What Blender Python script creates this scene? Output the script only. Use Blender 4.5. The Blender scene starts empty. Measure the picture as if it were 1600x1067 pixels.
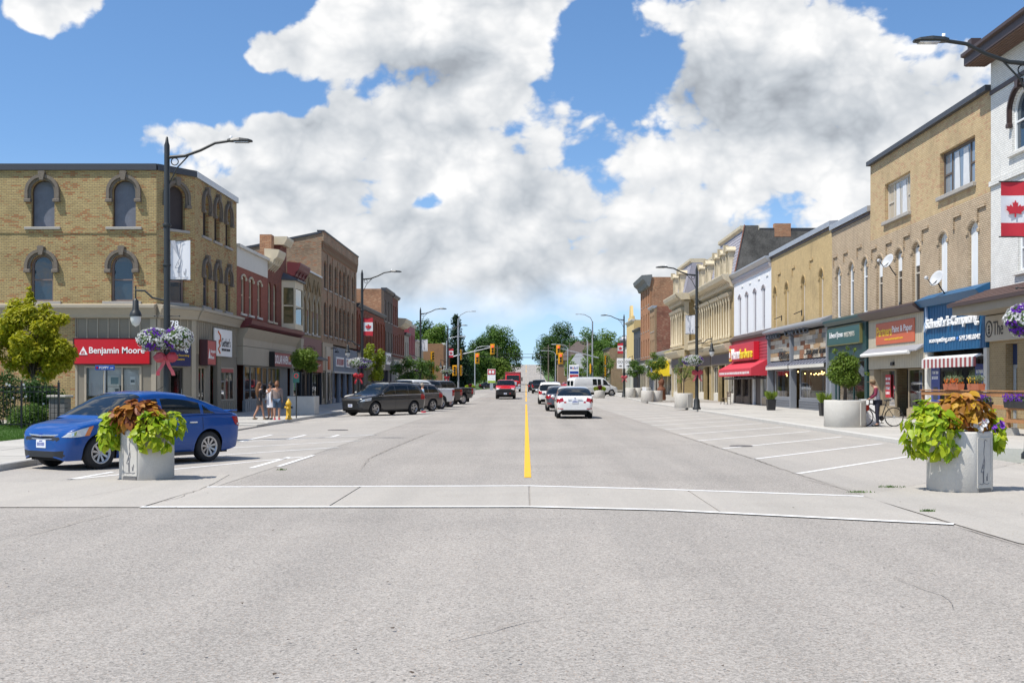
import bpy, bmesh, math, random
from math import sin, cos, pi, sqrt, exp, atan2
from mathutils import Vector, Matrix
R = math.radians
scene = bpy.context.scene
COL = scene.collection
random.seed(7)

# ------------------------------------------------------------------ camera
F, VX, VY, EYE = 1800.0, 822.0, 600.0, 1.62      # focal length in photo pixels, vanishing point, eye height
cam_d = bpy.data.cameras.new('camera'); cam = bpy.data.objects.new('camera', cam_d); COL.objects.link(cam)
cam.location = (0, 0, EYE); cam.rotation_euler = (R(90), 0, 0)
cam_d.sensor_width = 36; cam_d.lens = 36 * F / 1600
cam_d.shift_x = (800 - VX) / 1600; cam_d.shift_y = (VY - 533.5) / 1600
cam_d.clip_start = 0.1; cam_d.clip_end = 12000
scene.camera = cam

# ------------------------------------------------------------------ colour management
scene.view_settings.view_transform = 'Standard'; scene.view_settings.look = 'None'
scene.view_settings.gamma = 1; scene.view_settings.exposure = 0.30
scene.cycles.max_bounces = 8; scene.cycles.transparent_max_bounces = 12
scene.cycles.use_denoising = True

# ------------------------------------------------------------------ sun and sky
SUN_EL, SUN_AZ = R(61), R(-122)      # azimuth from +Y towards +X: the sun stands behind the camera to the left
sd = Vector((sin(SUN_AZ) * cos(SUN_EL), cos(SUN_AZ) * cos(SUN_EL), sin(SUN_EL)))
sun_d = bpy.data.lights.new('sun', 'SUN'); sun = bpy.data.objects.new('sun', sun_d); COL.objects.link(sun)
sun_d.energy = 4.7; sun_d.angle = R(0.53); sun_d.color = (1.0, 0.955, 0.88)
sun.rotation_euler = (-sd).to_track_quat('-Z', 'Y').to_euler(); sun.location = sd * 60

class NG:
 """tiny node expression helper"""
 def __init__(s, nt): s.nt = nt; s.n = nt.nodes; s.l = nt.links
 def node(s, t, **kw):
  n = s.n.new(t)
  for k, v in kw.items():
   if k.startswith('i_'):
    key = k[2:]
    key = int(key) if key.isdigit() else key.replace('_', ' ')
    s.put(n.inputs[key], v)
   else: setattr(n, k, v)
  return n
 def put(s, sock, v):
  if isinstance(v, bpy.types.NodeSocket): s.l.new(v, sock)
  elif isinstance(v, X): s.l.new(v.s, sock)
  elif v is not None:
   if isinstance(v, tuple) and len(v) == 3 and sock.type == 'RGBA': v = v + (1,)
   sock.default_value = v
 def math(s, op, a, b=None, c=None, clamp=False):
  n = s.n.new('ShaderNodeMath'); n.operation = op; n.use_clamp = clamp
  for i, v in enumerate((a, b, c)):
   if v is not None: s.put(n.inputs[i], v)
  return X(s, n.outputs[0])
 def mix(s, f, a, b, mode='MIX'):
  n = s.n.new('ShaderNodeMix'); n.data_type = 'RGBA'; n.blend_type = mode; n.clamp_factor = True
  s.put(n.inputs[0], f); s.put(n.inputs[6], a); s.put(n.inputs[7], b)
  return n.outputs[2]
 def ramp(s, f, stops, interp='LINEAR'):
  n = s.n.new('ShaderNodeValToRGB'); e = n.color_ramp.elements; n.color_ramp.interpolation = interp
  while len(e) < len(stops): e.new(0.5)
  for i, (p, c) in enumerate(stops):
   e[i].position = p; e[i].color = (c, c, c, 1) if isinstance(c, (int, float)) else tuple(c) + (1,)
  s.put(n.inputs[0], f); return n.outputs[0]
 def noise(s, vec, scale, detail=4, rough=0.55, dist=0.0):
  n = s.node('ShaderNodeTexNoise', i_Scale=scale, i_Detail=detail, i_Roughness=rough, i_Distortion=dist)
  if vec is not None: s.put(n.inputs['Vector'], vec)
  return X(s, n.outputs[0])
 def smooth(s, v, a, b):
  n = s.node('ShaderNodeMapRange', interpolation_type='SMOOTHSTEP')
  s.put(n.inputs[0], v); n.inputs[1].default_value = a; n.inputs[2].default_value = b
  return X(s, n.outputs[0])
class X:
 def __init__(s, g, sock): s.g = g; s.s = sock
 def __add__(s, o): return s.g.math('ADD', s, o)
 __radd__ = __add__
 def __sub__(s, o): return s.g.math('SUBTRACT', s, o)
 def __rsub__(s, o): return s.g.math('SUBTRACT', o, s)
 def __mul__(s, o): return s.g.math('MULTIPLY', s, o)
 __rmul__ = __mul__
 def __truediv__(s, o): return s.g.math('DIVIDE', s, o)

world = bpy.data.worlds.new('World'); scene.world = world; world.use_nodes = True
def build_sky():
 nt = world.node_tree; nt.nodes.clear(); g = NG(nt)
 sky = g.node('ShaderNodeTexSky', sky_type='NISHITA', sun_disc=False, sun_elevation=SUN_EL,
                 sun_rotation=SUN_AZ, altitude=300, air_density=1.0, dust_density=0.0, ozone_density=3.0)
 tc = g.node('ShaderNodeTexCoord').outputs['Generated']
 sep = g.node('ShaderNodeSeparateXYZ', i_0=tc)
 x, y, z = (X(g, o) for o in sep.outputs)
 skv = g.node('ShaderNodeCombineXYZ', i_0=x, i_1=y, i_2=g.math('MAXIMUM', z, 0.0) + 0.085)
 g.put(sky.inputs[0], skv.outputs[0])
 az = g.math('ARCTAN2', x, y); el = g.math('ARCSINE', z)
 # irregular outlines: the layout coordinates are pushed about by noise
 wn = g.node('ShaderNodeTexNoise', i_Scale=7.0, i_Detail=4.0, i_Roughness=0.6); g.put(wn.inputs['Vector'], tc)
 ws = g.node('ShaderNodeSeparateXYZ', i_0=wn.outputs['Color'])
 azw = az + (X(g, ws.outputs[0]) - 0.5) * 0.13
 elw = el + (X(g, ws.outputs[1]) - 0.5) * 0.075
 def blob(px, py, rx, ry, amp):
  a, e = atan2(px - VX, F), math.atan((VY - py) / F)
  u = (azw - a) * (F / rx); v = (elw - e) * (F / ry)
  return g.math('EXPONENT', (u * u + v * v) * -1.0) * amp
 def total(bl):
  t = None
  for b in bl:
   k = blob(*b); t = k if t is None else t + k
  return t
 # where this sky is clear (-) and clouded (+): photo pixel of the centre, radii, weight
 cover = total([(150, 130, 260, 150, -.62), (145, 5, 95, 36, .80), (80, 65, 75, 36, .78),
                   (600, 50, 230, 120, .40), (420, 95, 90, 45, .32), (440, 20, 42, 42, -.42), (455, 158, 95, 26, -.36),
                   (905, 75, 62, 75, -.50), (1005, 118, 50, 38, -.42), (840, 8, 30, 30, .2), (1170, 60, 250, 120, .42),
                   (1480, 55, 95, 55, -.28), (300, 228, 130, 34, .34), (1420, 150, 90, 50, .2), (800, 330, 700, 150, .48), (652, 312, 28, 20, -.30),
                   (520, 205, 120, 30, .2), (820, 575, 1200, 62, -.35), (720, 455, 190, 26, .30), (880, 470, 60, 16, .25),
                   (1000, 440, 130, 40, .2), (40, 330, 120, 100, -.25)])
 dark = total([(690, 130, 120, 55, .75), (1150, 150, 150, 50, 1.0), (480, 280, 110, 55, .75), (760, 425, 150, 26, .50),
                  (1240, 245, 150, 40, .5), (640, 215, 130, 30, .35), (1060, 280, 90, 30, .3), (560, 440, 120, 40, .6), (870, 300, 90, 30, .15), (980, 370, 160, 30, .25), (700, 350, 120, 30, .15), (1120, 400, 200, 30, .35)])
 # overall shape noise plus puffs; scales grow finer towards the horizon as cloud decks do
 def vec(da, de): return g.node('ShaderNodeCombineXYZ', i_0=az + da, i_1=el * 1.3 + de).outputs[0]
 p0 = vec(0.0, 0.0)
 n1 = g.noise(p0, 6.5, 10, 0.575, 0.1); n1.s.node.noise_dimensions = '2D'
 wv = g.node('ShaderNodeVectorMath', operation='MULTIPLY_ADD'); g.put(wv.inputs[0], wn.outputs['Color'])
 wv.inputs[1].default_value = (.07, .07, .07); g.put(wv.inputs[2], p0)
 vo = g.node('ShaderNodeTexVoronoi', voronoi_dimensions='2D', feature='F1', i_Scale=19.0, i_Detail=3.0, i_Roughness=0.55)
 g.put(vo.inputs['Vector'], wv.outputs[0]); puff = 0.50 - X(g, vo.outputs['Distance'])
 f0 = n1 * 1.10 + puff * 0.24
 def soft(da, de):
  n = g.noise(vec(da, de), 9.0, 5, 0.5, 0.0); n.s.node.noise_dimensions = '2D'; return n
 wide = g.noise(tc, 2.1, 1, 0.5)
 dens = f0 + cover + (wide - 0.5) * 0.35 + .035
 mask = g.smooth(dens, 0.545, 0.675)
 lit = (soft(0, 0) - soft(-.014, .026)) * 1.0 + puff * .42 + (n1 - .5) * .30
 bright = 1.0 + lit * 0.62 - dark * 0.29 - g.smooth(dens, 0.85, 1.35) * 0.08 + (1.0 - g.smooth(dens, .60, .85)) * .06
 bright = g.math('MINIMUM', g.math('MAXIMUM', bright, 0.56), 1.08)
 tint = g.ramp(bright, [(0.36, (.50, .56, .66)), (0.7, (.80, .86, .93)), (1.0, (1, 1, 1))])
 ccol = g.node('ShaderNodeVectorMath', operation='SCALE'); g.put(ccol.inputs[0], tint); g.put(ccol.inputs['Scale'], bright * 9.2)
 hz = g.smooth(el + (n1 - .5) * .05, 0.046, 0.096)
 m2 = mask * hz
 hsv = g.node('ShaderNodeHueSaturation', i_Saturation=1.12, i_Value=1.62); g.put(hsv.inputs['Color'], sky.outputs[0])
 pale = g.mix((1.0 - g.smooth(el, 0.0, 0.20)) * .50, hsv.outputs[0], (6.0, 7.9, 9.6))
 col = g.mix(m2, pale, ccol.outputs[0])
 bg = g.node('ShaderNodeBackground', i_Color=col, i_Strength=0.088)
 out = g.node('ShaderNodeOutputWorld'); g.l.new(bg.outputs[0], out.inputs[0])
world.cycles.sampling_method = 'MANUAL'; world.cycles.sample_map_resolution = 128
build_sky()
# ------------------------------------------------------------------ helpers
def sock(m, name): return m.node_tree.nodes['Principled BSDF'].inputs[name]
MATS = {}
def newmat(name):
 m = bpy.data.materials.new(name); m.use_nodes = True; MATS[name] = m
 return m, NG(m.node_tree), m.node_tree.nodes['Principled BSDF']
def pm(name, col, rough=.6, var=.12, scale=3.0, bump=0.0, metal=0.0, coat=0.0, spec=.5, bscale=None, rnd=0.0, emit=None):
 """painted / plain surface: colour broken up by two octaves of noise in object space"""
 if name in MATS: return MATS[name]
 m, g, b = newmat(name)
 tc = g.node('ShaderNodeTexCoord').outputs['Object']
 c = col
 if var:
  n1 = g.noise(tc, scale, 5, .6); n2 = g.noise(tc, scale * 9, 3, .6)
  f = (n1 - .5) * (2 * var) + (n2 - .5) * var + 1.0
  if rnd:
   oi = g.node('ShaderNodeObjectInfo').outputs['Random']; f = f + (X(g, oi) - .5) * (2 * rnd)
  v = g.node('ShaderNodeVectorMath', operation='SCALE'); v.inputs[0].default_value = col; g.put(v.inputs['Scale'], f); c = v.outputs[0]
 g.put(b.inputs['Base Color'], c)
 b.inputs['Roughness'].default_value = rough; b.inputs['Metallic'].default_value = metal
 b.inputs['Coat Weight'].default_value = coat; b.inputs['Coat Roughness'].default_value = .04
 b.inputs['Specular IOR Level'].default_value = spec
 if bump:
  bn = g.node('ShaderNodeBump', i_Strength=bump, i_Distance=.02, i_Height=g.noise(tc, bscale or scale * 14, 4, .6))
  g.l.new(bn.outputs[0], b.inputs['Normal'])
 if emit: b.inputs['Emission Color'].default_value = tuple(col) + (1,); b.inputs['Emission Strength'].default_value = emit
 return m
def brickmat(name, c1, c2, mortar, odd=None, soot=.35, bw=.215, rh=.0755, ms=.011, bias=0.0, soot_scale=.5):
 if name in MATS: return MATS[name]
 m, g, b = newmat(name)
 tc = g.node('ShaderNodeTexCoord').outputs['Object']
 sp = g.node('ShaderNodeSeparateXYZ', i_0=tc); x, y, z = (X(g, o) for o in sp.outputs)
 vec = g.node('ShaderNodeCombineXYZ', i_0=x + y, i_1=z).outputs[0]
 br = g.node('ShaderNodeTexBrick', i_Color1=c1, i_Color2=c2, i_Mortar=mortar, i_Scale=1.0, i_Mortar_Size=ms,
    i_Mortar_Smooth=.15, i_Bias=bias, i_Brick_Width=bw, i_Row_Height=rh, offset=.5)
 g.put(br.inputs['Vector'], vec)
 col = br.outputs['Color']
 if odd is not None:        # scattered odd bricks, one random value per brick cell
  row = g.math('FLOOR', z / rh); off = g.math('MODULO', row, 2.0) * (.5 * bw)
  cell = g.math('FLOOR', (x + y + off) / bw)
  wn = g.node('ShaderNodeTexWhiteNoise', noise_dimensions='2D'); g.put(wn.inputs['Vector'], g.node('ShaderNodeCombineXYZ', i_0=cell, i_1=row).outputs[0])
  pn = g.noise(vec, .55, 3, .5)
  hit = g.smooth(X(g, wn.outputs['Value']) + (pn - .5) * .9, .80, .92) * (1.0 - X(g, br.outputs['Fac']))
  col = g.mix(hit, col, odd)
 n1 = g.noise(tc, soot_scale, 6, .65); n2 = g.noise(tc, 16.0, 3, .6)
 n3 = g.noise(tc, 2.4, 4, .6); st = g.noise(g.node('ShaderNodeCombineXYZ', i_0=(x + y) * 2.2, i_1=z * .18).outputs[0], 1.0, 4, .6)
 f = 1.0 - g.smooth(n1, .42, .78) * soot + (n2 - .5) * .34 + (n3 - .5) * .36 - g.smooth(st, .56, .76) * .22
 v = g.node('ShaderNodeVectorMath', operation='SCALE'); g.put(v.inputs[0], col); g.put(v.inputs['Scale'], f)
 g.put(b.inputs['Base Color'], v.outputs[0]); b.inputs['Roughness'].default_value = .88
 h = (1.0 - X(g, br.outputs['Fac'])) + n2 * .3
 bn = g.node('ShaderNodeBump', i_Strength=.55, i_Distance=.012, i_Height=h); g.l.new(bn.outputs[0], b.inputs['Normal'])
 return m
def glassmat(name, col=(.012, .016, .02), rough=.02, spec=.9):
 if name in MATS: return MATS[name]
 m, g, b = newmat(name)
 g.put(b.inputs['Base Color'], col); b.inputs['Roughness'].default_value = rough; b.inputs['Specular IOR Level'].default_value = spec
 tc = g.node('ShaderNodeTexCoord').outputs['Object']       # old panes are never quite flat
 bn = g.node('ShaderNodeBump', i_Strength=.06, i_Distance=.05, i_Height=g.noise(tc, 1.3, 2, .5)); g.l.new(bn.outputs[0], b.inputs['Normal'])
 return m
def seeglass(name, tint=(.93, .95, .95), amount=.10):
 """shop glass: mostly see-through, with a mirror layer that grows at grazing angles"""
 if name in MATS: return MATS[name]
 m, g, b = newmat(name); nt = m.node_tree; nt.nodes.remove(b)
 tr = g.node('ShaderNodeBsdfTransparent', i_Color=tint); gl = g.node('ShaderNodeBsdfGlossy', i_Roughness=.02)
 fr = g.node('ShaderNodeFresnel', i_IOR=1.5)
 mx = g.node('ShaderNodeMixShader', i_0=g.math('MINIMUM', X(g, fr.outputs[0]) * .9 + amount * .2, 1.0), i_1=tr.outputs[0], i_2=gl.outputs[0])
 g.l.new(mx.outputs[0], nt.nodes['Material Output'].inputs[0]); return m
def leafmat(name, col, col2, trans=.35, rough=.5):
 if name in MATS: return MATS[name]
 m, g, b = newmat(name)
 ge = g.node('ShaderNodeNewGeometry'); oi = g.node('ShaderNodeObjectInfo')
 r = g.math('FRACT', X(g, ge.outputs['Random Per Island']) + X(g, oi.outputs['Random']) * 3.7)
 c = g.mix(r, col, col2)
 g.put(b.inputs['Base Color'], c); b.inputs['Roughness'].default_value = rough; b.inputs['Specular IOR Level'].default_value = .3
 t = g.node('ShaderNodeBsdfTranslucent', i_Color=c)
 mx = g.node('ShaderNodeMixShader', i_0=trans, i_1=b.outputs[0], i_2=t.outputs[0])
 g.l.new(mx.outputs[0], m.node_tree.nodes['Material Output'].inputs[0]); return m

class MB:
 """collects geometry for ONE mesh object"""
 def __init__(s): s.v = []; s.f = []; s.mi = []; s.sm = []
 def add(s, vs, fs, mi=0, sm=False):
  o = len(s.v); s.v.extend(tuple(v) for v in vs)
  for f in fs: s.f.append(tuple(i + o for i in f)); s.mi.append(mi); s.sm.append(sm)
  return s
 def box(s, x0, x1, y0, y1, z0, z1, mi=0):
  if x0 > x1: x0, x1 = x1, x0
  if y0 > y1: y0, y1 = y1, y0
  if z0 > z1: z0, z1 = z1, z0
  v = [(x, y, z) for z in (z0, z1) for y in (y0, y1) for x in (x0, x1)]
  return s.add(v, [(0, 2, 3, 1), (4, 5, 7, 6), (0, 1, 5, 4), (2, 6, 7, 3), (0, 4, 6, 2), (1, 3, 7, 5)], mi)
 def bbox(s, x0, x1, y0, y1, z0, z1, b=.01, mi=0):
  """box with chamfered edges"""
  if x0 > x1: x0, x1 = x1, x0
  if y0 > y1: y0, y1 = y1, y0
  if z0 > z1: z0, z1 = z1, z0
  b = min(b, (x1 - x0) * .45, (y1 - y0) * .45, (z1 - z0) * .45)
  bm = bmesh.new(); bmesh.ops.create_cube(bm, size=1)
  for v in bm.verts: v.co = ((x0 + x1) / 2 + v.co.x * (x1 - x0), (y0 + y1) / 2 + v.co.y * (y1 - y0), (z0 + z1) / 2 + v.co.z * (z1 - z0))
  bmesh.ops.bevel(bm, geom=bm.edges[:], offset=b, segments=1, affect='EDGES', profile=.5)
  bm.verts.index_update(); s.add([v.co[:] for v in bm.verts], [[v.index for v in f.verts] for f in bm.faces], mi); bm.free(); return s
 def prism(s, poly, a0, a1, axis='y', mi=0, sm=False):
  """poly in the plane across axis, extruded a0..a1 along it"""
  n = len(poly); mk = {'y': lambda p, a: (p[0], a, p[1]), 'x': lambda p, a: (a, p[0], p[1]), 'z': lambda p, a: (p[0], p[1], a)}[axis]
  v = [mk(p, a0) for p in poly] + [mk(p, a1) for p in poly]
  s.add(v, [tuple(range(n)), tuple(range(2 * n - 1, n - 1, -1))], mi)
  return s.add(v, [(i, i + n, (i + 1) % n + n, (i + 1) % n) for i in range(n)], mi, sm)
 def tube(s, pts, r, n=8, cap=True, mi=0, sm=True):
  pts = [Vector(p) for p in pts]; m = len(pts); rr = r if isinstance(r, (list, tuple)) else [r] * m
  vs = []; up = Vector((0, 0, 1)); pu = None
  for i, p in enumerate(pts):
   d = (pts[min(i + 1, m - 1)] - pts[max(i - 1, 0)]).normalized()
   if pu is None: pu = d.orthogonal() if abs(d.dot(up)) > .95 else d.cross(up)
   a = (pu - d * pu.dot(d)).normalized(); pu = a; b = d.cross(a)
   vs += [p + (a * cos(2 * pi * k / n) + b * sin(2 * pi * k / n)) * rr[i] for k in range(n)]
  fs = [(i * n + k, i * n + (k + 1) % n, (i + 1) * n + (k + 1) % n, (i + 1) * n + k) for i in range(m - 1) for k in range(n)]
  s.add(vs, fs, mi, sm)
  if cap: s.add(vs[:n], [tuple(range(n - 1, -1, -1))], mi); s.add(vs[-n:], [tuple(range(n))], mi)
  return s
 def lathe(s, prof, n=20, c=(0, 0, 0), axis='z', mi=0, sm=True, a0=0, a1=2 * pi):
  full = abs(a1 - a0 - 2 * pi) < 1e-6; k = n if full else n + 1; vs = []
  for r, h in prof:
   for j in range(k):
    a = a0 + (a1 - a0) * j / n; p = (r * cos(a), r * sin(a), h)
    if axis == 'y': p = (p[0], p[2], p[1])
    if axis == 'x': p = (p[2], p[0], p[1])
    vs.append((p[0] + c[0], p[1] + c[1], p[2] + c[2]))
  fs = [(i * k + j, i * k + (j + 1) % k, (i + 1) * k + (j + 1) % k, (i + 1) * k + j) for i in range(len(prof) - 1) for j in range(n)]
  return s.add(vs, fs, mi, sm)
 def ball(s, c, rx, ry=None, rz=None, n=10, m=7, mi=0):
  ry = ry or rx; rz = rz or rx
  vs = [(c[0] + rx * sin(pi * i / m) * cos(2 * pi * j / n), c[1] + ry * sin(pi * i / m) * sin(2 * pi * j / n), c[2] + rz * cos(pi * i / m)) for i in range(m + 1) for j in range(n)]
  return s.add(vs, [(i * n + j, (i + 1) * n + j, (i + 1) * n + (j + 1) % n, i * n + (j + 1) % n) for i in range(m) for j in range(n)], mi, True)
 def quad(s, a, b, c, d, mi=0): return s.add([a, b, c, d], [(0, 1, 2, 3)], mi)
 def xf(s, M):
  s.v = [tuple(M @ Vector(v)) for v in s.v]; return s
 def mesh(s, name, mats, merge=False):
  me = bpy.data.meshes.new(name); me.from_pydata(s.v, [], s.f)
  for m in (mats if isinstance(mats, (list, tuple)) else [mats]): me.materials.append(m)
  me.polygons.foreach_set('material_index', s.mi); me.polygons.foreach_set('use_smooth', s.sm)
  bm = bmesh.new(); bm.from_mesh(me)
  if merge: bmesh.ops.remove_doubles(bm, verts=bm.verts[:], dist=1e-5)
  bmesh.ops.recalc_face_normals(bm, faces=bm.faces[:]) if merge != 'keep' else None
  bm.to_mesh(me); bm.free()
  return me

WM = {}
def link(name, data, parent=None, M=None):
 o = bpy.data.objects.new(name, data); COL.objects.link(o)
 M = M if M is not None else Matrix.Identity(4)
 if parent is not None:
  o.parent = parent; o.matrix_parent_inverse = WM[parent.name].inverted()
 o.matrix_basis = M; WM[o.name] = M.copy(); return o
def tag(o, label, cat, group=None, kind=None):
 if label: o['label'] = label
 if cat: o['category'] = cat
 if group: o['group'] = group
 if kind: o['kind'] = kind
 return o
def T(x, y=0, z=0): return Matrix.Translation((x, y, z))
def RZ(a): return Matrix.Rotation(a, 4, 'Z')
def thing(name, label, cat, M, group=None):
 """an Empty at the thing's base; M is its world frame"""
 return tag(link(name, None, None, M), label, cat, group)
def part(parent, name, mb, mat, M=None, label=None, merge=False):
 """child of a thing or part, in that parent's own frame (M extra local transform)"""
 me = mb.mesh(name, mat, merge) if isinstance(mb, MB) else mb
 W = WM[parent.name] @ (M if M is not None else Matrix.Identity(4))
 o = link(name, me, parent, W)
 if label: o['label'] = label
 return o
def solo(name, mb, mat, label=None, cat=None, group=None, kind=None, M=None, merge=False):
 o = link(name, mb.mesh(name, mat, merge) if isinstance(mb, MB) else mb, None, M)
 return tag(o, label, cat, group, kind)
def copy_thing(root, M, label=None, group=None):
 r = root.copy(); COL.objects.link(r); r.matrix_basis = M; WM[r.name] = M.copy()
 if label: r['label'] = label
 if group: r['group'] = group
 base = WM[root.name].inverted()
 def rec(src, dst):
  for ch in [c for c in KIDS.get(src.name, [])]:
   c = ch.copy(); COL.objects.link(c); W = M @ base @ WM[ch.name]
   c.parent = dst; c.matrix_parent_inverse = WM[dst.name].inverted(); c.matrix_basis = W; WM[c.name] = W
   rec(ch, c)
 KIDS = {}
 stack = [root]
 while stack:
  o = stack.pop(); k = list(o.children); KIDS[o.name] = k; stack += k
 rec(root, r); return r

TMP = bpy.data.scenes.new('workbench')
def baked(ob):
 """evaluate one object by itself in a scratch scene"""
 TMP.collection.objects.link(ob); TMP.view_layers[0].update(); dg = TMP.view_layers[0].depsgraph; return bpy.data.meshes.new_from_object(ob.evaluated_get(dg))
_tcache = {}
def textmesh(body, bold=0.0, extrude=.01, spacing=1.0, shear=0.0):
 key = (body, bold, extrude, spacing, shear)
 if key in _tcache: return _tcache[key]
 cu = bpy.data.curves.new('lettering', 'FONT'); cu.body = body; cu.align_x = 'LEFT'; cu.space_character = spacing; cu.shear = shear
 cu.resolution_u = 3; cu.extrude = extrude; cu.offset = bold
 ob = bpy.data.objects.new('lettering', cu); me = baked(ob)
 bpy.data.objects.remove(ob)
 _tcache[key] = me; return me
def text(parent, body, x0, x1, z0, z1, y, mat, name='lettering', bold=.012, extrude=.02, M=None, spacing=1.0, shear=0.0):
 """lettering that fills the box x0..x1, z0..z1 on a plane facing -y"""
 me = textmesh(body, bold, extrude, spacing, shear).copy(); co = [v.co.copy() for v in me.vertices]
 ax, bx = min(c.x for c in co), max(c.x for c in co); ay, by = min(c.y for c in co), max(c.y for c in co)
 sx, sz = (x1 - x0) / (bx - ax), (z1 - z0) / max(by - ay, 1e-6)
 for v, c in zip(me.vertices, co): v.co = (x0 + (c.x - ax) * sx, y - c.z * .6, z0 + (c.y - ay) * sz)
 me.materials.clear(); me.materials.append(mat)
 return part(parent, name, me, None, M)

# ------------------------------------------------------------------ ground heights
GZ = [(-80, 0), (90, 0), (130, .25), (200, .45), (280, .8), (340, 1.5), (390, 2.5), (440, 4.3), (500, 7.9), (540, 10.2), (570, 11.2), (600, 11.5), (660, 10.8), (800, 6), (1200, -4), (6000, -30)]
def gz(y):
 """street height along the road (monotone cubic through GZ)"""
 p = GZ
 if y <= p[0][0]: return p[0][1]
 for i in range(len(p) - 1):
  if y <= p[i + 1][0]:
   x0, z0 = p[i]; x1, z1 = p[i + 1]; h = x1 - x0; d = (z1 - z0) / h
   def sl(j):
    if j <= 0 or j >= len(p) - 1: return 0
    a = (p[j][1] - p[j - 1][1]) / (p[j][0] - p[j - 1][0]); b = (p[j + 1][1] - p[j][1]) / (p[j + 1][0] - p[j][0])
    return 0 if a * b <= 0 else 2 * a * b / (a + b)
   m0, m1 = sl(i), sl(i + 1); t = (y - x0) / h
   return (1 + 2 * t) * (1 - t) ** 2 * z0 + t * (1 - t) ** 2 * h * m0 + t * t * (3 - 2 * t) * z1 + t * t * (t - 1) * h * m1
 return p[-1][1]
SW = .13     # sidewalk height
def at(px, py, Y):
 """the point seen at photo pixel px,py at depth Y"""
 return (px - VX) * Y / F, Y, EYE + (VY - py) * Y / F

# ------------------------------------------------------------------ common materials
WHITE = pm('white paint', (.78, .78, .76), .45, .05)
BLACKM = pm('black painted metal', (.012, .012, .014), .38, .15, spec=.5)
DARK = pm('dark interior', (.028, .026, .025), .9, .2)
CONC = pm('cast concrete', (.52, .50, .455), .95, .16, 2.5, .3, bscale=60, spec=.15)
STONE = pm('grey stone', (.36, .335, .30), .85, .2, 3, .4)
GLASS = glassmat('window glass')
SHOP = seeglass('shop glass')
CURT = pm('white curtain', (.62, .63, .64), .8, .12, 4)
LITRED = pm('red tail lens', (.35, .008, .01), .12, .05, coat=.6)
CHROME = pm('chrome trim', (.75, .75, .77), .14, .05, metal=1)
ALLOY = pm('wheel alloy', (.42, .42, .43), .32, .08, metal=.9)
RUBBER = pm('tyre rubber', (.018, .018, .019), .85, .15, bump=.2)
PLASTIC = pm('black plastic', (.015, .015, .016), .55, .1)
WOOD = pm('weathered cedar', (.36, .17, .065), .75, .25, 7, .3)
RED = pm('sign red', (.52, .008, .016), .35, .04)
# ------------------------------------------------------------------ ground, road, pavements
def roadmat(name, col, warm, speck=.30, dark=(.10, .095, .09)):
 m, g, b = newmat(name)
 tc = g.node('ShaderNodeTexCoord').outputs['Object']
 sp = g.node('ShaderNodeSeparateXYZ', i_0=tc); x, y, z = (X(g, o) for o in sp.outputs)
 big = g.noise(tc, .16, 4, .6); mid = g.noise(tc, 1.1, 5, .65)
 st = g.node('ShaderNodeCombineXYZ', i_0=x * 1.4, i_1=y * .07).outputs[0]      # wear runs along the lanes
 streak = g.noise(st, 1.0, 4, .6)
 vo = g.node('ShaderNodeTexVoronoi', feature='F1', i_Scale=62.0); g.put(vo.inputs['Vector'], tc)      # aggregate
 ag = g.node('ShaderNodeSeparateXYZ', i_0=vo.outputs['Color'])
 vo2 = g.node('ShaderNodeTexVoronoi', feature='F1', i_Scale=125.0); g.put(vo2.inputs['Vector'], tc)
 ag2 = g.node('ShaderNodeSeparateXYZ', i_0=vo2.outputs['Color'])
 c = g.mix(g.smooth(big * .6 + streak * .4, .35, .65), col, warm)
 track = g.math('ABSOLUTE', g.math('ABSOLUTE', x) - 2.6) - .85
 lane = g.math('EXPONENT', track * track * -6.0) * (.4 + streak) * .05
 patch = g.smooth(g.noise(tc, .28, 2, .4), .56, .60) * .05
 f = 1.0 - lane - patch + (X(g, ag.outputs[0]) - .5) * speck + (X(g, ag2.outputs[1]) - .5) * speck * .8 + (mid - .5) * .16 + (streak - .5) * .16
 v = g.node('ShaderNodeVectorMath', operation='SCALE'); g.put(v.inputs[0], c); g.put(v.inputs['Scale'], f)
 pit = g.smooth(X(g, ag.outputs[1]) + (mid - .5) * .25, .988, .997)
 rust = g.smooth(X(g, ag2.outputs[2]), .965, .985)
 c2 = g.mix(pit * .85, v.outputs[0], dark); c2 = g.mix(rust * .6, c2, (.34, .24, .17))
 spot = g.smooth(g.noise(tc, .9, 7, .75), .70, .78)
 c2 = g.mix(spot * .18, c2, dark)
 g.put(b.inputs['Base Color'], c2); b.inputs['Roughness'].default_value = .92; b.inputs['Specular IOR Level'].default_value = .25
 bn = g.node('ShaderNodeBump', i_Strength=.35, i_Distance=.006, i_Height=X(g, vo.outputs['Distance']) + mid); g.l.new(bn.outputs[0], b.inputs['Normal'])
 return m
ASPH = roadmat('worn asphalt', (.288, .268, .244), (.328, .302, .272), .50)
PARK = roadmat('parking lane surface', (.335, .314, .286), (.37, .343, .308), .22, (.2, .18, .16))
APRON = roadmat('corner concrete', (.36, .338, .305), (.395, .368, .33), .16, (.3, .26, .2))
SLABM = pm('sidewalk concrete', (.41, .39, .352), .9, .18, .9, .3, rnd=.07, bscale=50)
KERBM = pm('kerb concrete', (.47, .455, .42), .9, .16, 1.6, .3, rnd=.04)
def linepaint(name, col, under):
 m, g, b = newmat(name); tc = g.node('ShaderNodeTexCoord').outputs['Object']
 wear = g.smooth(g.noise(tc, 2.2, 3, .6) * .55 + g.noise(tc, 38, 4, .7) * .6, .58, .74)
 g.put(b.inputs['Base Color'], g.mix(wear * .55, col, under)); b.inputs['Roughness'].default_value = .8; return m
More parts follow.
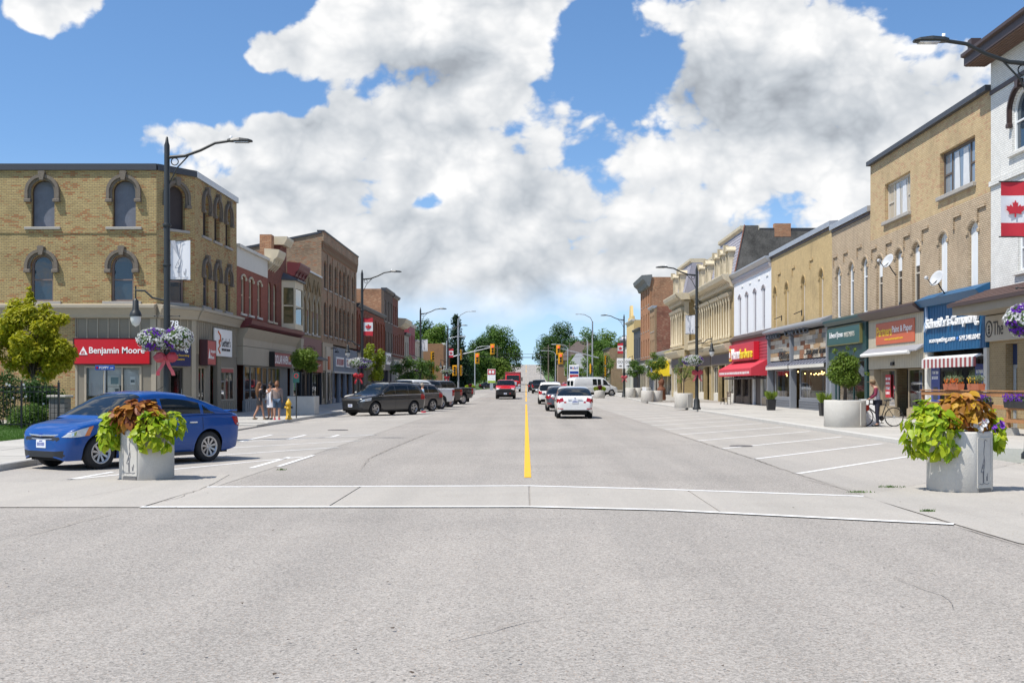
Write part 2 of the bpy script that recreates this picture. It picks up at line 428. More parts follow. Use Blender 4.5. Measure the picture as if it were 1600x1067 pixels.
PAINTW = linepaint('road paint white', (.74, .735, .72), (.34, .32, .295)); PAINTY = linepaint('road paint yellow', (.74, .40, .015), (.46, .33, .13))
CRACKM = pm('crack filler', (.235, .205, .175), .95, .3, 8)
GRASSM = leafmat('grass blades', (.055, .13, .015), (.10, .20, .03), .25)
TURF = pm('turf ground', (.06, .11, .022), .95, .35, .25, .4)

def sheet(name, mat, polys, dz, kind='structure', parent=None):
 mb = MB()
 for p in polys: mb.add([(x, y, gz(y) + dz) for x, y in p], [tuple(range(len(p)))])
 if parent is not None: return part(parent, name, mb, mat)
 return solo(name, mb, mat, kind=kind)
def ygrid(a, b): return [y for y in [a] + [v for v in (90, 105, 120, 130, 145, 165, 185, 200, 240, 260, 280, 300, 320, 340, 365, 390, 415, 440, 460, 480, 500, 520, 540, 555, 570, 585, 600, 630, 660, 720, 800, 1000, 1200, 2500, 6000) if a < v < b] + [b]]
def strip(x0, x1, a, b):
 ys = ygrid(a, b); f0 = x0 if callable(x0) else (lambda y: x0); f1 = x1 if callable(x1) else (lambda y: x1)
 return [[(f0(ys[i]), ys[i]), (f1(ys[i]), ys[i]), (f1(ys[i + 1]), ys[i + 1]), (f0(ys[i + 1]), ys[i + 1])] for i in range(len(ys) - 1)]
sheet('ground', TURF, strip(-3000, 3000, -80, 6000), -.25)
def half(y): return 10.05 if y < 215 else (7.0 if y > 260 else 10.05 - (y - 215) / 45 * 3.05)
road = sheet('road', ASPH, strip(lambda y: -half(y), half, -70, 1000), 0)
sheet('cross_street', ASPH, strip(-120, -10.05, -40, 15.0) + strip(10.05, 120, -40, 9), -.002)
sheet('far_cross_street', ASPH, strip(10.05, 120, 197, 214) + strip(-120, -10.05, 184, 200), -.002)
sheet('parking_lane', PARK, strip(4.9, 10.05, 16.75, 160), .004)
sheet('parking_lane', PARK, strip(-10.05, -4.9, 18.1, 160), .004)
sheet('corner_apron', APRON, [[(4.95, 13.15), (5.0, 11.7), (5.6, 10.2), (7.5, 8.9), (40, 8.7), (40, 25.0), (11.2, 25.0), (10.2, 23.6), (6.6, 18.8), (4.85, 16.7)]], .010)
sheet('corner_apron', APRON, [[(-5.05, 15.1), (-5.0, 18.1), (-5.3, 20.6), (-6.5, 20.0), (-7.6, 19.2), (-9.8, 18.6), (-9.8, 19.2), (-40, 19.2), (-40, 15.1)]], .010)
# crosswalk slabs: cast concrete bays with open joints between them
cw = link('crosswalk', None); tag(cw, None, None, kind='structure')
def lerp(a, b, t): return a + (b - a) * t
def pline(pts, x):
 for (x0, y0), (x1, y1) in zip(pts, pts[1:]):
  if x <= x1 or (x1, y1) == pts[-1]: return y0 + (y1 - y0) * (x - x0) / (x1 - x0)
LO = [(-5.05, 15.1), (0.05, 15.15), (1.8, 14.75), (4.92, 13.25)]; UP = [(-5.0, 18.05), (0.03, 18.25), (1.8, 17.75), (4.85, 16.55)]
xs = [-5.02, -2.6, 0.05, 2.45, 4.88]
for a, b in zip(xs, xs[1:]):
 mb = MB(); g_ = .012; mids = [x for x in (1.8,) if a < x < b]
 seq = [a + g_] + mids + [b - g_]
 low = [(x, pline(LO, x)) for x in seq]; up = [(x, pline(UP, x)) for x in seq]
 poly = low + up[::-1]
 mb.prism(poly, .002, .010, 'z'); part(cw, 'slab', mb, APRON)
def ribbon(pts, w, dz, jag=0, taper=False, cut=None):
 mb = MB(); P = []
 for (x0, y0), (x1, y1) in zip(pts, pts[1:]):
  n = max(1, int(math.hypot(x1 - x0, y1 - y0) / (.18 if jag else 6)))
  P += [(lerp(x0, x1, i / n), lerp(y0, y1, i / n)) for i in range(n)]
 P.append(pts[-1]); L, Rr = [], []
 for i, (x, y) in enumerate(P):
  a = P[max(i - 1, 0)]; b = P[min(i + 1, len(P) - 1)]; d = Vector((b[0] - a[0], b[1] - a[1])).normalized(); nrm = Vector((-d.y, d.x))
  j = random.uniform(-jag, jag); ww = w * (random.uniform(.35, 1.2) if jag else 1) * (min(1, 3 * min(i, len(P) - 1 - i) / len(P) + .15) if taper else 1)
  L.append((x + nrm.x * (j + ww / 2), y + nrm.y * (j + ww / 2))); Rr.append((x + nrm.x * (j - ww / 2), y + nrm.y * (j - ww / 2)))
 for i in range(len(P) - 1): mb.add([(p[0], p[1], gz(p[1]) + dz) for p in (L[i], L[i + 1], Rr[i + 1], Rr[i])], [(3, 2, 1, 0)])
 return mb
def G(px, py): Y = F * EYE / (py - VY); return ((px - VX) * Y / F, Y)
for pts in (LO, UP):
 o = solo('crosswalk_line', ribbon(pts, .13, .0145), PAINTW, kind='structure')
# cracks and joints of the old surface
cracks = [([(640, 1015), (735, 995), (820, 973), (900, 963), (965, 955)], .022), ([(0, 855), (50, 836), (110, 820), (165, 806), (215, 795)], .03),
          ([(60, 838), (230, 836), (420, 841), (700, 840), (860, 848), (1160, 862)], .016), ([(560, 738), (578, 716), (615, 699), (662, 680), (700, 668)], .05),
          ([(1350, 771), (1240, 740), (1177, 717), (1130, 702), (1060, 680), (1000, 664)], .05), ([(1270, 835), (1310, 850)], .02), ([(1010, 950), (1112, 934), (1160, 931)], .02),
          ([(1493, 823), (1560, 842), (1600, 856)], .05), ([(1362, 773), (1450, 755), (1530, 737), (1600, 722)], .03), ([(345, 752), (280, 778), (218, 794)], .025), ([(90, 786), (180, 768), (240, 757)], .02),
          ([(385, 757), (560, 756), (700, 757), (822, 758)], .02), ([(1240, 745), (1290, 757), (1345, 771)], .03), ([(180, 1000), (250, 985), (330, 988)], .015), ([(1380, 900), (1470, 930), (1500, 960)], .016)]
for pts, w in cracks: part(road, 'crack', ribbon([G(*p) for p in pts], w * .5, .0175 if w > .0 else 0, jag=.02, taper=True), CRACKM)
for px, py, r in [(440, 735, .10), (1345, 770, .22), (1392, 762, .25), (1450, 800, .1)]:      # weeds in the joints
 x, y = G(px, py); mb = MB()
 for k in range(60):
  a = random.uniform(0, 2 * pi); d = random.random() * r; bx, by = x + d * cos(a), y + .25 * d * sin(a); h = random.uniform(.02, .05); lx = random.uniform(-.03, .03)
  mb.add([(bx - .008, by, .01), (bx + .008, by, .01), (bx + lx, by + random.uniform(-.02, .02), h)], [(0, 1, 2)])
 solo('joint_weeds', mb, GRASSM, 'small green weeds growing in the concrete joint near the corner', 'weeds', kind='stuff')
# painted lines
solo('centre_line', ribbon([G(824.5, 746), (0.02, 60), (0, 126)], .12, .006), PAINTY, kind='structure')
solo('centre_line', ribbon([(0, 131), (0, 600)], .14, .006), PAINTY, kind='structure')
mbs = []
y = 20.8
while y < 150:                       # right-hand stalls
 solo('parking_line', ribbon([(4.9, y), (9.7, y + 6.5)], .10, .0085), PAINTW, kind='structure'); y += 4.02
for a, b in [((-5.3, 22.2), (-5.24, 25.5)), ((-4.86, 22.6), (-4.83, 26.2)), ((-7.75, 19.5), (-7.6, 21.2)), ((-7.75, 19.5), (-4.95, 25.6)), ((-9.3, 22.8), (-4.8, 29.4)), ((-9.6, 26.4), (-4.75, 32.9)), ((-9.6, 30.2), (-4.75, 36.7)),
             ((-8.04, 32.2), (-8.1, 36.7)), ((-7, 33.6), (-7, 36.6)), ((-5.95, 35.1), (-5.95, 36.6)), ((-9.4, 36.8), (-4.75, 36.7))]:
 solo('parking_line', ribbon([a, b], .10, .0085), PAINTW, kind='structure')
y = 48.0
while y < 150:
 solo('parking_line', ribbon([(-9.7, y), (-4.9, y + 6.0)], .10, .0085), PAINTW, kind='structure'); y += 4.1
solo('stop_line', ribbon([(-7, 127.5), (-.3, 127.5)], .5, .008), PAINTW, kind='structure')
solo('stop_line', ribbon([(.3, 127.5), (9, 127.5)], .5, .008), PAINTW, kind='structure')
# manhole covers
for X_, Y_, r in [(-6.6, 40.4, .36), (-3.2, 9.4, .0), (5.6, 30, .3)]:
 if r: solo('manhole_cover', MB().lathe([(0, .02), (r * .9, .02), (r, .017), (r, .004)], 24, (X_, Y_, 0)), pm('cast iron', (.10, .09, .085), .6, .2, 20, .5), kind='structure')

# sidewalks: raised slabs with joints, kerb stones along the edge
def sidewalk(x0, x1, y0, y1, nx, step, skip=None, kerb=None, drop=None):
 root = tag(link('sidewalk', None, None, T((x0 + x1) / 2, y0, 0)), None, None, kind='structure')
 base = MB()
 for q in strip(x0, x1, y0, y1): base.add([(x - (x0 + x1) / 2, yy - y0, gz(yy) + SW - .012) for x, yy in q], [(0, 1, 2, 3)])
 part(root, 'bed', base, CRACKM)
 w = (x1 - x0) / nx; me = MB().box(-w / 2 + .006, w / 2 - .006, -step / 2 + .006, step / 2 - .006, -.06, 0).mesh('slab', SLABM); y = y0
 n = int((y1 - y0) / step)
 for j in range(n):
  for i in range(nx):
   cx, cy = x0 + (i + .5) * w, y0 + (j + .5) * step
   part(root, 'slab', me, None, T(cx - (x0 + x1) / 2, cy - y0, gz(cy) + SW + random.uniform(-.004, .004)))
 if kerb is not None:
  kx, side = kerb; km = MB().bbox(-.09, .09, -1.49, 1.49, -.3, SW + .006, .02).mesh('kerb_stone', KERBM)
  yy = y0 + 1.5
  while yy < y1:
   part(root, 'kerb_stone', km, None, T(kx - (x0 + x1) / 2, yy - y0, gz(yy))); yy += 3
 return root
sidewalk(10.24, 16.5, 31.0, 160, 4, 2.15, kerb=(10.15, 1))
sidewalk(-15.0, -10.24, 45.0, 160, 3, 1.9, kerb=(-10.15, 1))
sidewalk(-13.7, -9.95, 20.0, 31.8, 2, 1.95, kerb=(-9.86, 1))
# right corner: flared kerb, ramp to the apron
fl = [(10.15, 31.0), (10.35, 29.3), (11.0, 27.3), (12.0, 26.0), (13.6, 25.3), (16.5, 25.05)]
sc_ = solo('corner_sidewalk', MB().prism([(16.5, 31.0)] + fl, -.2, SW - .002, 'z'), SLABM, kind='structure')
for a, b in zip(fl, fl[1:]):
 d = Vector((b[0] - a[0], b[1] - a[1])).normalized(); nn = Vector((-d.y, d.x)) * -.18
 part(sc_, 'kerb_stone', MB().prism([(a[0], a[1]), (b[0], b[1]), (b[0] + nn.x, b[1] + nn.y), (a[0] + nn.x, a[1] + nn.y)], -.2, SW + .006, 'z'), KERBM)
solo('corner_sidewalk', MB().prism([(16.52, 25.05), (40, 25.05), (40, 38.3), (16.52, 38.3)], -.2, SW - .002, 'z'), SLABM, kind='structure')
# left: driveway apron of the lane, lane and nose of the next kerb
solo('lane_apron', MB().prism([(-9.95, 31.82), (-9.95, 36.5), (-10.05, 44.9), (-15.0, 44.98), (-15, 50.4), (-45, 50.4), (-45, 44.0), (-13.7, 44.0), (-13.7, 31.82)], -.2, .055, 'z'), APRON, kind='structure')
solo('kerb_nose', MB().prism([(-10.05, 43.0), (-10.06, 45.0), (-10.24, 45.0), (-15.0, 45.0), (-15, 43.6)], -.2, .10, 'z'), SLABM, kind='structure')
# grass verge behind the fence: base sheet and blades
solo('verge', MB().prism([(-40, 19.25), (-13.72, 19.25), (-13.72, 43.98), (-40, 43.98)], -.1, SW - .01, 'z'), TURF, kind='structure')
gb = MB()
for k in range(26000):
 y = random.uniform(26, 43.5); x = -13.75 - random.random() ** 1.6 * 8
 if x < (-30 - VX) * y / F: continue
 h = random.uniform(.04, .10); a = random.uniform(0, 2 * pi); lx, ly = cos(a) * .02, sin(a) * .02
 gb.add([(x - .006, y, SW - .01), (x + .006, y, SW - .01), (x + lx, y + ly, SW + h)], [(0, 1, 2)])
solo('lawn_grass', gb, GRASSM, 'strip of mown green lawn beside the iron fence', 'grass', kind='stuff')
# ------------------------------------------------------------------ building kit
class O:
 def __init__(s, cx, w, zb, zt, rise=0.0, kind='seg'): s.cx, s.w, s.zb, s.zt, s.rise, s.kind = cx, w, zb, zt, rise, kind
def outline(w, zb, zt, rise=0, kind='seg', n=8):
 h = w / 2
 if rise <= 0: return [(-h, zb), (h, zb), (h, zt), (-h, zt)]
 zs = zt - rise; pts = [(-h, zb), (h, zb)]
 if kind == 'goth':
  a = [(h * (1 - t ** 1.7), zs + rise * t) for t in [i / n for i in range(n + 1)]]
  pts += a + [(-x, z) for x, z in a[::-1][1:]]
 else:
  r = (h * h + rise * rise) / (2 * rise); th = math.asin(min(1, h / r)) if rise <= h else pi - math.asin(min(1, h / r)); cz = zt - r
  pts += [(r * sin(th - 2 * th * i / (2 * n)), cz + r * cos(th - 2 * th * i / (2 * n))) for i in range(2 * n + 1)]
 return pts
class Fc:
 """a facade frame: x to the right as seen from the street, y into the building, z up"""
 def __init__(s, root, M, X0=None, side='L', Y=0): s.root, s.M, s.X0, s.side, s.Y = root, M, X0, side, Y
 def U(s, px):
  d = s.X0 * F / (px - VX); return d - s.Y if s.side == 'L' else s.Y - d
 def Z(s, px, py): return EYE + (VY - py) * (s.X0 * F / (px - VX)) / F
 def p(s, name, mb, mat, parent=None, loc=(0, 0, 0), label=None, merge=False):
  me = mb.mesh(name, mat, merge) if isinstance(mb, MB) else mb
  o = link(name, me, parent or s.root, s.M @ T(*loc))
  if label: o['label'] = label
  return o
 def box(s, name, mat, x0, x1, y0, y1, z0, z1, parent=None, b=0, label=None):
  mb = MB(); (mb.bbox(x0, x1, y0, y1, z0, z1, b) if b else mb.box(x0, x1, y0, y1, z0, z1)); return s.p(name, mb, mat, parent, label=label)
 def wall(s, name, mat, x0, x1, z0, z1, ops=(), t=.28, y=0.0):
  mb = MB(); xs = sorted({x0, x1} | {o.cx - o.w / 2 for o in ops} | {o.cx + o.w / 2 for o in ops}); zs = sorted({z0, z1} | {o.zb for o in ops} | {o.zt for o in ops})
  for a, b in zip(xs, xs[1:]):
   for c, d in zip(zs, zs[1:]):
    mx, mz = (a + b) / 2, (c + d) / 2
    if any(abs(mx - o.cx) < o.w / 2 and o.zb < mz < o.zt for o in ops): continue
    mb.quad((a, y, c), (b, y, c), (b, y, d), (a, y, d))
  for o in ops:
   pts = [(o.cx + px, pz) for px, pz in outline(o.w, o.zb, o.zt, o.rise, o.kind)]; n = len(pts)
   if o.rise > 0:
    for (ax, az), (bx, bz) in zip(pts[2:], pts[3:]): mb.quad((bx, y, bz), (ax, y, az), (ax, y, o.zt + 1e-4), (bx, y, o.zt + 1e-4))
   for i in range(n):
    (ax, az), (bx, bz) = pts[i], pts[(i + 1) % n]; mb.quad((ax, y, az), (ax, y + t, az), (bx, y + t, bz), (bx, y, bz))
  mb.quad((x0, y, z1), (x1, y, z1), (x1, y + t, z1), (x0, y + t, z1)); mb.quad((x0, y, z0), (x0, y, z1), (x0, y + t, z1), (x0, y + t, z0)); mb.quad((x1, y, z0), (x1, y + t, z0), (x1, y + t, z1), (x1, y, z1)); mb.quad((x0, y, z0), (x0, y + t, z0), (x1, y + t, z0), (x1, y, z0))
  return s.p(name, mb, mat)
 def win(s, o, fmat=WHITE, gmat=None, y=.10, fw=.06, rails=(.5,), mulls=(), sill=(.12, .12, .07), smat=STONE, hood=None, hmat=STONE, blind=None, bmat=CURT, name='window'):
  key = (round(o.w, 3), round(o.zt - o.zb, 3), round(o.rise, 3), o.kind, y, fw, rails, mulls, fmat.name)
  h = o.zt - o.zb
  if key not in _wc:
   a = outline(o.w, 0, h, o.rise, o.kind); k = (o.w - 2 * fw) / o.w
   b = outline(o.w - 2 * fw, fw, h - fw, o.rise * k, o.kind); n = len(a); mb = MB(); d = .07
   for i in range(n):
    j = (i + 1) % n
    mb.quad((a[i][0], y, a[i][1]), (a[j][0], y, a[j][1]), (b[j][0], y, b[j][1]), (b[i][0], y, b[i][1]))
    mb.quad((b[i][0], y, b[i][1]), (b[j][0], y, b[j][1]), (b[j][0], y + d, b[j][1]), (b[i][0], y + d, b[i][1]))
   for r in rails: mb.box(-o.w / 2 + fw, o.w / 2 - fw, y + .012, y + d, h * r - .03, h * r + .03)
   for r in mulls: mb.box(-o.w / 2 + o.w * r - .03, -o.w / 2 + o.w * r + .03, y + .012, y + d, fw, h - fw - o.rise * .3)
   pane = MB(); q = outline(o.w - fw, fw / 2, h - fw / 2, o.rise * k, o.kind); pane.add([(px, y + .05, pz) for px, pz in q], [tuple(range(len(q)))])
   _wc[key] = (mb.mesh('window', fmat), pane)
  fm, pane = _wc[key]
  gk = key + ((gmat or GLASS).name,)
  if gk not in _wc: _wc[gk] = pane.mesh('pane', gmat or GLASS)
  w = s.p(name, fm, None, loc=(o.cx, 0, o.zb)); s.p('pane', _wc[gk], None, w, loc=(o.cx, 0, o.zb))
  if blind: s.box('blind', bmat, o.cx - o.w / 2 + fw, o.cx + o.w / 2 - fw, y + .02, y + .045, o.zb + h * blind[0], o.zb + (h - o.rise * .75 - fw * .5) * blind[1], w)
  if sill:
   sk = ('sill', round(o.w, 3)) + tuple(sill) + (smat.name,)
   if sk not in _wc: _wc[sk] = MB().bbox(-o.w / 2 - sill[0], o.w / 2 + sill[0], -sill[2], .09, -sill[1], 0, .015).mesh('sill', smat)
   s.p('sill', _wc[sk], None, w, loc=(o.cx, 0, o.zb))
  if hood: s.hood(o, w, hmat, *hood)
  return w
 def hood(s, o, w, mat, band, proj, legs, key=True, gap=.0):
  k = ('hood', round(o.w, 3), round(o.rise, 3), o.kind, band, proj, legs, key, mat.name, gap)
  if k not in _wc:
   zs = -o.rise; w0, w1 = o.w / 2 + gap, o.w / 2 + gap + band
   inn = outline(2 * w0, -9, gap, max(o.rise + gap * .9, .01), o.kind)[2:]; out = outline(2 * w1, -9, gap + band, max(o.rise + gap * .9 + band * .9, .01), o.kind)[2:]
   inn = [(inn[0][0], inn[0][1] - legs)] + inn + [(inn[-1][0], inn[-1][1] - legs)]; out = [(out[0][0], inn[0][1])] + out + [(out[-1][0], inn[-1][1])]
   mb = MB(); n = len(inn)
   for i in range(n - 1):
    a, b, c, d = inn[i], inn[i + 1], out[i + 1], out[i]
    md = lambda p, q, t: (p[0] + (q[0] - p[0]) * t, p[1] + (q[1] - p[1]) * t)
    a2, b2 = md(a, d, .45), md(b, c, .45)      # inner fillet lies lower than the outer roll
    mb.quad((a[0], -proj * .45, a[1]), (b[0], -proj * .45, b[1]), (b2[0], -proj * .45, b2[1]), (a2[0], -proj * .45, a2[1]))
    mb.quad((a2[0], -proj * .45, a2[1]), (b2[0], -proj * .45, b2[1]), (b2[0], -proj, b2[1]), (a2[0], -proj, a2[1]))
    mb.quad((a2[0], -proj, a2[1]), (b2[0], -proj, b2[1]), (c[0], -proj, c[1]), (d[0], -proj, d[1]))
    mb.quad((a[0], 0, a[1]), (b[0], 0, b[1]), (b[0], -proj * .45, b[1]), (a[0], -proj * .45, a[1])); mb.quad((d[0], 0, d[1]), (c[0], 0, c[1]), (c[0], -proj, c[1]), (d[0], -proj, d[1]))
   for e in (0, -1):
    q = [inn[e], out[e]]; x0, x1 = sorted((q[0][0], q[1][0])); mb.bbox(x0 - .03, x1 + .03, -proj - .03, .01, q[0][1] - .14, q[0][1] + .01, .02)
   kb = None
   if key:
    t = gap + band; kb = MB().prism([(-.08, -.02 + gap), (.08, -.02 + gap), (.15, t + .10), (.10, t + .14), (-.10, t + .14), (-.15, t + .10)], -proj - .06, 0)
    kb = kb.mesh('keystone', mat)
   _wc[k] = (mb.mesh('hood_mould', mat), kb)
  hm, kb = _wc[k]; s.p('hood_mould', hm, None, w, loc=(o.cx, 0, o.zt))
  if kb: s.p('keystone', kb, None, w, loc=(o.cx, 0, o.zt))
 def cornice(s, name, mat, x0, x1, prof, parent=None, label=None):
  return s.p(name, MB().prism(prof, x0, x1, 'x'), mat, parent, label=label)
 def shell(s, L, zst, H, mat, depth=14, roofz=None, near=True, inner=True, sidemat=None, slope=False):
  sm = sidemat or mat
  if slope:
   for a, b in ((.004, .26), (L - .26, L - .004)): s.p('side_wall', MB().prism([(.285, -.4), (depth, -.4), (depth, H - 3), (5, H - 1.1), (.285, H - .14)], a, b, 'x'), sm)
   s.box('roof', TAR, .262, L - .262, .29, depth - .31, H - 3.2, H - 3.1); s.box('parapet_back', sm, .262, L - .262, .285, .5, H - 3.1, H - .02)
  else: s.box('side_wall', sm, .004, .26, .285, depth, -.4, H - .02); s.box('side_wall', sm, L - .26, L - .004, .285, depth, -.4, H - .02)
  s.box('rear_wall', sm, .262, L - .262, depth - .3, depth, -.4, H - (3.2 if slope else .02))
  if not slope: s.box('roof', TAR, .262, L - .262, .29, depth - .31, (roofz or H - .45) - .1, roofz or H - .45)
  if inner:
   s.box('interior_backing', DARK, .262, L - .262, .75, .85, zst, H - .6); s.box('ceiling', CEIL, .262, L - .262, .30, 4.4, zst - .12, zst)  # dark panel added behind the upper windows to block light and sky
   s.box('interior_backing', INTW, .262, L - .262, 4.4, 4.5, -.1, zst - .12)
   s.box('floor', INTF, .262, L - .262, .02, 4.38, .0, SW + .02)
_wc = {}
TAR = pm('tar roof', (.05, .05, .052), .9, .2); CEIL = pm('shop ceiling', (.35, .34, .32), .9, .1); INTW = pm('shop back wall', (.16, .145, .13), .9, .4, 1.2); INTF = pm('shop floor', (.18, .16, .14), .8, .2)
def building(name, label, side, Ya, Yb, X0=None, cat='building', group=None):
 X0 = X0 or (-15.0 if side == 'L' else 16.5)
 M = T(X0, Ya, 0) @ RZ(R(90)) if side == 'L' else T(X0, Yb, 0) @ RZ(R(-90))
 root = thing(name, label, cat, M, group)
 return Fc(root, M, X0, side, Ya if side == 'L' else Yb), Yb - Ya
def shopwin(fc, x0, x1, z0, z1, fmat, y=.12, mulls=(), rails=(), fw=.07, gmat=None, name='shop_window', items=True):
 """framed plate glass; a slot in the storefront"""
 mb = MB(); mb.box(x0, x0 + fw, y, y + .08, z0, z1); mb.box(x1 - fw, x1, y, y + .08, z0, z1); mb.box(x0 + fw, x1 - fw, y, y + .08, z0, z0 + fw); mb.box(x0 + fw, x1 - fw, y, y + .08, z1 - fw, z1)
 for m in mulls: mb.box(x0 + (x1 - x0) * m - .03, x0 + (x1 - x0) * m + .03, y + .003, y + .077, z0 + fw, z1 - fw)
 for m in rails: mb.box(x0 + fw, x1 - fw, y + .003, y + .077, z0 + (z1 - z0) * m - .03, z0 + (z1 - z0) * m + .03)
 w = fc.p(name, mb, fmat); cuts = [0] + list(mulls) + [1]
 for a, b in zip(cuts, cuts[1:]):
  xa, xb = x0 + (x1 - x0) * a + .03, x0 + (x1 - x0) * b - .03
  fc.p('pane', MB().quad((xa, y + .04, z0 + .04), (xb, y + .04, z0 + .04), (xb, y + .04, z1 - .04), (xa, y + .04, z1 - .04)), gmat or SHOP, w)
 return w
def door(fc, x0, x1, z0, z1, mat, y=.12, glass=True, gmat=None, name='door'):
 mb = MB(); f = .11
 mb.box(x0, x0 + f, y, y + .06, z0, z1); mb.box(x1 - f, x1, y, y + .06, z0, z1); mb.box(x0 + f, x1 - f, y, y + .06, z1 - f, z1)
 if glass: mb.box(x0 + f, x1 - f, y, y + .06, z0, z0 + .25)
 else: mb.box(x0 + f, x1 - f, y + .015, y + .05, z0, z1 - f)
 d = fc.p(name, mb, mat)
 if glass: fc.p('pane', MB().quad((x0 + f, y + .03, z0 + .25), (x1 - f, y + .03, z0 + .25), (x1 - f, y + .03, z1 - f), (x0 + f, y + .03, z1 - f)), gmat or SHOP, d)
 fc.p('handle', MB().tube([(x1 - .06, y - .06, z0 + .85), (x1 - .06, y - .06, z0 + 1.25)], .012, 6), CHROME, d)
 return d
def sign(fc, x0, x1, z0, z1, mat, y=-.12, d=.12, frame=None, name='sign', edge=None):
 s_ = fc.p(name, MB().bbox(x0, x1, y, y + d, z0, z1, .012), mat)
 if frame:
  mb = MB(); t = .04
  mb.box(x0 - t, x1 + t, y - .01, y + d + .002, z1, z1 + t); mb.box(x0 - t, x1 + t, y - .01, y + d + .002, z0 - t, z0); mb.box(x0 - t, x0, y - .01, y + d + .002, z0, z1); mb.box(x1, x1 + t, y - .01, y + d + .002, z0, z1)
  fc.p('sign_frame', mb, frame, s_)
 return s_
def ftext(fc, parent, body, x0, x1, z0, z1, y, mat, **kw):
 me = textmesh(body, kw.get('bold', .012), kw.get('extrude', .02), kw.get('spacing', 1.0), kw.get('shear', 0)).copy(); co = [v.co.copy() for v in me.vertices]
 ax, bx = min(c.x for c in co), max(c.x for c in co); ay, by = min(c.y for c in co), max(c.y for c in co)
 for v, c in zip(me.vertices, co): v.co = (x0 + (c.x - ax) * (x1 - x0) / (bx - ax), y - (c.z + kw.get('extrude', .02)) * .6, z0 + (c.y - ay) * (z1 - z0) / (by - ay))
 me.materials.clear(); me.materials.append(mat); return fc.p('lettering', me, None, parent)
def strokes(fc, parent, x0, x1, z0, z1, y, mat):
 """print too small to read in the photograph: upright and cross strokes only"""
 mb = MB(); x = x0; h = z1 - z0
 while x < x1 - h * .3:
  w = h * random.uniform(.3, .5); t = h * .12; k = random.random()
  mb.box(x, x + t, y - .006, y, z0, z1); mb.box(x + t, x + w, y - .006, y, z1 - t, z1) if k < .6 else mb.box(x + t, x + w, y - .006, y, z0, z0 + t)
  if k > .3: mb.box(x + w - t, x + w, y - .006, y, z0 + t, z1 - t)
  x += w + h * (.16 if random.random() < .85 else .5)
 return fc.p('print', mb, mat, parent)
def battens(fc, mat, x0, x1, z0, z1, step, parent=None, w=.045, d=.03, y=0.0):
 me = MB().box(-w / 2, w / 2, y - d, y, z0, z1).mesh('batten', mat); n = max(1, round((x1 - x0) / step))
 for i in range(n + 1): fc.p('batten', me, None, parent, loc=(x0 + (x1 - x0) * i / n, 0, 0))
GOLD = pm('sign gold', (.75, .45, .03), .4, .04); SIGNW = pm('sign white', (.85, .85, .84), .35, .03)
BUFF = brickmat('buff brick', (.50, .375, .165), (.40, .29, .12), (.24, .18, .11), (.40, .18, .065), .32)
TAUPE = pm('taupe board', (.215, .19, .145), .65, .10, 2); TAUPE2 = pm('tan trim', (.36, .315, .24), .6, .10, 2)
HOODM = pm('sooty stone', (.175, .145, .115), .9, .3, 5, .5)
DARKGREY = pm('dark flashing', (.05, .052, .06), .5, .1); BOARD = pm('boarded pane', (.145, .155, .19), .6, .35, 2.2, .2); GALV = pm('galvanised flashing', (.45, .46, .48), .4, .15, 2, metal=.6)

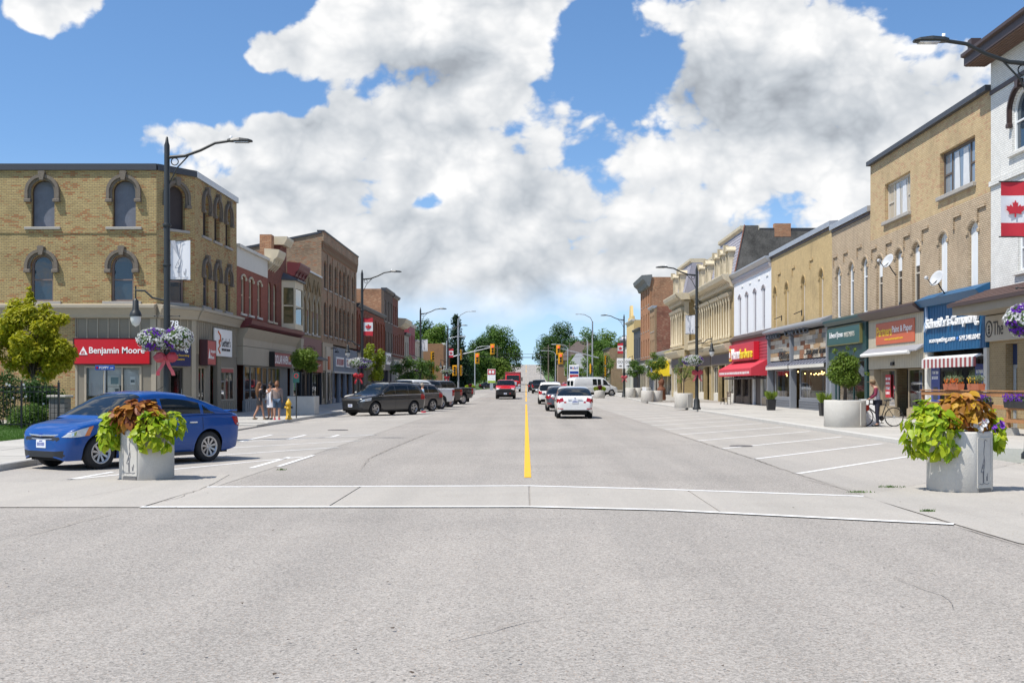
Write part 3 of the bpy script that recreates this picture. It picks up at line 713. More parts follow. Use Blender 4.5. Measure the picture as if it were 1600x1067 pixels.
# ------------------------------------------------------------------ left: corner building with the paint shop
def corner_building():
 root = thing('corner_building', 'three storey yellow brick corner building with arched stone hoods and taupe paint shop', 'building', T(-16, 51, 0))
 def frame(x, y, a, L): return Fc(root, T(x, y, 0) @ RZ(a))
 H, ZS = 11.2, 5.12
 A = frame(-46, 50.5, 0, 0); LA = 29.8            # side wall that faces the lane
 cx = lambda X_: X_ + 46
 r3 = [O(cx(X_), 1.02, 8.50, 10.55, .50) for X_ in (-28.3, -24.74, -21.18, -17.62)]; r2 = [O(cx(X_), .98, 5.24, 7.28, .47) for X_ in (-28.3, -24.8, -21.22, -17.70)]
 A.wall('brick_wall', BUFF, 0, LA, ZS - .15, H, r3 + r2)
 A.wall('brick_wall', BUFF, 0, cx(-19.75), -.2, ZS - .15, [])
 pb = glassmat('blue sky pane', (.03, .05, .07))
 for i, o in enumerate(r3):
  A.win(o, pm('old brown frame', (.08, .055, .04), .7, .2), BOARD, y=.16, fw=.04, rails=(), sill=(.28, .12, .10), hood=(.24, .15, .34), hmat=HOODM)
 for i, o in enumerate(r2): A.win(o, pm('mauve frame', (.20, .145, .125), .6, .1), pb, y=.12, fw=.09, rails=(.47,), sill=(.36, .13, .10), hood=(.24, .15, .18), hmat=HOODM, gap=0) if False else A.win(o, pm('mauve frame', (.20, .145, .125), .6, .1), pb, y=.12, fw=.09, rails=(.47,), sill=(.36, .13, .10), hood=(.24, .15, .18), hmat=HOODM)
 A.box('string_course', BUFF, 0, LA - .003, -.03, 0, 8.22, 8.36)
 Ch = Fc(root, T(-16.2, 50.5, 0) @ RZ(atan2(1.7, 1.2))); LC = math.hypot(1.2, 1.7)
 oc3 = O(LC / 2, .98, 8.50, 10.45, .48); oc2 = O(LC / 2, .9, 5.24, 7.28, .45)
 Ch.wall('brick_wall', BUFF, 0, LC, ZS - .15, H, [oc3, oc2])
 Ch.win(oc3, pm('old brown frame', (.08, .055, .04), .7, .2), pm('dark board', (.05, .04, .04), .8, .3, 2), y=.16, fw=.04, rails=(), sill=(.2, .12, .1), hood=(.22, .14, .34), hmat=HOODM)
 Ch.win(oc2, pm('mauve frame', (.20, .145, .125), .6, .1), pb, fw=.09, rails=(.47,), sill=(.2, .13, .1), hood=(.22, .14, .18), hmat=HOODM)
 B = Fc(root, T(-15, 52.2, 0) @ RZ(R(90)), -15.0, 'L', 52.2); LB = 7.5
 b3 = [O(u, .95, 8.50, 10.45, .46) for u in (1.75, 3.7, 5.75)]; b2 = [O(u, .9, 5.24, 7.28, .44) for u in (1.75, 3.7, 5.75)]
 B.wall('brick_wall', BUFF, 0, LB, ZS - .15, H, b3 + b2)
 for o in b3: B.win(o, pm('old brown frame', (.08, .055, .04), .7, .2), pm('dark board', (.05, .04, .04), .8, .3, 2), y=.16, fw=.04, rails=(), sill=(.22, .12, .1), hood=(.22, .14, .30), hmat=HOODM)
 for o in b2: B.win(o, pm('mauve frame', (.20, .145, .125), .6, .1), pb, fw=.07, rails=(.47,), sill=(.22, .13, .1), hood=(.22, .14, .16), hmat=HOODM)
 # parapet flashing and storefront cornice run round all three faces
 for fc, L, e0, e1 in ((A, LA, 0, .06), (Ch, LC, .0, .0), (B, LB, .0, 0)):
  fc.cornice('parapet_flashing', DARKGREY if fc is not B else GALV, e0 * 0, L + .02, [(-.10, H - .22), (.32, H - .22), (.32, H + .06), (-.10, H + .06)])
  fc.cornice('storefront_cornice', TAUPE2, 0 if fc is not A else 0, L + (.02 if fc is not B else .1), [(.0, ZS - .62), (-.16, ZS - .60), (-.20, ZS - .46), (-.34, ZS - .22), (-.42, ZS - .18), (-.42, ZS - .06), (.0, ZS + .02)])
  fc.box('interior_backing', DARK, .3, L - .3, .9, 1.0, ZS, H - .5) if fc is not Ch else None  # added dark panel that stops light behind the upper panes
 m = MB().prism([(-45.7, 51.2), (-16.4, 51.2), (-15.3, 52.5), (-15.3, 59.4), (-45.7, 59.4)], ZS - .3, ZS - .2, 'z'); m.v = [(x + 16, y - 51, z) for x, y, z in m.v]; part(root, 'floor', m, CEIL)
 m = MB().prism([(-45.7, 50.8), (-16.4, 50.8), (-15.3, 52.3), (-15.3, 59.4), (-45.7, 59.4)], H - .4, H - .3, 'z'); m.v = [(x + 16, y - 51, z) for x, y, z in m.v]; part(root, 'roof', m, TAR)
 B.box('side_wall', BUFF, LB - .28, LB - .005, .285, 30, -.2, H - .03)
 # side storefront: board and batten, red sign, three-pane window
 xa, xb = cx(-19.75), LA; zt = ZS - .62; wx0, wx1, wz0, wz1 = cx(-19.33), cx(-16.86), .74, 2.40
 A.wall('storefront_panel', TAUPE, xa, xb, -.1, zt, [O((wx0 + wx1) / 2, wx1 - wx0, wz0, wz1)], t=.2, y=-.02)
 battens(A, TAUPE2, xa + .05, xb - .25, 3.62, zt, .46, y=-.02); battens(A, TAUPE2, xa + .03, xb - .25, -.0, .62, .6, y=-.02)
 A.box('corner_board', TAUPE2, xb - .22, xb - .003, -.06, -.02, 0, zt); A.box('corner_board', TAUPE2, xa, xa + .10, -.05, -.02, 0, zt)
 A.box('base_strip', CONC, xa - .1, xb, -.3, -.02, 0, .22)
 w = shopwin(A, wx0 - .02, wx1 + .02, wz0 - .02, wz1 + .02, TAUPE2, y=-.06, mulls=(.345, .66), fw=.09)
 A.box('blind', pm('slatted blind', (.55, .55, .56), .6, .06), wx0 + .1, wx0 + .82, .16, .19, 1.10, 2.33, w); A.box('blind', pm('white blind', (.66, .65, .62), .6, .04), wx0 + 1.66, wx1 - .06, .16, .19, 1.32, 2.33, w)
 A.box('blind', pm('white blind', (.66, .65, .62), .6, .04), wx0 + .92, wx0 + 1.58, .16, .19, 1.55, 2.33, w)
 po = A.box('poster', pm('poster paper', (.70, .70, .64), .5, .1), wx0 + .98, wx0 + 1.50, .02, .03, 1.52, 1.98, w); A.box('poster', pm('poster paper', (.70, .70, .64), .5, .1), wx0 + .98, wx0 + 1.50, .02, .03, 1.02, 1.50, w)
 A.box('poster_picture', pm('poster teal', (.10, .20, .22), .5, .4, 8), wx0 + 1.12, wx0 + 1.46, .014, .019, 1.62, 1.92, w); A.box('poster_picture', pm('poster ink', (.05, .07, .07), .5, .4, 12), wx0 + 1.30, wx0 + 1.47, .014, .019, 1.06, 1.42, w)
 A.box('notice', SIGNW, wx0 + 1.95, wx0 + 2.18, .05, .06, 1.60, 1.95, w); A.box('notice_print', pm('poster ink', (.05, .07, .07)), wx0 + 1.98, wx0 + 2.15, .045, .049, 1.69, 1.81, w)
 m = MB().box(cx(-19.7), cx(-16.4), 1.6, 1.7, .1, zt); A.p('interior_backing', m, INTW); 
 s = sign(A, xa + .0, cx(-16.45), 2.50, 3.60, RED, y=-.17, d=.14, frame=pm('sign edge', (.05, .008, .01), .5)); 
 ftext(A, s, 'Benjamin Moore', xa + .66, cx(-16.45) - .22, 2.87, 3.24, -.175, SIGNW, bold=.016, extrude=.008)
 tri = MB().prism([(xa + .22, 2.90), (xa + .60, 2.90), (xa + .41, 3.26)], -.188, -.176); tg = A.p('emblem', tri, SIGNW, s)
 for k, (a, b) in enumerate(((.30, .34), (.37, .41), (.44, .48))): A.p('emblem', MB().prism([(xa + a, 2.93), (xa + b, 2.93), (xa + (a + b) / 2 + .06 - k * .03, 3.06 + (.03 if k == 1 else 0)), (xa + a + .04 - k * .02, 3.06)], -.194, -.189), RED, s)
 # chamfer: door with a blue sign over it
 Ch.wall('storefront_panel', TAUPE, 0, LC, -.1, zt, [O(LC / 2 - .12, .98, .0, 2.35)], t=.2, y=-.02)
 door(Ch, LC / 2 - .6, LC / 2 + .36, .15, 2.33, pm('black door', (.02, .02, .022), .4, .1), y=.06)
 Ch.box('interior_backing', DARK, .2, LC - .2, 1.0, 1.1, 0, zt)  # dark light-blocking panel added behind the door
 for a, b in ((.0, .16), (LC - .24, LC - .003)): Ch.box('corner_board', TAUPE2, a + .003, b, -.06, -.02, 0, zt)
 battens(Ch, TAUPE2, .42, LC - .45, 3.1, zt, .4, y=-.02)
 NAVY = pm('sign navy', (.012, .018, .09), .4, .05); s = sign(Ch, .38, LC - .34, 2.42, 3.62, NAVY, y=-.14, d=.11)
 ftext(Ch, s, 'ring', 1.0, LC - .5, 3.02, 3.34, -.145, SIGNW, extrude=.006); ftext(Ch, s, 'Home Decorating', .72, LC - .45, 2.83, 2.95, -.145, GOLD, extrude=.006); ftext(Ch, s, 'Centre', .95, LC - .7, 2.68, 2.79, -.145, GOLD, extrude=.006)
 # street front: battens, two signs, windows, recessed door
 ops = [O(.95, 1.15, .72, 2.42), O(3.05, 1.25, .0, 3.0), O(5.55, 2.5, .80, 2.45)]
 B.wall('storefront_panel', TAUPE, 0, LB - .05, -.1, zt, ops, t=.2, y=-.02); battens(B, TAUPE2, .1, LB - .1, 3.0, zt, .30, y=-.02, w=.05); battens(B, TAUPE2, 4.2, LB - .3, -.0, .75, .42, y=-.02); battens(B, TAUPE2, 3.75, 4.25, .1, 3.0, .25, y=-.02)
 shopwin(B, .38, 1.52, .72, 2.42, TAUPE2, y=-.03, mulls=(.5,)); w = shopwin(B, 4.3, 6.8, .80, 2.45, TAUPE2, y=-.03, mulls=(.34, .67))
 B.box('banner_strip', pm('faded red print', (.40, .05, .045), .5, .1), 4.42, 6.7, -.035, -.03, 2.20, 2.38, w)
 for i in range(3): B.box('shelf_goods', pm('red and white packs', (.50, .12, .11), .5, .9, 5), 4.5 + i * .78, 5.05 + i * .78, .25, .45, .85, 1.9, w)
 door(B, 2.45, 3.65, .15, 2.6, pm('dark brown door', (.03, .022, .018), .5, .1), y=.9); B.box('door_recess', pm('dark brown door', (.03, .022, .018)), 2.42, 3.68, .92, .99, 2.6, 3.0)
 B.box('interior_backing', INTW, .2, LB - .3, 1.8, 1.9, 0, zt)
 s = sign(B, .55, 1.95, 2.52, 3.62, pm('faded sign red', (.42, .035, .04), .4), y=-.42, d=.36, frame=pm('sign edge', (.05, .008, .01))); ftext(B, s, 'Benjamin', 1.05, 1.85, 3.02, 3.22, -.425, SIGNW, extrude=.006); ftext(B, s, 'Moore', 1.05, 1.6, 2.78, 2.95, -.425, SIGNW, extrude=.006)
 B.p('emblem', MB().prism([(.65, 2.80), (.98, 2.80), (.82, 3.24)], -.44, -.426), SIGNW, s)
 s = sign(B, 2.75, 5.95, 2.97, 4.30, SIGNW, y=-.16, d=.08); ftext(B, s, "Gerber's", 3.95, 5.6, 3.45, 3.88, -.165, pm('ink', (.03, .03, .03)), extrude=.006, bold=.002); strokes(B, s, 3.95, 5.6, 3.24, 3.36, -.165, pm('ink', (.03, .03, .03)))
 ORG = pm('sign orange', (.62, .12, .02), .4)
 for pts in ([(3.3, 4.15), (3.65, 4.0), (3.72, 3.7), (3.4, 3.62)], [(3.45, 3.75), (3.6, 3.45), (3.3, 3.32), (3.62, 3.12)]): B.p('emblem', MB().tube([(x, -.165, z) for x, z in pts], .045, 6), ORG, s)
corner_building()
# ------------------------------------------------------------------ left row
REDB = brickmat('red brick', (.33, .085, .05), (.27, .066, .04), (.21, .09, .06), None, .22)
DKRED = brickmat('dark red brick', (.245, .068, .04), (.18, .048, .03), (.15, .075, .05), None, .35)
YELB = brickmat('dull yellow brick', (.33, .24, .12), (.27, .19, .09), (.20, .15, .09), None, .35)
BRNB = brickmat('brown mottled brick', (.40, .275, .165), (.28, .18, .11), (.25, .19, .13), (.42, .16, .07), .45)
ORNB = brickmat('orange rough brick', (.50, .20, .085), (.36, .15, .07), (.36, .27, .18), (.56, .30, .15), .5)
CREAM = pm('cream paint', (.60, .52, .37), .6, .10, 2); OFFW = pm('off white paint', (.62, .59, .52), .6, .08, 2); MAROON = pm('maroon trim', (.13, .022, .026), .5, .1)
BEIGE = pm('beige stucco', (.40, .35, .265), .8, .10, 1.5, .15); INK = pm('ink', (.03, .03, .03)); GREYP = pm('blue grey paint', (.20, .23, .28), .6, .1)
def arch_row(us, w, zb, zt, rise=.25, kind='seg'): return [O(u, w, zb, zt, rise, kind) for u in us]

def red_shop():
 fc, L = building('brick_shop', 'two storey red brick shop with wide white parapet beside the corner building', 'L', 59.72, 66.8); H, ZS = 8.9, 4.95
 ops = arch_row([fc.U(x) for x in (380, 392, 405)], .85, 5.35, 7.35, .10)
 fc.wall('brick_wall', REDB, 0, L, ZS - .3, 7.75, ops); fc.box('parapet', OFFW, .002, L - .002, -.02, .28, 7.75, H - .12); fc.cornice('parapet_cap', OFFW, -.02, L + .02, [(-.16, H - .16), (.3, H - .16), (.3, H), (-.16, H)])
 for o in ops: fc.win(o, CREAM, glassmat('dark pane', (.015, .015, .02)), fw=.10, rails=(.5,), sill=(.12, .12, .1), smat=OFFW, hood=(.10, .06, .0, False), hmat=CREAM)
 fc.shell(L, ZS - .35, H, REDB); return fc, L
def bay_building():
 fc, L = building('italianate_building', 'dark red brick building with cream bay window and bracketed cornice stubs', 'L', 66.82, 76.7); H, ZS = 9.7, 4.95
 ops = arch_row([fc.U(421.5), fc.U(429.5)], .85, 5.3, 7.6, .42) + arch_row([fc.U(462)], .85, 5.3, 7.5, .3)
 fc.wall('brick_wall', DKRED, 0, L, ZS - .3, 8.6, ops)
 for o in ops: fc.win(o, CREAM, fw=.09, rails=(.5,), smat=CREAM)
 # heavy cornice in three stubs with a chimney between
 for x0, x1, z in ((.05, 2.0, 8.6), (6.4, L - .05, 8.5)):
  fc.cornice('cornice', CREAM if x0 < 3 else MAROON, x0, x1, [(.2, z), (-.30, z), (-.34, z + .22), (-.55, z + .40), (-.66, z + .72), (-.66, z + .82), (.2, z + .9)])
  for k in range(4):
   xx = x0 + .15 + k * (x1 - x0 - .3) / 3; fc.p('bracket', MB().prism([(0, z - .35), (-.28, z - .05), (-.5, z + .3), (0, z + .3)], xx - .07, xx + .07, 'x'), CREAM if x0 < 3 else MAROON)
 fc.box('attic_block', DKRED, 3.4, 5.2, -.02, .9, 8.6, 10.3); fc.cornice('attic_cornice', CREAM, 3.3, 5.3, [(.2, 10.1), (-.25, 10.1), (-.45, 10.45), (-.45, 10.6), (.9, 10.6), (.9, 10.1)])
 ch = fc.box('chimney', ORNB, 2.35, 3.1, .3, 1.0, 8.4, 10.6); fc.box('chimney_cap', OFFW, 2.28, 3.17, .23, 1.07, 8.9, 9.05, ch)
 # bay window: three faces, base and little roof
 x0, x1 = fc.U(440), fc.U(458); mb = MB(); P = [(x0, 0), (x0 + .5, -.75), (x1 - .5, -.75), (x1, 0)]
 bay = fc.p('bay_window', MB().prism(P, 5.0, 5.35, 'z').prism(P, 7.55, 8.0, 'z'), CREAM)
 Q = [(x0 - .1, 0), (x0 + .44, -.9), (x1 - .44, -.9), (x1 + .1, 0)]; fc.p('bay_roof', MB().prism(Q, 8.0, 8.12, 'z').add([(x, y, 8.12) for x, y in Q] + [(x0 + .5, 0, 8.5), (x1 - .5, 0, 8.5)], [(0, 1, 4), (1, 2, 5, 4), (2, 3, 5)]), DARKGREY, bay)
 for (ax, ay), (bx, by) in zip(P, P[1:]):
  d = Vector((bx - ax, by - ay)); l = d.length; Mx = T(ax, ay, 0) @ RZ(atan2(d.y, d.x))
  m = MB().box(0, .12, 0, .1, 5.35, 7.55).box(l - .12, l, 0, .1, 5.35, 7.55).box(.12, l - .12, .02, .09, 6.4, 6.48).xf(Mx); fc.p('sash', m, CREAM, bay)
  fc.p('pane', MB().quad((.1, .06, 5.35), (l - .1, .06, 5.35), (l - .1, .06, 7.55), (.1, .06, 7.55)).xf(Mx), glassmat('olive pane', (.05, .05, .02)), bay)
 fc.shell(L, ZS - .35, H - .8, DKRED); return fc, L
def dollar_front(f1, L1, f2, L2):
 # one shop front stretches across the two buildings: each half belongs to its own building
 for fc, L, a in ((f1, L1, .12), (f2, L2, 0)):
  x1 = L if fc is f1 else 6.9
  fc.cornice('storefront_cornice', MAROON, a - (.1 if fc is f1 else 0), x1 + (0 if fc is f1 else .3), [(.0, 4.55), (-.35, 4.55), (-.75, 4.75), (-.80, 4.95), (.0, 5.1)])
  fc.p('fascia', MB().prism([(.02, 3.62), (-.30, 3.62), (-.30, 4.0), (-.62, 4.55), (.02, 4.55)], a, x1, 'x'), BEIGE)
  fc.box('fascia', BEIGE, a, x1, -.30, .02, 2.62, 3.60)
 f2.p('fascia_end', MB().prism([(6.9, 2.62), (7.2, 2.62), (7.9, 4.55), (6.9, 4.55)], -.60, -.02), BEIGE)
 s = sign(f2, -.9, 3.8, 2.66, 3.44, pm('dull sign red', (.27, .03, .035), .5, .08), y=-.62, d=.30, frame=BLACKM); ftext(f2, s, 'DOLLAR HAVEN', -.8, 2.75, 2.80, 3.30, -.625, SIGNW, extrude=.006, bold=.02); ftext(f2, s, 'AND', 2.95, 3.5, 3.1, 3.3, -.625, GOLD, extrude=.006); ftext(f2, s, 'DISCOUNT', 2.9, 3.7, 2.8, 2.96, -.625, SIGNW, extrude=.006)
 f1.box('shutter_panel', pm('dark slate panel', (.07, .075, .085), .6), .15, 1.5, .35, .42, SW, 2.62); f1.box('stripe', MAROON, .15, 1.5, .335, .349, 1.4, 1.95)
 GR = pm('grey aluminium', (.27, .29, .30), .4, .06)
 for fc, x0, x1, ms in ((f1, 1.6, L1 - .02, (.25, .5, .75)), (f2, .02, 3.4, (.33, .66))):
  shopwin(fc, x0, x1, .75, 2.60, GR, y=-.02, mulls=ms, fw=.06); fc.box('bulkhead', GR, x0, x1, -.04, .1, 0, .74); battens(fc, pm('grey trim dark', (.15, .16, .17)), x0 + .05, x1 - .05, .14, .70, .5, y=-.04, d=.015)
 f2.box('panel', GR, 3.42, 5.6, .0, .1, 0, 2.62); battens(f2, pm('grey trim dark', (.15, .16, .17)), 3.5, 5.5, .1, 2.6, .3, y=0, d=.02); door(f2, 5.8, 6.8, .15, 2.5, BLACKM, y=.3)
 f2.box('panel', OFFW, 6.85, 7.0, -.1, .1, 0, 2.62); shopwin(f2, 7.1, L2 - .1, .6, 2.5, BLACKM); f2.box('fascia', TAUPE, 7.25, L2 - .02, -.05, .02, 2.62, 4.6); f2.box('bulkhead', DARKGREY, 7.1, L2 - .1, .1, .2, 0, .6)
 m = MB(); m.tube([(7.6, 0, 3.9), (7.6, -1.4, 3.9)], .02, 6).tube([(7.6, -.1, 3.5), (7.6, -.6, 3.8), (7.6, -1.2, 4.05), (7.6, -1.35, 3.95)], .015, 6)
 for k in range(3): m.lathe([(.12 - .012, 0), (.12, .012), (.12 + .012, 0), (.12, -.012), (.12 - .012, 0)], 12, (7.6, -.35 - k * .33, 3.98), 'x')
 b = f2.p('sign_bracket', m, BLACKM); f2.box('hanging_sign', pm('painted board', (.35, .36, .33), .5, .5, 4), 7.575, 7.625, -1.3, -.45, 3.05, 3.80, b)
 # posters of drinks in the dark door bay
 for k, c in enumerate(((.45, .08, .06), (.10, .35, .12), (.12, .25, .42))): f2.box('window_poster', pm('poster %d' % k, c, .5, .6, 6), 7.6 + k * .5, 8.0 + k * .5, .10, .11, 1.0 + .2 * k, 2.0 + .1 * k)
def gothic_building():
 fc, L = building('gothic_shop', 'narrow yellow brick shop with pointed arch windows and maroon panels', 'L', 76.72, 84.4); H, ZS = 9.35, 4.9
 us = [1.15, 2.75, 4.75, 6.35]; ops = [O(u, 1.15, 5.1, 7.75, .75, 'goth') for u in us]
 fc.wall('brick_wall', YELB, 0, L, ZS - .1, H, ops)
 for o in ops: fc.win(o, OFFW, fw=.10, rails=(.05,), mulls=(.5,), blind=(.45, 1.0), bmat=MAROON, hood=(.16, .08, .2, False), hmat=pm('pale stone', (.45, .37, .25), .8, .15))
 for u in us: fc.p('gable_drip', MB().prism([(u - .8, 8.0), (u - .62, 8.0), (u, 8.75), (u + .62, 8.0), (u + .8, 8.0), (u, 8.98)], -.07, 0), YELB)
 fc.cornice('coping', GALV, -.02, L + .02, [(-.08, H), (.32, H), (.32, H + .12), (-.08, H + .12)])
 fc.box('spandrel', MAROON, .02, L - .02, -.03, .02, 3.6, ZS - .1); fc.cornice('awning_ledge', DARKGREY, .05, L - .05, [(0, 3.5), (-.5, 3.3), (-.5, 3.42), (0, 3.62)])
 s = sign(fc, .3, L - .5, 2.45, 3.3, pm('rusty sign', (.30, .05, .02), .5, .3, 2), y=-.2); fc.p('script', MB().tube([(1.0 + k * .32, -.21, 2.7 + .35 * abs(sin(k * 1.3))) for k in range(17)], .045, 5), OFFW, s)
 shopwin(fc, .2, 2.6, .6, 2.4, BLACKM, mulls=(.5,)); fc.box('bulkhead', DARKGREY, .2, 2.6, .1, .2, 0, .6); door(fc, 2.75, 3.75, .15, 2.35, BLACKM, y=.5); shopwin(fc, 3.9, L - .3, .6, 2.4, BLACKM, mulls=(.5,)); fc.box('bulkhead', DARKGREY, 3.9, L - .3, .1, .2, 0, .6)
 for x in (.02, 2.62, 3.78, L - .28): fc.box('pier', DARKGREY, x, x + .16, -.05, .1, 0, 2.45)
 fc.shell(L, ZS - .15, H, YELB)
def tall_brown():
 fc, L = building('tall_brick_block', 'tall three storey brown brick block with corbelled parapet on the left row', 'L', 84.42, 101.9); H, ZS = 12.8, 5.0
 us = [fc.U(x) for x in (508, 516, 524.5, 531.5, 537.5, 544, 551)]
 o3 = arch_row(us, 1.0, 8.75, 10.85, .3); o2 = arch_row(us, 1.0, 5.3, 7.75, .3)
 fc.wall('brick_wall', BRNB, 0, L, ZS - .3, H - .02, o3 + o2)
 for o in o3 + o2: fc.win(o, pm('brown sash', (.12, .09, .07), .6), glassmat('blue sky pane', (.03, .05, .07)), fw=.08, rails=(.5,), smat=STONE)
 n = 34; me = MB().prism([(0, 11.35), (-.10, 11.55), (-.16, 12.1), (0, 12.1)], -.11, .11, 'x').mesh('corbel', BRNB)
 for i in range(n): fc.p('corbel', me, None, loc=((i + .5) * L / n, 0, 0))
 fc.box('parapet', BRNB, .002, L - .002, -.16, 0, 12.1, H); fc.cornice('coping', DARKGREY, -.04, L + .04, [(-.22, H), (.32, H), (.32, H + .1), (-.22, H + .1)])
 for u in us: fc.box('pilaster', BRNB, u + .82, u + 1.12, -.06, 0, ZS, 11.3)
 # sloping side parapet that the neighbours leave bare
 fc.p('side_coping', MB().prism([(.0, H + .02), (5, H - 1.0), (15.9, H - 2.9), (15.9, H - 3.06), (5, H - 1.16), (0, H - .14)], -.06, .30, 'x'), DARKGREY)
 TILE = pm('tan tile', (.36, .29, .20), .6, .12)
 fc.box('entrance_panel', TILE, .1, 4.6, -.08, .02, 2.6, 4.7); fc.box('entrance_panel', pm('pale panel', (.46, .40, .31), .6, .1), 1.3, 3.4, -.14, -.081, .2, 4.4); s = sign(fc, 1.9, 2.8, 2.7, 3.7, pm('orange plaque', (.45, .10, .02), .5, .2), y=-.2, d=.06)
 door(fc, 1.75, 2.95, .15, 2.5, DARKGREY, y=-.17); shopwin(fc, .15, 1.25, .5, 2.55, TILE, y=-.05); shopwin(fc, 3.45, 4.55, .5, 2.55, TILE, y=-.05); fc.box('bulkhead', TILE, .1, 4.6, -.02, .1, 0, .5)
 for x in (2.9, 3.7): fc.p('goose_lamp', MB().tube([(x, -.1, 4.3), (x, -.5, 4.4), (x, -.6, 4.15)], .02, 6).lathe([(.02, .0), (.14, -.14)], 10, (x, -.6, 4.15)), BLACKM)
 fc.box('fascia', GREYP, 4.7, L - .3, -.10, .02, 2.6, 4.5); battens(fc, pm('grey seam', (.15, .175, .21)), 4.8, L - .4, 2.65, 4.45, .45, y=-.10, d=.012)
 for a, b, t1 in ((5.6, 9.4, 'FAMILY DENTAL'), (10.6, 15.8, 'TREASURES')): s = sign(fc, a, b, 3.0, 3.75, SIGNW, y=-.18, d=.07); strokes(fc, s, a + .2, b - .2, 3.12, 3.62, -.185, pm('faded red ink', (.40, .05, .05)))
 fc.box('fascia_rail', OFFW, 4.7, L - .3, -.2, .02, 2.48, 2.6)
 for k in range(4):
  x0 = 4.75 + k * 3.05; (shopwin(fc, x0 + .1, x0 + 1.9, .5, 2.45, GREYP, mulls=(.5,)), fc.box('bulkhead', GREYP, x0, x0 + 1.95, .05, .2, 0, .5), door(fc, x0 + 2.0, x0 + 2.9, .15, 2.4, GREYP, y=.3)); fc.box('pier', GREYP, x0 - .08, x0 + .08, -.08, .1, 0, 2.48)
 fc.shell(L, ZS - .35, H, BRNB, depth=16, slope=True)
def plain(name, label, side, Ya, Yb, H, mat, ZS=4.6, cols=3, floors=1, ww=.95, fmat=None, trim=None, shop=None, shopcol=None, sign_txt=None, rise=.2, coping=True, X0=None, pil=False, sidemat=None, depth=14, sill=True, glass=None, base=0.0, group=None):
 fc, L = building(name, label, side, Ya, Yb, X0, group=group); fmat = fmat or OFFW; trim = trim or DARKGREY; sc = shopcol or TAUPE2
 H += base; ZS += base
 fh = (H - ZS - .5) / floors; ops = []
 for f in range(floors): ops += arch_row([(i + .5) * L / cols for i in range(cols)], ww, ZS + f * fh + .45, ZS + f * fh + fh * .82, rise)
 fc.wall('brick_wall', mat, 0, L, ZS - .1, H, ops)
 for o in ops: fc.win(o, fmat, glass, fw=.09, rails=(.5,), sill=(.1, .1, .07))
 if coping: fc.cornice('coping', trim, -.02, L + .02, [(.0, H - .25), (-.14, H - .2), (-.3, H), (-.3, H + .1), (.32, H + .1), (.32, H - .01)])
 if pil:
  for i in range(cols + 1): fc.box('pilaster', mat, i * L / cols - .22 if i else .0, i * L / cols + .22 if i < cols else L, -.12, 0, ZS, H - .6)
  for i in range(cols): fc.p('arch_band', MB().prism([(i * L / cols + .24, H - 1.2), ((i + .5) * L / cols, H - .75), ((i + 1) * L / cols - .24, H - 1.2), ((i + 1) * L / cols - .24, H - .6), (i * L / cols + .24, H - .6)], -.10, 0), mat)
 fc.box('fascia', sc, .02, L - .02, -.14, .02, ZS - 1.5, ZS - .1); fc.cornice('storefront_cornice', trim, 0, L, [(0, ZS - .2), (-.3, ZS - .15), (-.34, ZS), (0, ZS + .06)])
 if sign_txt:
  s = sign(fc, L * .15, L * .85, ZS - 1.3, ZS - .5, SIGNW, y=-.22, d=.07); strokes(fc, s, L * .2, L * .8, ZS - 1.15, ZS - .65, -.225, pm('blue ink', (.05, .09, .3)))
 n = max(2, int(L / 2.6)); zt = ZS - 1.52
 for k in range(n):
  a, b = k * L / n + .12, (k + 1) * L / n - .12
  if k == n // 2: door(fc, a, min(b, a + 1.1), base + .15, zt, sc, y=.4); fc.box('pier', sc, min(b, a + 1.1), b + .1, .0, .2, 0, zt)
  else: shopwin(fc, a, b, base + .6, zt, sc); fc.box('bulkhead', sc, a, b, .05, .2, 0, base + .6)
  fc.box('pier', sc, k * L / n + .002, k * L / n + .11, -.06, .2, 0, zt)
 fc.shell(L, ZS - .15, H, mat, sidemat=sidemat, depth=depth); return fc, L
f1, L1 = red_shop(); f2, L2 = bay_building(); dollar_front(f1, L1, f2, L2); gothic_building(); tall_brown()
fc, L = plain('arcaded_brick_shop', 'low red brick shop with tall brick pilasters behind the flag lamp post', 'L', 101.92, 121.6, 8.7, brickmat('warm red brick', (.30, .075, .03), (.24, .055, .025), (.18, .09, .06), None, .3), cols=9, ww=.75, pil=True, fmat=pm('dark sash', (.05, .04, .035)), rise=.3)
s = sign(fc, 8.0, 11.6, 3.5, 4.6, SIGNW, y=-1.7, d=.12); ftext(fc, s, 'TAVERN', 8.3, 11.3, 3.75, 4.35, -1.705, INK, extrude=.006); fc.p('sign_bracket', MB().tube([(9, 0, 4.4), (9, -1.6, 4.4)], .03, 6), BLACKM, s)
plain('brown_brick_block', 'three storey brown brick block with rough orange side wall', 'L', 121.62, 129.5, 11.7, brickmat('drab brown brick', (.15, .11, .085), (.11, .08, .065), (.11, .09, .07), None, .3), cols=3, floors=2, sidemat=ORNB, shopcol=DARKGREY, depth=16)
plain('red_brick_block', 'three storey deep red brick block next to the brown block', 'L', 129.52, 135.0, 11.6, DKRED, cols=3, floors=2, shopcol=OFFW, sign_txt='Insurance', sidemat=ORNB, depth=16)
fc, L = plain('cream_cornice_shop', 'small red brick shop topped by a heavy cream cornice', 'L', 135.02, 142.0, 8.7, DKRED, cols=3, trim=CREAM, shopcol=CREAM); fc.cornice('upper_cornice', CREAM, -.1, L + .1, [(0, 8.3), (-.35, 8.4), (-.8, 8.8), (-.95, 9.3), (.3, 9.4)])
plain('grey_shop', 'plain grey rendered shop with white upper corner', 'L', 142.02, 147.5, 7.9, pm('grey render', (.33, .30, .25), .85, .12, 1, .2), cols=2, shopcol=TAUPE2)
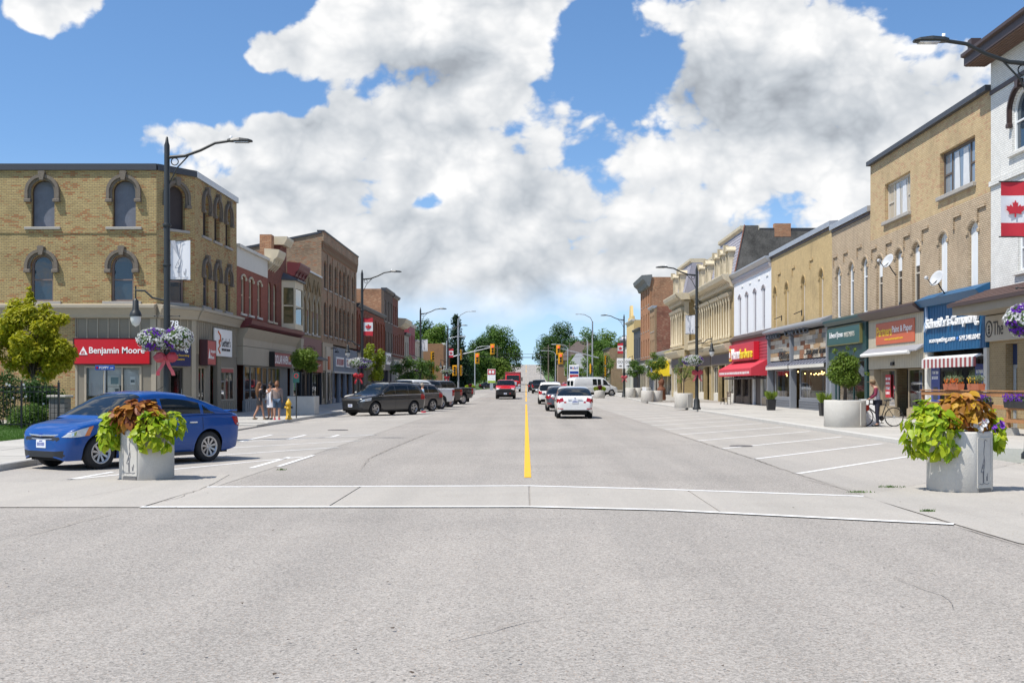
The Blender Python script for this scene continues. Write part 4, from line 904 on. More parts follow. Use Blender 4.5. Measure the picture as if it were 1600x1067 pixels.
plain('raspberry_shop', 'narrow raspberry painted shop with cream windows', 'L', 147.52, 155.5, 9.0, pm('raspberry paint', (.26, .035, .05), .6, .12), cols=4, fmat=GOLD, glass=glassmat('cream pane', (.45, .33, .15)), trim=GALV, shopcol=DARKGREY, base=.3)
plain('pale_low_shop', 'low pale shop with grey band at the end of the left row', 'L', 155.52, 168, 7.2, pm('pale render', (.50, .45, .36), .85, .12, 1, .2), cols=4, trim=GALV, shopcol=TAUPE, base=.35)
# brown brick hall beyond the far crossing: its flank faces the camera
fc, L = plain('brick_hall', 'plain orange brown brick hall with white coping beyond the traffic lights', 'L', 212, 232, 8.7, brickmat('orange brown brick', (.34, .17, .075), (.28, .13, .06), (.24, .15, .09), None, .2), trim=OFFW, base=.4, X0=-15.2, depth=20)
# ------------------------------------------------------------------ right row
PBUFF = brickmat('pinkish buff brick', (.58, .455, .31), (.50, .385, .255), (.25, .185, .12), None, .25, ms=.015)
GOLDB = brickmat('golden brick', (.56, .42, .23), (.50, .365, .19), (.37, .275, .165), (.48, .29, .16), .25)
OCHB = brickmat('ochre patched brick', (.54, .40, .19), (.47, .34, .155), (.42, .31, .17), None, .28)
WHTB = brickmat('white painted brick', (.74, .73, .69), (.70, .69, .65), (.50, .49, .46), None, .10)
WINW = pm('window white', (.75, .77, .78), .45, .05); CREAMG = glassmat('curtained pane', (.46, .41, .33), .05, .6); TEALG = pm('dark green paint', (.010, .045, .045), .45, .1); BLUEP = pm('shop blue', (.006, .085, .20), .5, .14, 1.5, .1)
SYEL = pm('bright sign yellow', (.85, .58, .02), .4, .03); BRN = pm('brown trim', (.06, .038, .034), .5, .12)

def white_building():
 # nearest on the right: white brick, deep brown eaves, shingled canopy over a brick shop front
 fc, L = building('white_brick_house', 'tall white brick building with deep brown eaves at right edge', 'R', 27.0, 40.9); H = 13.2
 u = lambda Y: 40.9 - Y
 ops = [O(u(38.35), 1.5, 9.45, 11.5, .55), O(u(35.2), 1.5, 9.45, 11.5, .55), O(u(32), 1.5, 9.45, 11.5, .55), O(u(38.0), 1.3, 5.4, 6.95, .0), O(u(35.0), 1.3, 5.4, 6.95, .0), O(u(32), 1.3, 5.4, 6.95, 0)]
 fc.wall('brick_wall', WHTB, 0, L, 4.9, H, ops)
 for i, o in enumerate(ops): fc.win(o, WINW, glassmat('blue sky pane', (.03, .05, .07)), fw=.09, rails=(.5,), sill=(.2, .14, .12), smat=WHTB, hood=(.14, .14, .5) if o.rise else None, hmat=BRN)
 fc.box('string_course', WHTB, 0, L, -.08, 0, 8.6, 8.78); fc.box('frieze_board', BRN, 0, L, -.05, 0, 11.85, 12.0)
 ev = fc.p('eaves', MB().prism([(0, 13.0), (-.80, 13.0), (-.80, 13.28), (-.92, 13.31), (-.92, 13.42), (0, 13.7)], -.42, L + .3, 'x'), BRN)
 sof = pm('soffit boards', (.13, .075, .05), .7, .2)
 me = MB().box(0, L + .6, -.05, .05, 12.965, 12.995).mesh('soffit_board', sof)
 for k in range(6): fc.p('soffit_board', me, None, ev, loc=(-.36, -.72 + k * .12, 0))
 fc.box('roof_finial', BRN, -.2, .15, -.75, -.4, 13.4, 13.85, ev)
 fc.p('roof', MB().prism([(0, 13.68), (6, 15.0), (12, 14.0), (12, 13.2), (0, 13.2)], -.6, L, 'x'), BRN)
 # canopy
 sh = pm('brown shingles', (.105, .062, .052), .8, .4, 9, .5)
 can = fc.p('canopy', MB().prism([(0, 4.95), (-1.37, 4.42), (-1.37, 4.05), (-1.3, 4.05), (0, 4.05)], 0.0, L, 'x'), pm('canopy boards', (.30, .26, .20), .7, .12, 2))
 for r in range(6):
  a = r / 6; b = (r + 1) / 6; ya, za = -1.47 + 1.47 * a, 4.42 + .55 * a; yb, zb = -1.47 + 1.47 * b, 4.42 + .55 * b
  fc.p('shingle_course', MB().prism([(ya, za + .045), (ya, za + .005), (yb, zb + .005), (yb, zb + .02)], -.12, L, 'x'), sh, can)
 fc.box('gutter', BRN, -.14, L, -1.52, -1.42, 4.32, 4.44, can)
 s = sign(fc, -.02, 6.5, 3.12, 4.02, pm('sign stone', (.42, .38, .31), .6, .08), y=-.20, d=.14); ftext(fc, s, 'The', .72, 1.55, 3.32, 3.80, -.205, INK, extrude=.006, bold=.002)
 fc.p('emblem_ring', MB().lathe([(.24, 0), (.27, .01), (.30, 0), (.27, -.01), (.24, 0)], 24, (.34, -.21, 3.55), 'y').xf(Matrix.Diagonal((1, 1, 1, 1))), INK, s)
 for k in range(3): fc.p('emblem', MB().ball((.34, -.21, 3.42 + k * .11), .09 - .015 * k, .02, .05, 8, 5), INK, s)
 TB = brickmat('tan shop brick', (.33, .235, .11), (.28, .195, .09), (.36, .29, .18), None, .15)
 fc.wall('shop_brick', TB, 0, L, -.2, 4.05, [O(1.85, .95, .0, 3.0), O(4.6, 3.4, .7, 2.9), O(8.6, 3.2, .7, 2.9)], t=.3, y=-.05)
 fc.box('entry_panel', pm('navy panel', (.012, .03, .09), .4), 1.38, 2.32, .2, .26, 2.3, 3.0); door(fc, 1.4, 2.3, .15, 2.28, pm('aluminium', (.5, .52, .53), .35, .05, metal=.5), y=.2)
 shopwin(fc, 2.9, 6.3, .7, 2.9, DARKGREY, y=.05, mulls=(.5,)); shopwin(fc, 7.0, 10.2, .7, 2.9, DARKGREY, y=.05, mulls=(.5,))
 fc.shell(L, 4.9, H, WHTB)
def buff_building():
 fc, L = building('buff_brick_building', 'three storey buff brick building with two wide top windows and satellite dishes', 'R', 40.92, 55.2); H, ZS = 12.1, 5.0
 u = fc.U; a = [O((u(1382) + u(1423)) / 2, 3.5, 9.05, 10.78), O((u(1468) + u(1524)) / 2, 3.6, 9.05, 10.78)]
 b = arch_row([u(x) for x in (1374, 1404, 1431, 1473, 1520)], .98, 5.05, 7.62, .22)
 fc.wall('upper_brick_wall', GOLDB, 0, L, 8.45, H, a); fc.wall('brick_wall', PBUFF, 0, L, ZS - .2, 8.45, b)
 bf = pm('brown sash', (.12, .09, .07), .6); cw_ = pm('sash cream', (.55, .50, .42), .5, .06)
 for o, m, gm in ((a[0], cw_, CREAMG), (a[1], bf, glassmat('grey curtain pane', (.22, .26, .30), .04))):
  w = fc.win(o, m, gm, y=.16, fw=.10, rails=(), mulls=(.24, .76), sill=(.12, .16, .14))
  for x0, x1 in ((0, .24), (.76, 1)): fc.box('meeting_rail', m, o.cx - o.w / 2 + o.w * x0 + .05, o.cx - o.w / 2 + o.w * x1 - .05, .17, .20, 9.85, 9.92, w)
  for x0, x1 in ((.30, .46), (.54, .72)): fc.p('curtain', MB().prism([(o.cx - o.w / 2 + o.w * x0, 9.12), (o.cx - o.w / 2 + o.w * x1, 9.12), (o.cx - o.w / 2 + o.w * x1 - .12, 10.6), (o.cx - o.w / 2 + o.w * x0 + .05, 10.6)], .192, .2), CURT, w)
 lin = brickmat('arch brick', (.52, .41, .28), (.45, .35, .23), (.33, .25, .17), None, .15)
 for i, o in enumerate(b):
  if i < 3: fc.win(o, cw_, glassmat('dark pane', (.015, .015, .02)), y=.14, fw=.08, rails=(.5,), sill=(.18, .16, .09), blind=(.62, 1.0), bmat=WINW, hood=(.13, .025, .1, False), hmat=lin)
  else:
   w = fc.win(o, WINW, WINW, y=.14, fw=.05, rails=(), sill=(.18, .16, .09), hood=(.13, .025, .1, False), hmat=lin)
   me = MB().box(-.075, .075, .155, .185, 5.1, 7.40).mesh('shutter_board', WINW)
   for k in range(5): fc.p('shutter_board', me, None, w, loc=(o.cx - .36 + k * .18, 0, 0))
 for x in (1366, 1389, 1417, 1446, 1496, 1534): fc.p('brick_corbel', MB().box(-.4, .4, -.07, 0, 8.0, 8.12).box(-.4, -.28, -.07, 0, 7.55, 8.0), PBUFF, loc=(u(x), 0, 0))
 fc.cornice('coping', DARKGREY, -.05, L + .02, [(-.20, H - .06), (.32, H - .06), (.32, H + .14), (-.20, H + .14)])
 # ---- paint and paper shop (left part)
 x0, x1 = .05, u(1449); SID = pm('beige siding', (.46, .41, .31), .6, .08, 2)
 fc.cornice('storefront_cornice', BRN, x0 - .05, x1, [(.0, 4.62), (-.3, 4.62), (-.62, 4.86), (-.62, 4.95), (0, 5.12)])
 fc.box('siding', SID, x0, x1 - .02, -.10, .02, 2.32, 4.62); battens(fc, pm('siding seam', (.38, .335, .25), .6), x0 + .1, x1 - .1, 2.34, 4.6, .22, y=-.10, d=.008, w=.02)
 s = sign(fc, u(1373), u(1434), 3.42, 4.42, pm('banner orange', (.52, .115, .05), .45, .08, 3), y=-.14, d=.03); X0_, X1_ = u(1373), u(1434); w_ = X1_ - X0_
 ftext(fc, s, 'Partners', X0_ + .15, X0_ + w_ * .44, 3.80, 4.24, -.145, SYEL, extrude=.004, bold=.012); ftext(fc, s, 'Paint & Paper', X0_ + w_ * .45, X1_ - .25, 3.83, 4.2, -.145, SIGNW, extrude=.004); ftext(fc, s, 'www.partnerspaint.com', X0_ + w_ * .25, X0_ + w_ * .72, 3.57, 3.70, -.145, SYEL, extrude=.004)
 aw = fc.p('awning_cover', MB().prism([(0, 3.36), (-.42, 3.06), (-.42, 3.0), (0, 3.22)], x0 - .1, x1 - .1, 'x'), pm('grey canvas', (.27, .27, .29), .8, .1)); fc.p('awning_roll', MB().tube([(x0, -.44, 2.97), (x1 - 1.0, -.44, 2.97)], .085, 10), pm('white canvas', (.70, .69, .66), .7, .06), aw)
 fc.box('lamp_box', BLACKM, 3.6, 3.95, -.2, -.1, 2.45, 2.6)
 EN = pm('entry brown', (.05, .035, .028), .7, .2)
 fc.box('reveal', pm('entry tan', (.30, .24, .16), .7), x0 + .05, x0 + .75, -.08, .3, .0, 2.3); fc.box('entry_wall', EN, x0 + .7, 3.2, 1.5, 1.6, 0, 2.32); fc.box('entry_wall', EN, 5.3, x1, 1.2, 1.3, 0, 2.32)
 shopwin(fc, x0 + .8, x0 + 2.9, .55, 2.3, pm('entry tan', (.30, .24, .16)), y=.25); fc.box('stone_base', pm('rubble stone', (.38, .30, .19), .9, .4, 6, .6), x0 + .78, x0 + 2.9, .2, .45, 0, .55)
 p_ = fc.box('red_notice', pm('notice red', (.45, .02, .03), .5), x0 + 1.55, x0 + 2.3, .22, .24, 1.0, 2.05); 
 for k in range(4): strokes(fc, p_, x0 + 1.62, x0 + 2.25, 1.15 + k * .22, 1.27 + k * .22, .218, SIGNW)
 shopwin(fc, 4.7, x1 - .1, .55, 2.3, pm('entry tan', (.30, .24, .16)), y=.25, mulls=(.6,)); fc.box('stone_base', pm('rubble stone', (.38, .30, .19), .9, .4, 6, .6), 4.65, x1 - .1, .2, .45, 0, .55)
 door(fc, 3.3, 4.4, .15, 2.25, pm('grey aluminium', (.27, .29, .30)), y=1.2); fc.p('hanging_cloth', MB().prism([(5.15, .6), (5.5, .6), (5.4, 2.0), (5.3, 2.0)], .6, .64), pm('blue flag cloth', (.12, .16, .35), .8, .4, 3))
 # ---- computer shop (right part)
 y0 = u(1449); y1 = L - .02
 fc.cornice('storefront_cornice', BLUEP, y0 + .01, y1, [(.0, 4.75), (-.3, 4.75), (-.55, 5.0), (0, 5.25)]); fc.box('fascia', BLUEP, y0 + .02, y1, -.16, .02, 2.92, 4.75); battens(fc, pm('shop blue seam', (.005, .06, .15), .5), y0 + .1, y1 - .1, 2.95, 4.7, .3, y=-.16, d=.008, w=.02)
 fa = [o for o in fc.root.children if o.name.startswith('fascia')][-1]; w_ = y1 - y0
 ftext(fc, fa, "Schneider's Computing", y0 + .55, y0 + w_ * .92, 3.75, 4.25, -.19, SIGNW, extrude=.07, bold=.03); ftext(fc, fa, 'scomputing.com', y0 + .75, y0 + w_ * .55, 3.22, 3.46, -.17, SIGNW, extrude=.02); ftext(fc, fa, '519.348.0042', y0 + w_ * .62, y0 + w_ * .93, 3.25, 3.44, -.17, SIGNW, extrude=.02)
 fc.p('emblem', MB().prism([(y0 + .42, 4.15), (y0 + .62, 4.2), (y0 + .5, 4.75), (y0 + .38, 4.8)], -.24, -.17).prism([(y0 + .3, 3.72), (y0 + .6, 3.9), (y0 + .68, 4.2), (y0 + .36, 4.1)], -.26, -.17), pm('silver blue', (.35, .45, .6), .3, .2, 8), fa); fc.p('emblem_dot', MB().ball((y0 + w_ * .585, -.18, 3.34), .07, .02, .07), pm('dot blue', (.05, .2, .6)), fa)
 aw = fc.p('striped_awning', MB().prism([(-.17, 2.72), (-.36, 2.62), (-.36, 2.59), (-.17, 2.68)], y0 + .45, y1 - .35, 'x'), SIGNW); n = 26; aL = (y1 - .35 - y0 - .45) / n
 rs = pm('stripe red', (.27, .06, .06), .8, .2); va = MB().box(0, aL * .98, -.39, -.375, 2.26, 2.61)
 m1 = va.mesh('awning_stripe', pm('stripe white', (.58, .56, .53), .8, .12)); m2 = va.mesh('awning_stripe', rs)
 for k in range(n): fc.p('awning_stripe', (m1, m2)[k % 2], None, aw, loc=(y0 + .45 + k * aL, 0, 0))
 for x in (y0 + .03, y1 - .32): fc.box('pier', OFFW, x, x + .3, -.12, .15, 0, 2.92)
 w = shopwin(fc, y0 + .36, y1 - .36, .55, 2.7, OFFW, y=.0, fw=.06); fc.box('bulkhead', OFFW, y0 + .36, y1 - .36, -.02, .12, 0, .55); fc.box('dark_curtain', DARK, y0 + .4, y1 - .4, .5, .6, .4, 2.9)
 PB = pm('poster blue', (.025, .05, .22), .4, .25, 2)
 for x in (y0 + .42, y1 - 1.42):
  q = fc.box('blue_poster', PB, x, x + .98, .008, .02, .5, 2.35, w); strokes(fc, w, x + .12, x + .85, 2.02, 2.14, .006, SIGNW); strokes(fc, w, x + .12, x + .85, 1.82, 1.94, .006, SIGNW)
  strokes(fc, w, x + .1, x + .9, .72, .84, .006, SIGNW); fc.box('poster_picture', pm('poster devices', (.03, .035, .05), .5, .8, 6), x + .25, x + .75, .003, .006, 1.0, 1.5, w)
 ftext(fc, w, 'OPEN', y0 + 2.1, y0 + 3.1, 1.62, 1.85, .03, pm('unlit neon', (.25, .27, .28), .3), extrude=.006, bold=-.01)
 fc.shell(L, ZS - .25, H, GOLDB)
 return fc
def edward_building():
 fc, L = building('green_front_building', 'two storey buff brick building over a dark green shop front', 'R', 55.22, 62.1); H, ZS = 10.1, 5.0; u = fc.U
 ops = arch_row([u(1310), u(1330), u(1351)], .95, 5.05, 7.8, .3)
 fc.wall('brick_wall', PBUFF, 0, L, ZS - .2, H, ops); lin = brickmat('arch brick', (.52, .41, .28), (.45, .35, .23), (.33, .25, .17), None, .15)
 for o in ops: fc.win(o, WINW, glassmat('blue sky pane', (.03, .05, .07)), y=.12, fw=.13, rails=(.66,), sill=(.16, .15, .1), smat=WINW, hood=(.13, .025, .1, False), hmat=lin)
 for x in (1304, 1320, 1341): fc.p('brick_corbel', MB().box(-.4, .4, -.07, 0, 8.35, 8.47).box(-.4, -.28, -.07, 0, 7.95, 8.35), PBUFF, loc=(u(x) + .2, 0, 0))
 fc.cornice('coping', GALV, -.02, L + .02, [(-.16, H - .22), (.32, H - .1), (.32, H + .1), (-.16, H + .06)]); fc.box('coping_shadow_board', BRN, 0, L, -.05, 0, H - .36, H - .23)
 fc.cornice('storefront_cornice', TEALG, -.1, L + .05, [(0, 4.68), (-.35, 4.68), (-.5, 4.85), (-.5, 4.95), (0, 5.12)])
 fc.box('fascia', TEALG, .02, L - .02, -.2, .02, 2.9, 4.68); s = sign(fc, .25, L - .6, 3.66, 4.55, pm('sign green', (.012, .07, .06), .3, .05), y=-.34, d=.13, frame=pm('old gold edge', (.16, .15, .05), .5))
 ftext(fc, s, 'Edward Jones', .75, 3.3, 3.95, 4.32, -.345, SIGNW, extrude=.006, bold=.012); ftext(fc, s, 'INVESTMENTS', 3.55, 5.4, 4.0, 4.24, -.345, OFFW, extrude=.006, bold=0)
 for x in (.02, L - .42): fc.box('pier', pm('grey post', (.23, .25, .28)) if x < 1 else TEALG, x, x + .38, -.16, .1, 0, 2.9)
 w = shopwin(fc, .6, L - .6, .7, 2.85, TEALG, y=.0, mulls=(.12, .6)); fc.box('bulkhead', TEALG, .45, L - .45, -.02, .1, 0, .7)
 fc.p('arched_valance', MB().prism([(1.4, 2.05), (1.4, 2.45), (2.2, 2.72), (3.3, 2.82), (4.4, 2.72), (5.3, 2.4), (5.3, 2.0), (5.0, 2.0), (4.2, 2.3), (3.3, 2.42), (2.3, 2.3), (1.7, 2.05)], .16, .2), SIGNW, w)
 fc.box('shop_counter', pm('red brown counter', (.20, .10, .08), .6, .5, 3), 1.2, 5.0, 1.6, 2.2, .1, 1.2)
 fc.shell(L, ZS - .25, H, PBUFF)
def plank_building():
 fc, L = building('plank_front_building', 'ochre brick building with mixed reclaimed plank fascias and grey shop fronts', 'R', 62.12, 77.5); H, ZS = 10.35, 5.1; u = fc.U
 ops = arch_row([u(x) for x in (1211, 1229, 1255, 1283)], .9, 5.3, 8.05, .38)
 fc.wall('brick_wall', OCHB, 0, L, ZS - .2, H, ops); lin = brickmat('ochre arch brick', (.50, .37, .17), (.44, .31, .14), (.38, .28, .15), None, .15)
 for o in ops: fc.win(o, pm('sash cream', (.55, .50, .42)), CREAMG, y=.16, fw=.12, rails=(.5,), sill=(.2, .2, .12), smat=OFFW, hood=(.12, .03, .1, False), hmat=lin)
 for x in (1218, 1240, 1268): fc.p('brick_corbel', MB().box(-.4, .4, -.06, 0, 8.75, 8.87).box(-.4, -.28, -.06, 0, 8.3, 8.75), OCHB, loc=(u(x), 0, 0))
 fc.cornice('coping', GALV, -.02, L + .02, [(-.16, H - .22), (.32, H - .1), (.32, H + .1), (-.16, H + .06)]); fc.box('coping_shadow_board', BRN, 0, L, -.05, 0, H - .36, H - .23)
 GP = pm('grey shop paint', (.21, .225, .25), .5, .08); GPD = pm('grey dark paint', (.12, .13, .15), .5, .08)
 fc.cornice('storefront_cornice', GP, -.1, L + .05, [(0, 4.85), (-.45, 4.9), (-.6, 5.0), (-.6, 5.1), (0, 5.35)])
 bm = MB()
 for k in range(9): bm.lathe([(.10, 0), (.15, 0), (.15, .05), (.10, .05), (.10, 0)], 14, (0, -.32, 0), 'x')
 me = MB().lathe([(.09, -.04), (.17, -.04), (.17, .04), (.09, .04), (.09, -.04)], 16, (0, -.3, 4.72), 'x').box(-.04, .04, -.5, 0, 4.84, 4.90).mesh('scroll_bracket', GPD)
 for x in [.4 + i * .75 for i in range(5)] + [6.0 + i * .95 for i in range(6)]: fc.p('scroll_bracket', me, None, loc=(x, 0, 0))
 cols = [pm('plank %d' % i, c, .8, .35, 4, .4, rnd=.1) for i, c in enumerate(((.20, .075, .03), (.30, .27, .23), (.43, .37, .29), (.17, .175, .17), (.50, .45, .37), (.26, .12, .06), (.36, .24, .13)))]
 bays = ((.25, u(1240.5)), (u(1243), L - .25)); names = ('Billies', '...love your home')
 rng = random.Random(3)
 for bi, (a, b) in enumerate(bays):
  fas = fc.box('plank_backing', DARK, a, b, -.06, .02, 3.12, 4.72)
  rows = 6; rh = 1.58 / rows
  for r in range(rows):
   x = a
   while x < b - .05:
    w = min(rng.uniform(.6, 2.0), b - x); 
    if b - x - w < .3: w = b - x
    d = rng.uniform(.0, .03); fc.p('plank', MB().box(x + .004, x + w - .004, -.09 - d, -.06, 3.13 + r * rh + .004, 3.13 + (r + 1) * rh - .004), rng.choice(cols), fas); x += w
  tw = b - a
  ftext(fc, fas, names[bi], a + tw * (.45 if bi == 0 else .36), b - .15, 3.18, 3.72, -.15, INK, extrude=.03, shear=.2, bold=0)
  # standing-seam hood
  hd = fc.p('metal_hood', MB().prism([(0, 3.1), (-.42, 2.80), (-.42, 2.74), (0, 2.98)], a - .05, b + .05, 'x'), pm('seamed metal', (.30, .31, .36), .35, .08, metal=.4)); n = max(4, int(tw / .7)); sm_ = MB().prism([(0, 3.15), (-.43, 2.85), (-.43, 2.80), (0, 3.1)], -.02, .02, 'x').mesh('seam', pm('seam dark', (.10, .10, .13), .4))
  for k in range(n + 1): fc.p('seam', sm_, None, hd, loc=(a + k * tw / n, 0, 0))
  fc.box('valance', OFFW, a - .05, b + .05, -.43, -.39, 2.56, 2.745, hd)
  w = shopwin(fc, a + (1.1 if bi else .9), b - .05, .72, 2.55, GP, y=.0, fw=.1, mulls=()); fc.box('side_light', GPD, a + .05, a + .35, .35, .45, .1, 2.6); door(fc, a + .38, a + (1.05 if bi else .86), .15, 2.5, GP, y=.6)
  fc.box('bulkhead', GP, a + (1.1 if bi else .9), b - .05, -.04, .1, 0, .70); me2 = MB().box(a + (1.15 if bi else .95), b - .1, -.07, -.04, 0, .06).mesh('clapboard', GPD)
  for k in range(4): fc.p('clapboard', me2, None, loc=(0, 0, .12 + k * .15))
  bl = MB(); nb = 7 if bi == 0 else 20; bulbs = pm('lit bulb', (1.0, .62, .22), .4, 0, emit=6.0)
  for k in range(nb):
   x = a + .95 + (b - a - 1.3) * (k + rng.random()) / nb; z = 2.42 - .25 * rng.random(); fc.p('light_bulb', MB().ball((x, .55 + rng.random() * .5, z), .042, n=8, m=6), bulbs, w)
  if bi == 0: fc.p('round_mirror', MB().lathe([(0, .0), (.62, .0), (.66, .03), (.66, .08)], 28, (a + (b - a) * .78, 1.2, 1.35), 'y'), pm('mirror dark', (.03, .035, .045), .1), w)
  else: fc.box('display_board', pm('charcoal board', (.03, .035, .035), .5), a + tw * .38, a + tw * .88, 1.2, 1.3, 1.0, 2.1, w); fc.box('display_plinth', pm('pale plinth', (.45, .46, .46), .6), a + tw * .38, a + tw * .85, 1.0, 1.25, .4, .98, w)
  fc.box('display_wall', pm('sage wall', (.20, .22, .20), .8), a + .3, b, 2.2, 2.3, 0, 2.9)
 for x in (.02, bays[0][1] + .02, L - .24): fc.box('column', GP, x, x + .24, -.28, .1, 0, 4.9)
 for x in (3.2, 8.6): fc.p('flag_bracket', MB().tube([(x, 0, 6.0), (x + .05, -.5, 5.8)], .03, 6).box(x - .04, x + .04, -.05, 0, 5.7, 6.05), BLACKM)
 fc.shell(L, ZS - .25, H, OCHB)
def white_red():
 fc, L = building('white_upper_building', 'white painted brick building above a bright red hardware shop front', 'R', 77.52, 91.4); H, ZS = 10.25, 5.1; u = fc.U
 ops = arch_row([u(x) for x in (1156, 1167, 1179.5, 1193)], 1.0, 5.4, 8.45, .12)
 fc.wall('brick_wall', pm('white painted wall', (.74, .75, .76), .6, .06, 2, .15), 0, L, ZS - .2, H - .6, ops)
 for o in ops: fc.win(o, pm('lilac sash', (.36, .34, .36), .5), glassmat('pale pane', (.30, .34, .38), .04), y=.10, fw=.14, rails=(.35,), sill=(.1, .12, .08), hood=(.10, .04, .0, False), hmat=pm('lilac sash', (.36, .34, .36)))
 for x in (1160, 1172, 1186, 1199): fc.p('brick_corbel', MB().box(-.35, .35, -.06, 0, 9.0, 9.1), WHITE, loc=(u(x), 0, 0))
 fc.cornice('metal_cornice', pm('lilac grey metal', (.42, .40, .42), .45, .1), 0, L, [(0, H - .75), (-.12, H - .7), (-.2, H - .5), (-.2, H - .42), (.28, H - .42), (.28, H - .75)]); fc.cornice('coping', GALV, -.02, L + .02, [(-.1, H - .42), (-.42, H - .1), (-.42, H), (.3, H + .05), (.3, H - .42)])
 fc.cornice('storefront_cornice', BRN, -.05, L, [(0, 4.9), (-.3, 4.9), (-.4, 5.1), (0, 5.4)])
 HR = pm('hardware red', (.55, .012, .03), .4, .05); HR2 = pm('faded red cladding', (.42, .05, .07), .5, .08)
 fc.box('fascia', HR2, .05, L - .05, -.15, .02, 2.75, 4.9); me = MB().box(.06, L - .06, -.18, -.15, 0, .05).mesh('clapboard', HR2)
 for k in range(9): fc.p('clapboard', me, None, loc=(0, 0, 2.85 + k * .22))
 s = sign(fc, 1.0, L - 3.2, 3.35, 4.62, HR, y=-.55, d=.38); SY = pm('sign yellow', (.80, .62, .02), .4)
 ftext(fc, s, 'Home', 2.3, 5.6, 3.5, 4.3, -.56, SIGNW, extrude=.06, bold=.03); ftext(fc, s, 'hardware', 5.7, L - 3.6, 3.5, 4.2, -.56, SY, extrude=.05, bold=.02)
 fc.box('sign_logo', SY, 1.15, 2.1, -.60, -.56, 3.4, 4.35, s); fc.box('sign_logo', HR, 1.3, 1.95, -.62, -.605, 3.55, 4.2, s); fc.p('sign_logo', MB().prism([(1.4, 3.65), (1.85, 3.65), (1.85, 3.9), (1.62, 4.12), (1.4, 3.9)], -.64, -.625), SIGNW, s)
 aw = fc.p('awning', MB().prism([(-.15, 3.3), (-1.25, 2.72), (-1.25, 2.2), (-.15, 2.2)], .1, L - .6, 'x'), pm('red canvas', (.50, .03, .05), .7, .08, 2))
 strokes(fc, aw, .6, L - 1.2, 2.33, 2.5, -1.255, SIGNW); fc.box('awning_slot', DARKGREY, .3, L - 1.5, -.9, -.1, 1.98, 2.1)
 BK = brickmat('dark sooty brick', (.20, .15, .11), (.13, .10, .075), (.17, .14, .11), None, .4); BRD = pm('brown door', (.055, .035, .03), .5, .15)
 for x in (.1, 3.3, 6.1, 7.2): fc.box('brick_pier', BK, x, x + .55, -.05, .2, 0, 2.2)
 for a, b in ((.7, 3.25), (3.9, 6.05)): shopwin(fc, a, b, .7, 2.2, BRN, mulls=(.5,)); fc.box('bulkhead', BK, a, b, .0, .2, 0, .7)
 fc.box('white_jamb', SIGNW, 7.8, 8.1, -.06, .1, 0, 2.2); fc.box('board_door', BRD, 8.2, 10.6, .1, .2, SW, 2.2); shopwin(fc, 11.0, L - .2, .7, 2.4, OFFW, y=.0, mulls=(.5,)); fc.box('bulkhead', pm('pale stone', (.45, .37, .25)), 10.9, L - .15, -.04, .1, 0, .7); fc.box('white_jamb', OFFW, 10.65, 10.9, -.06, .1, 0, 2.6)
 fc.shell(L, ZS - .25, H, WHITE)
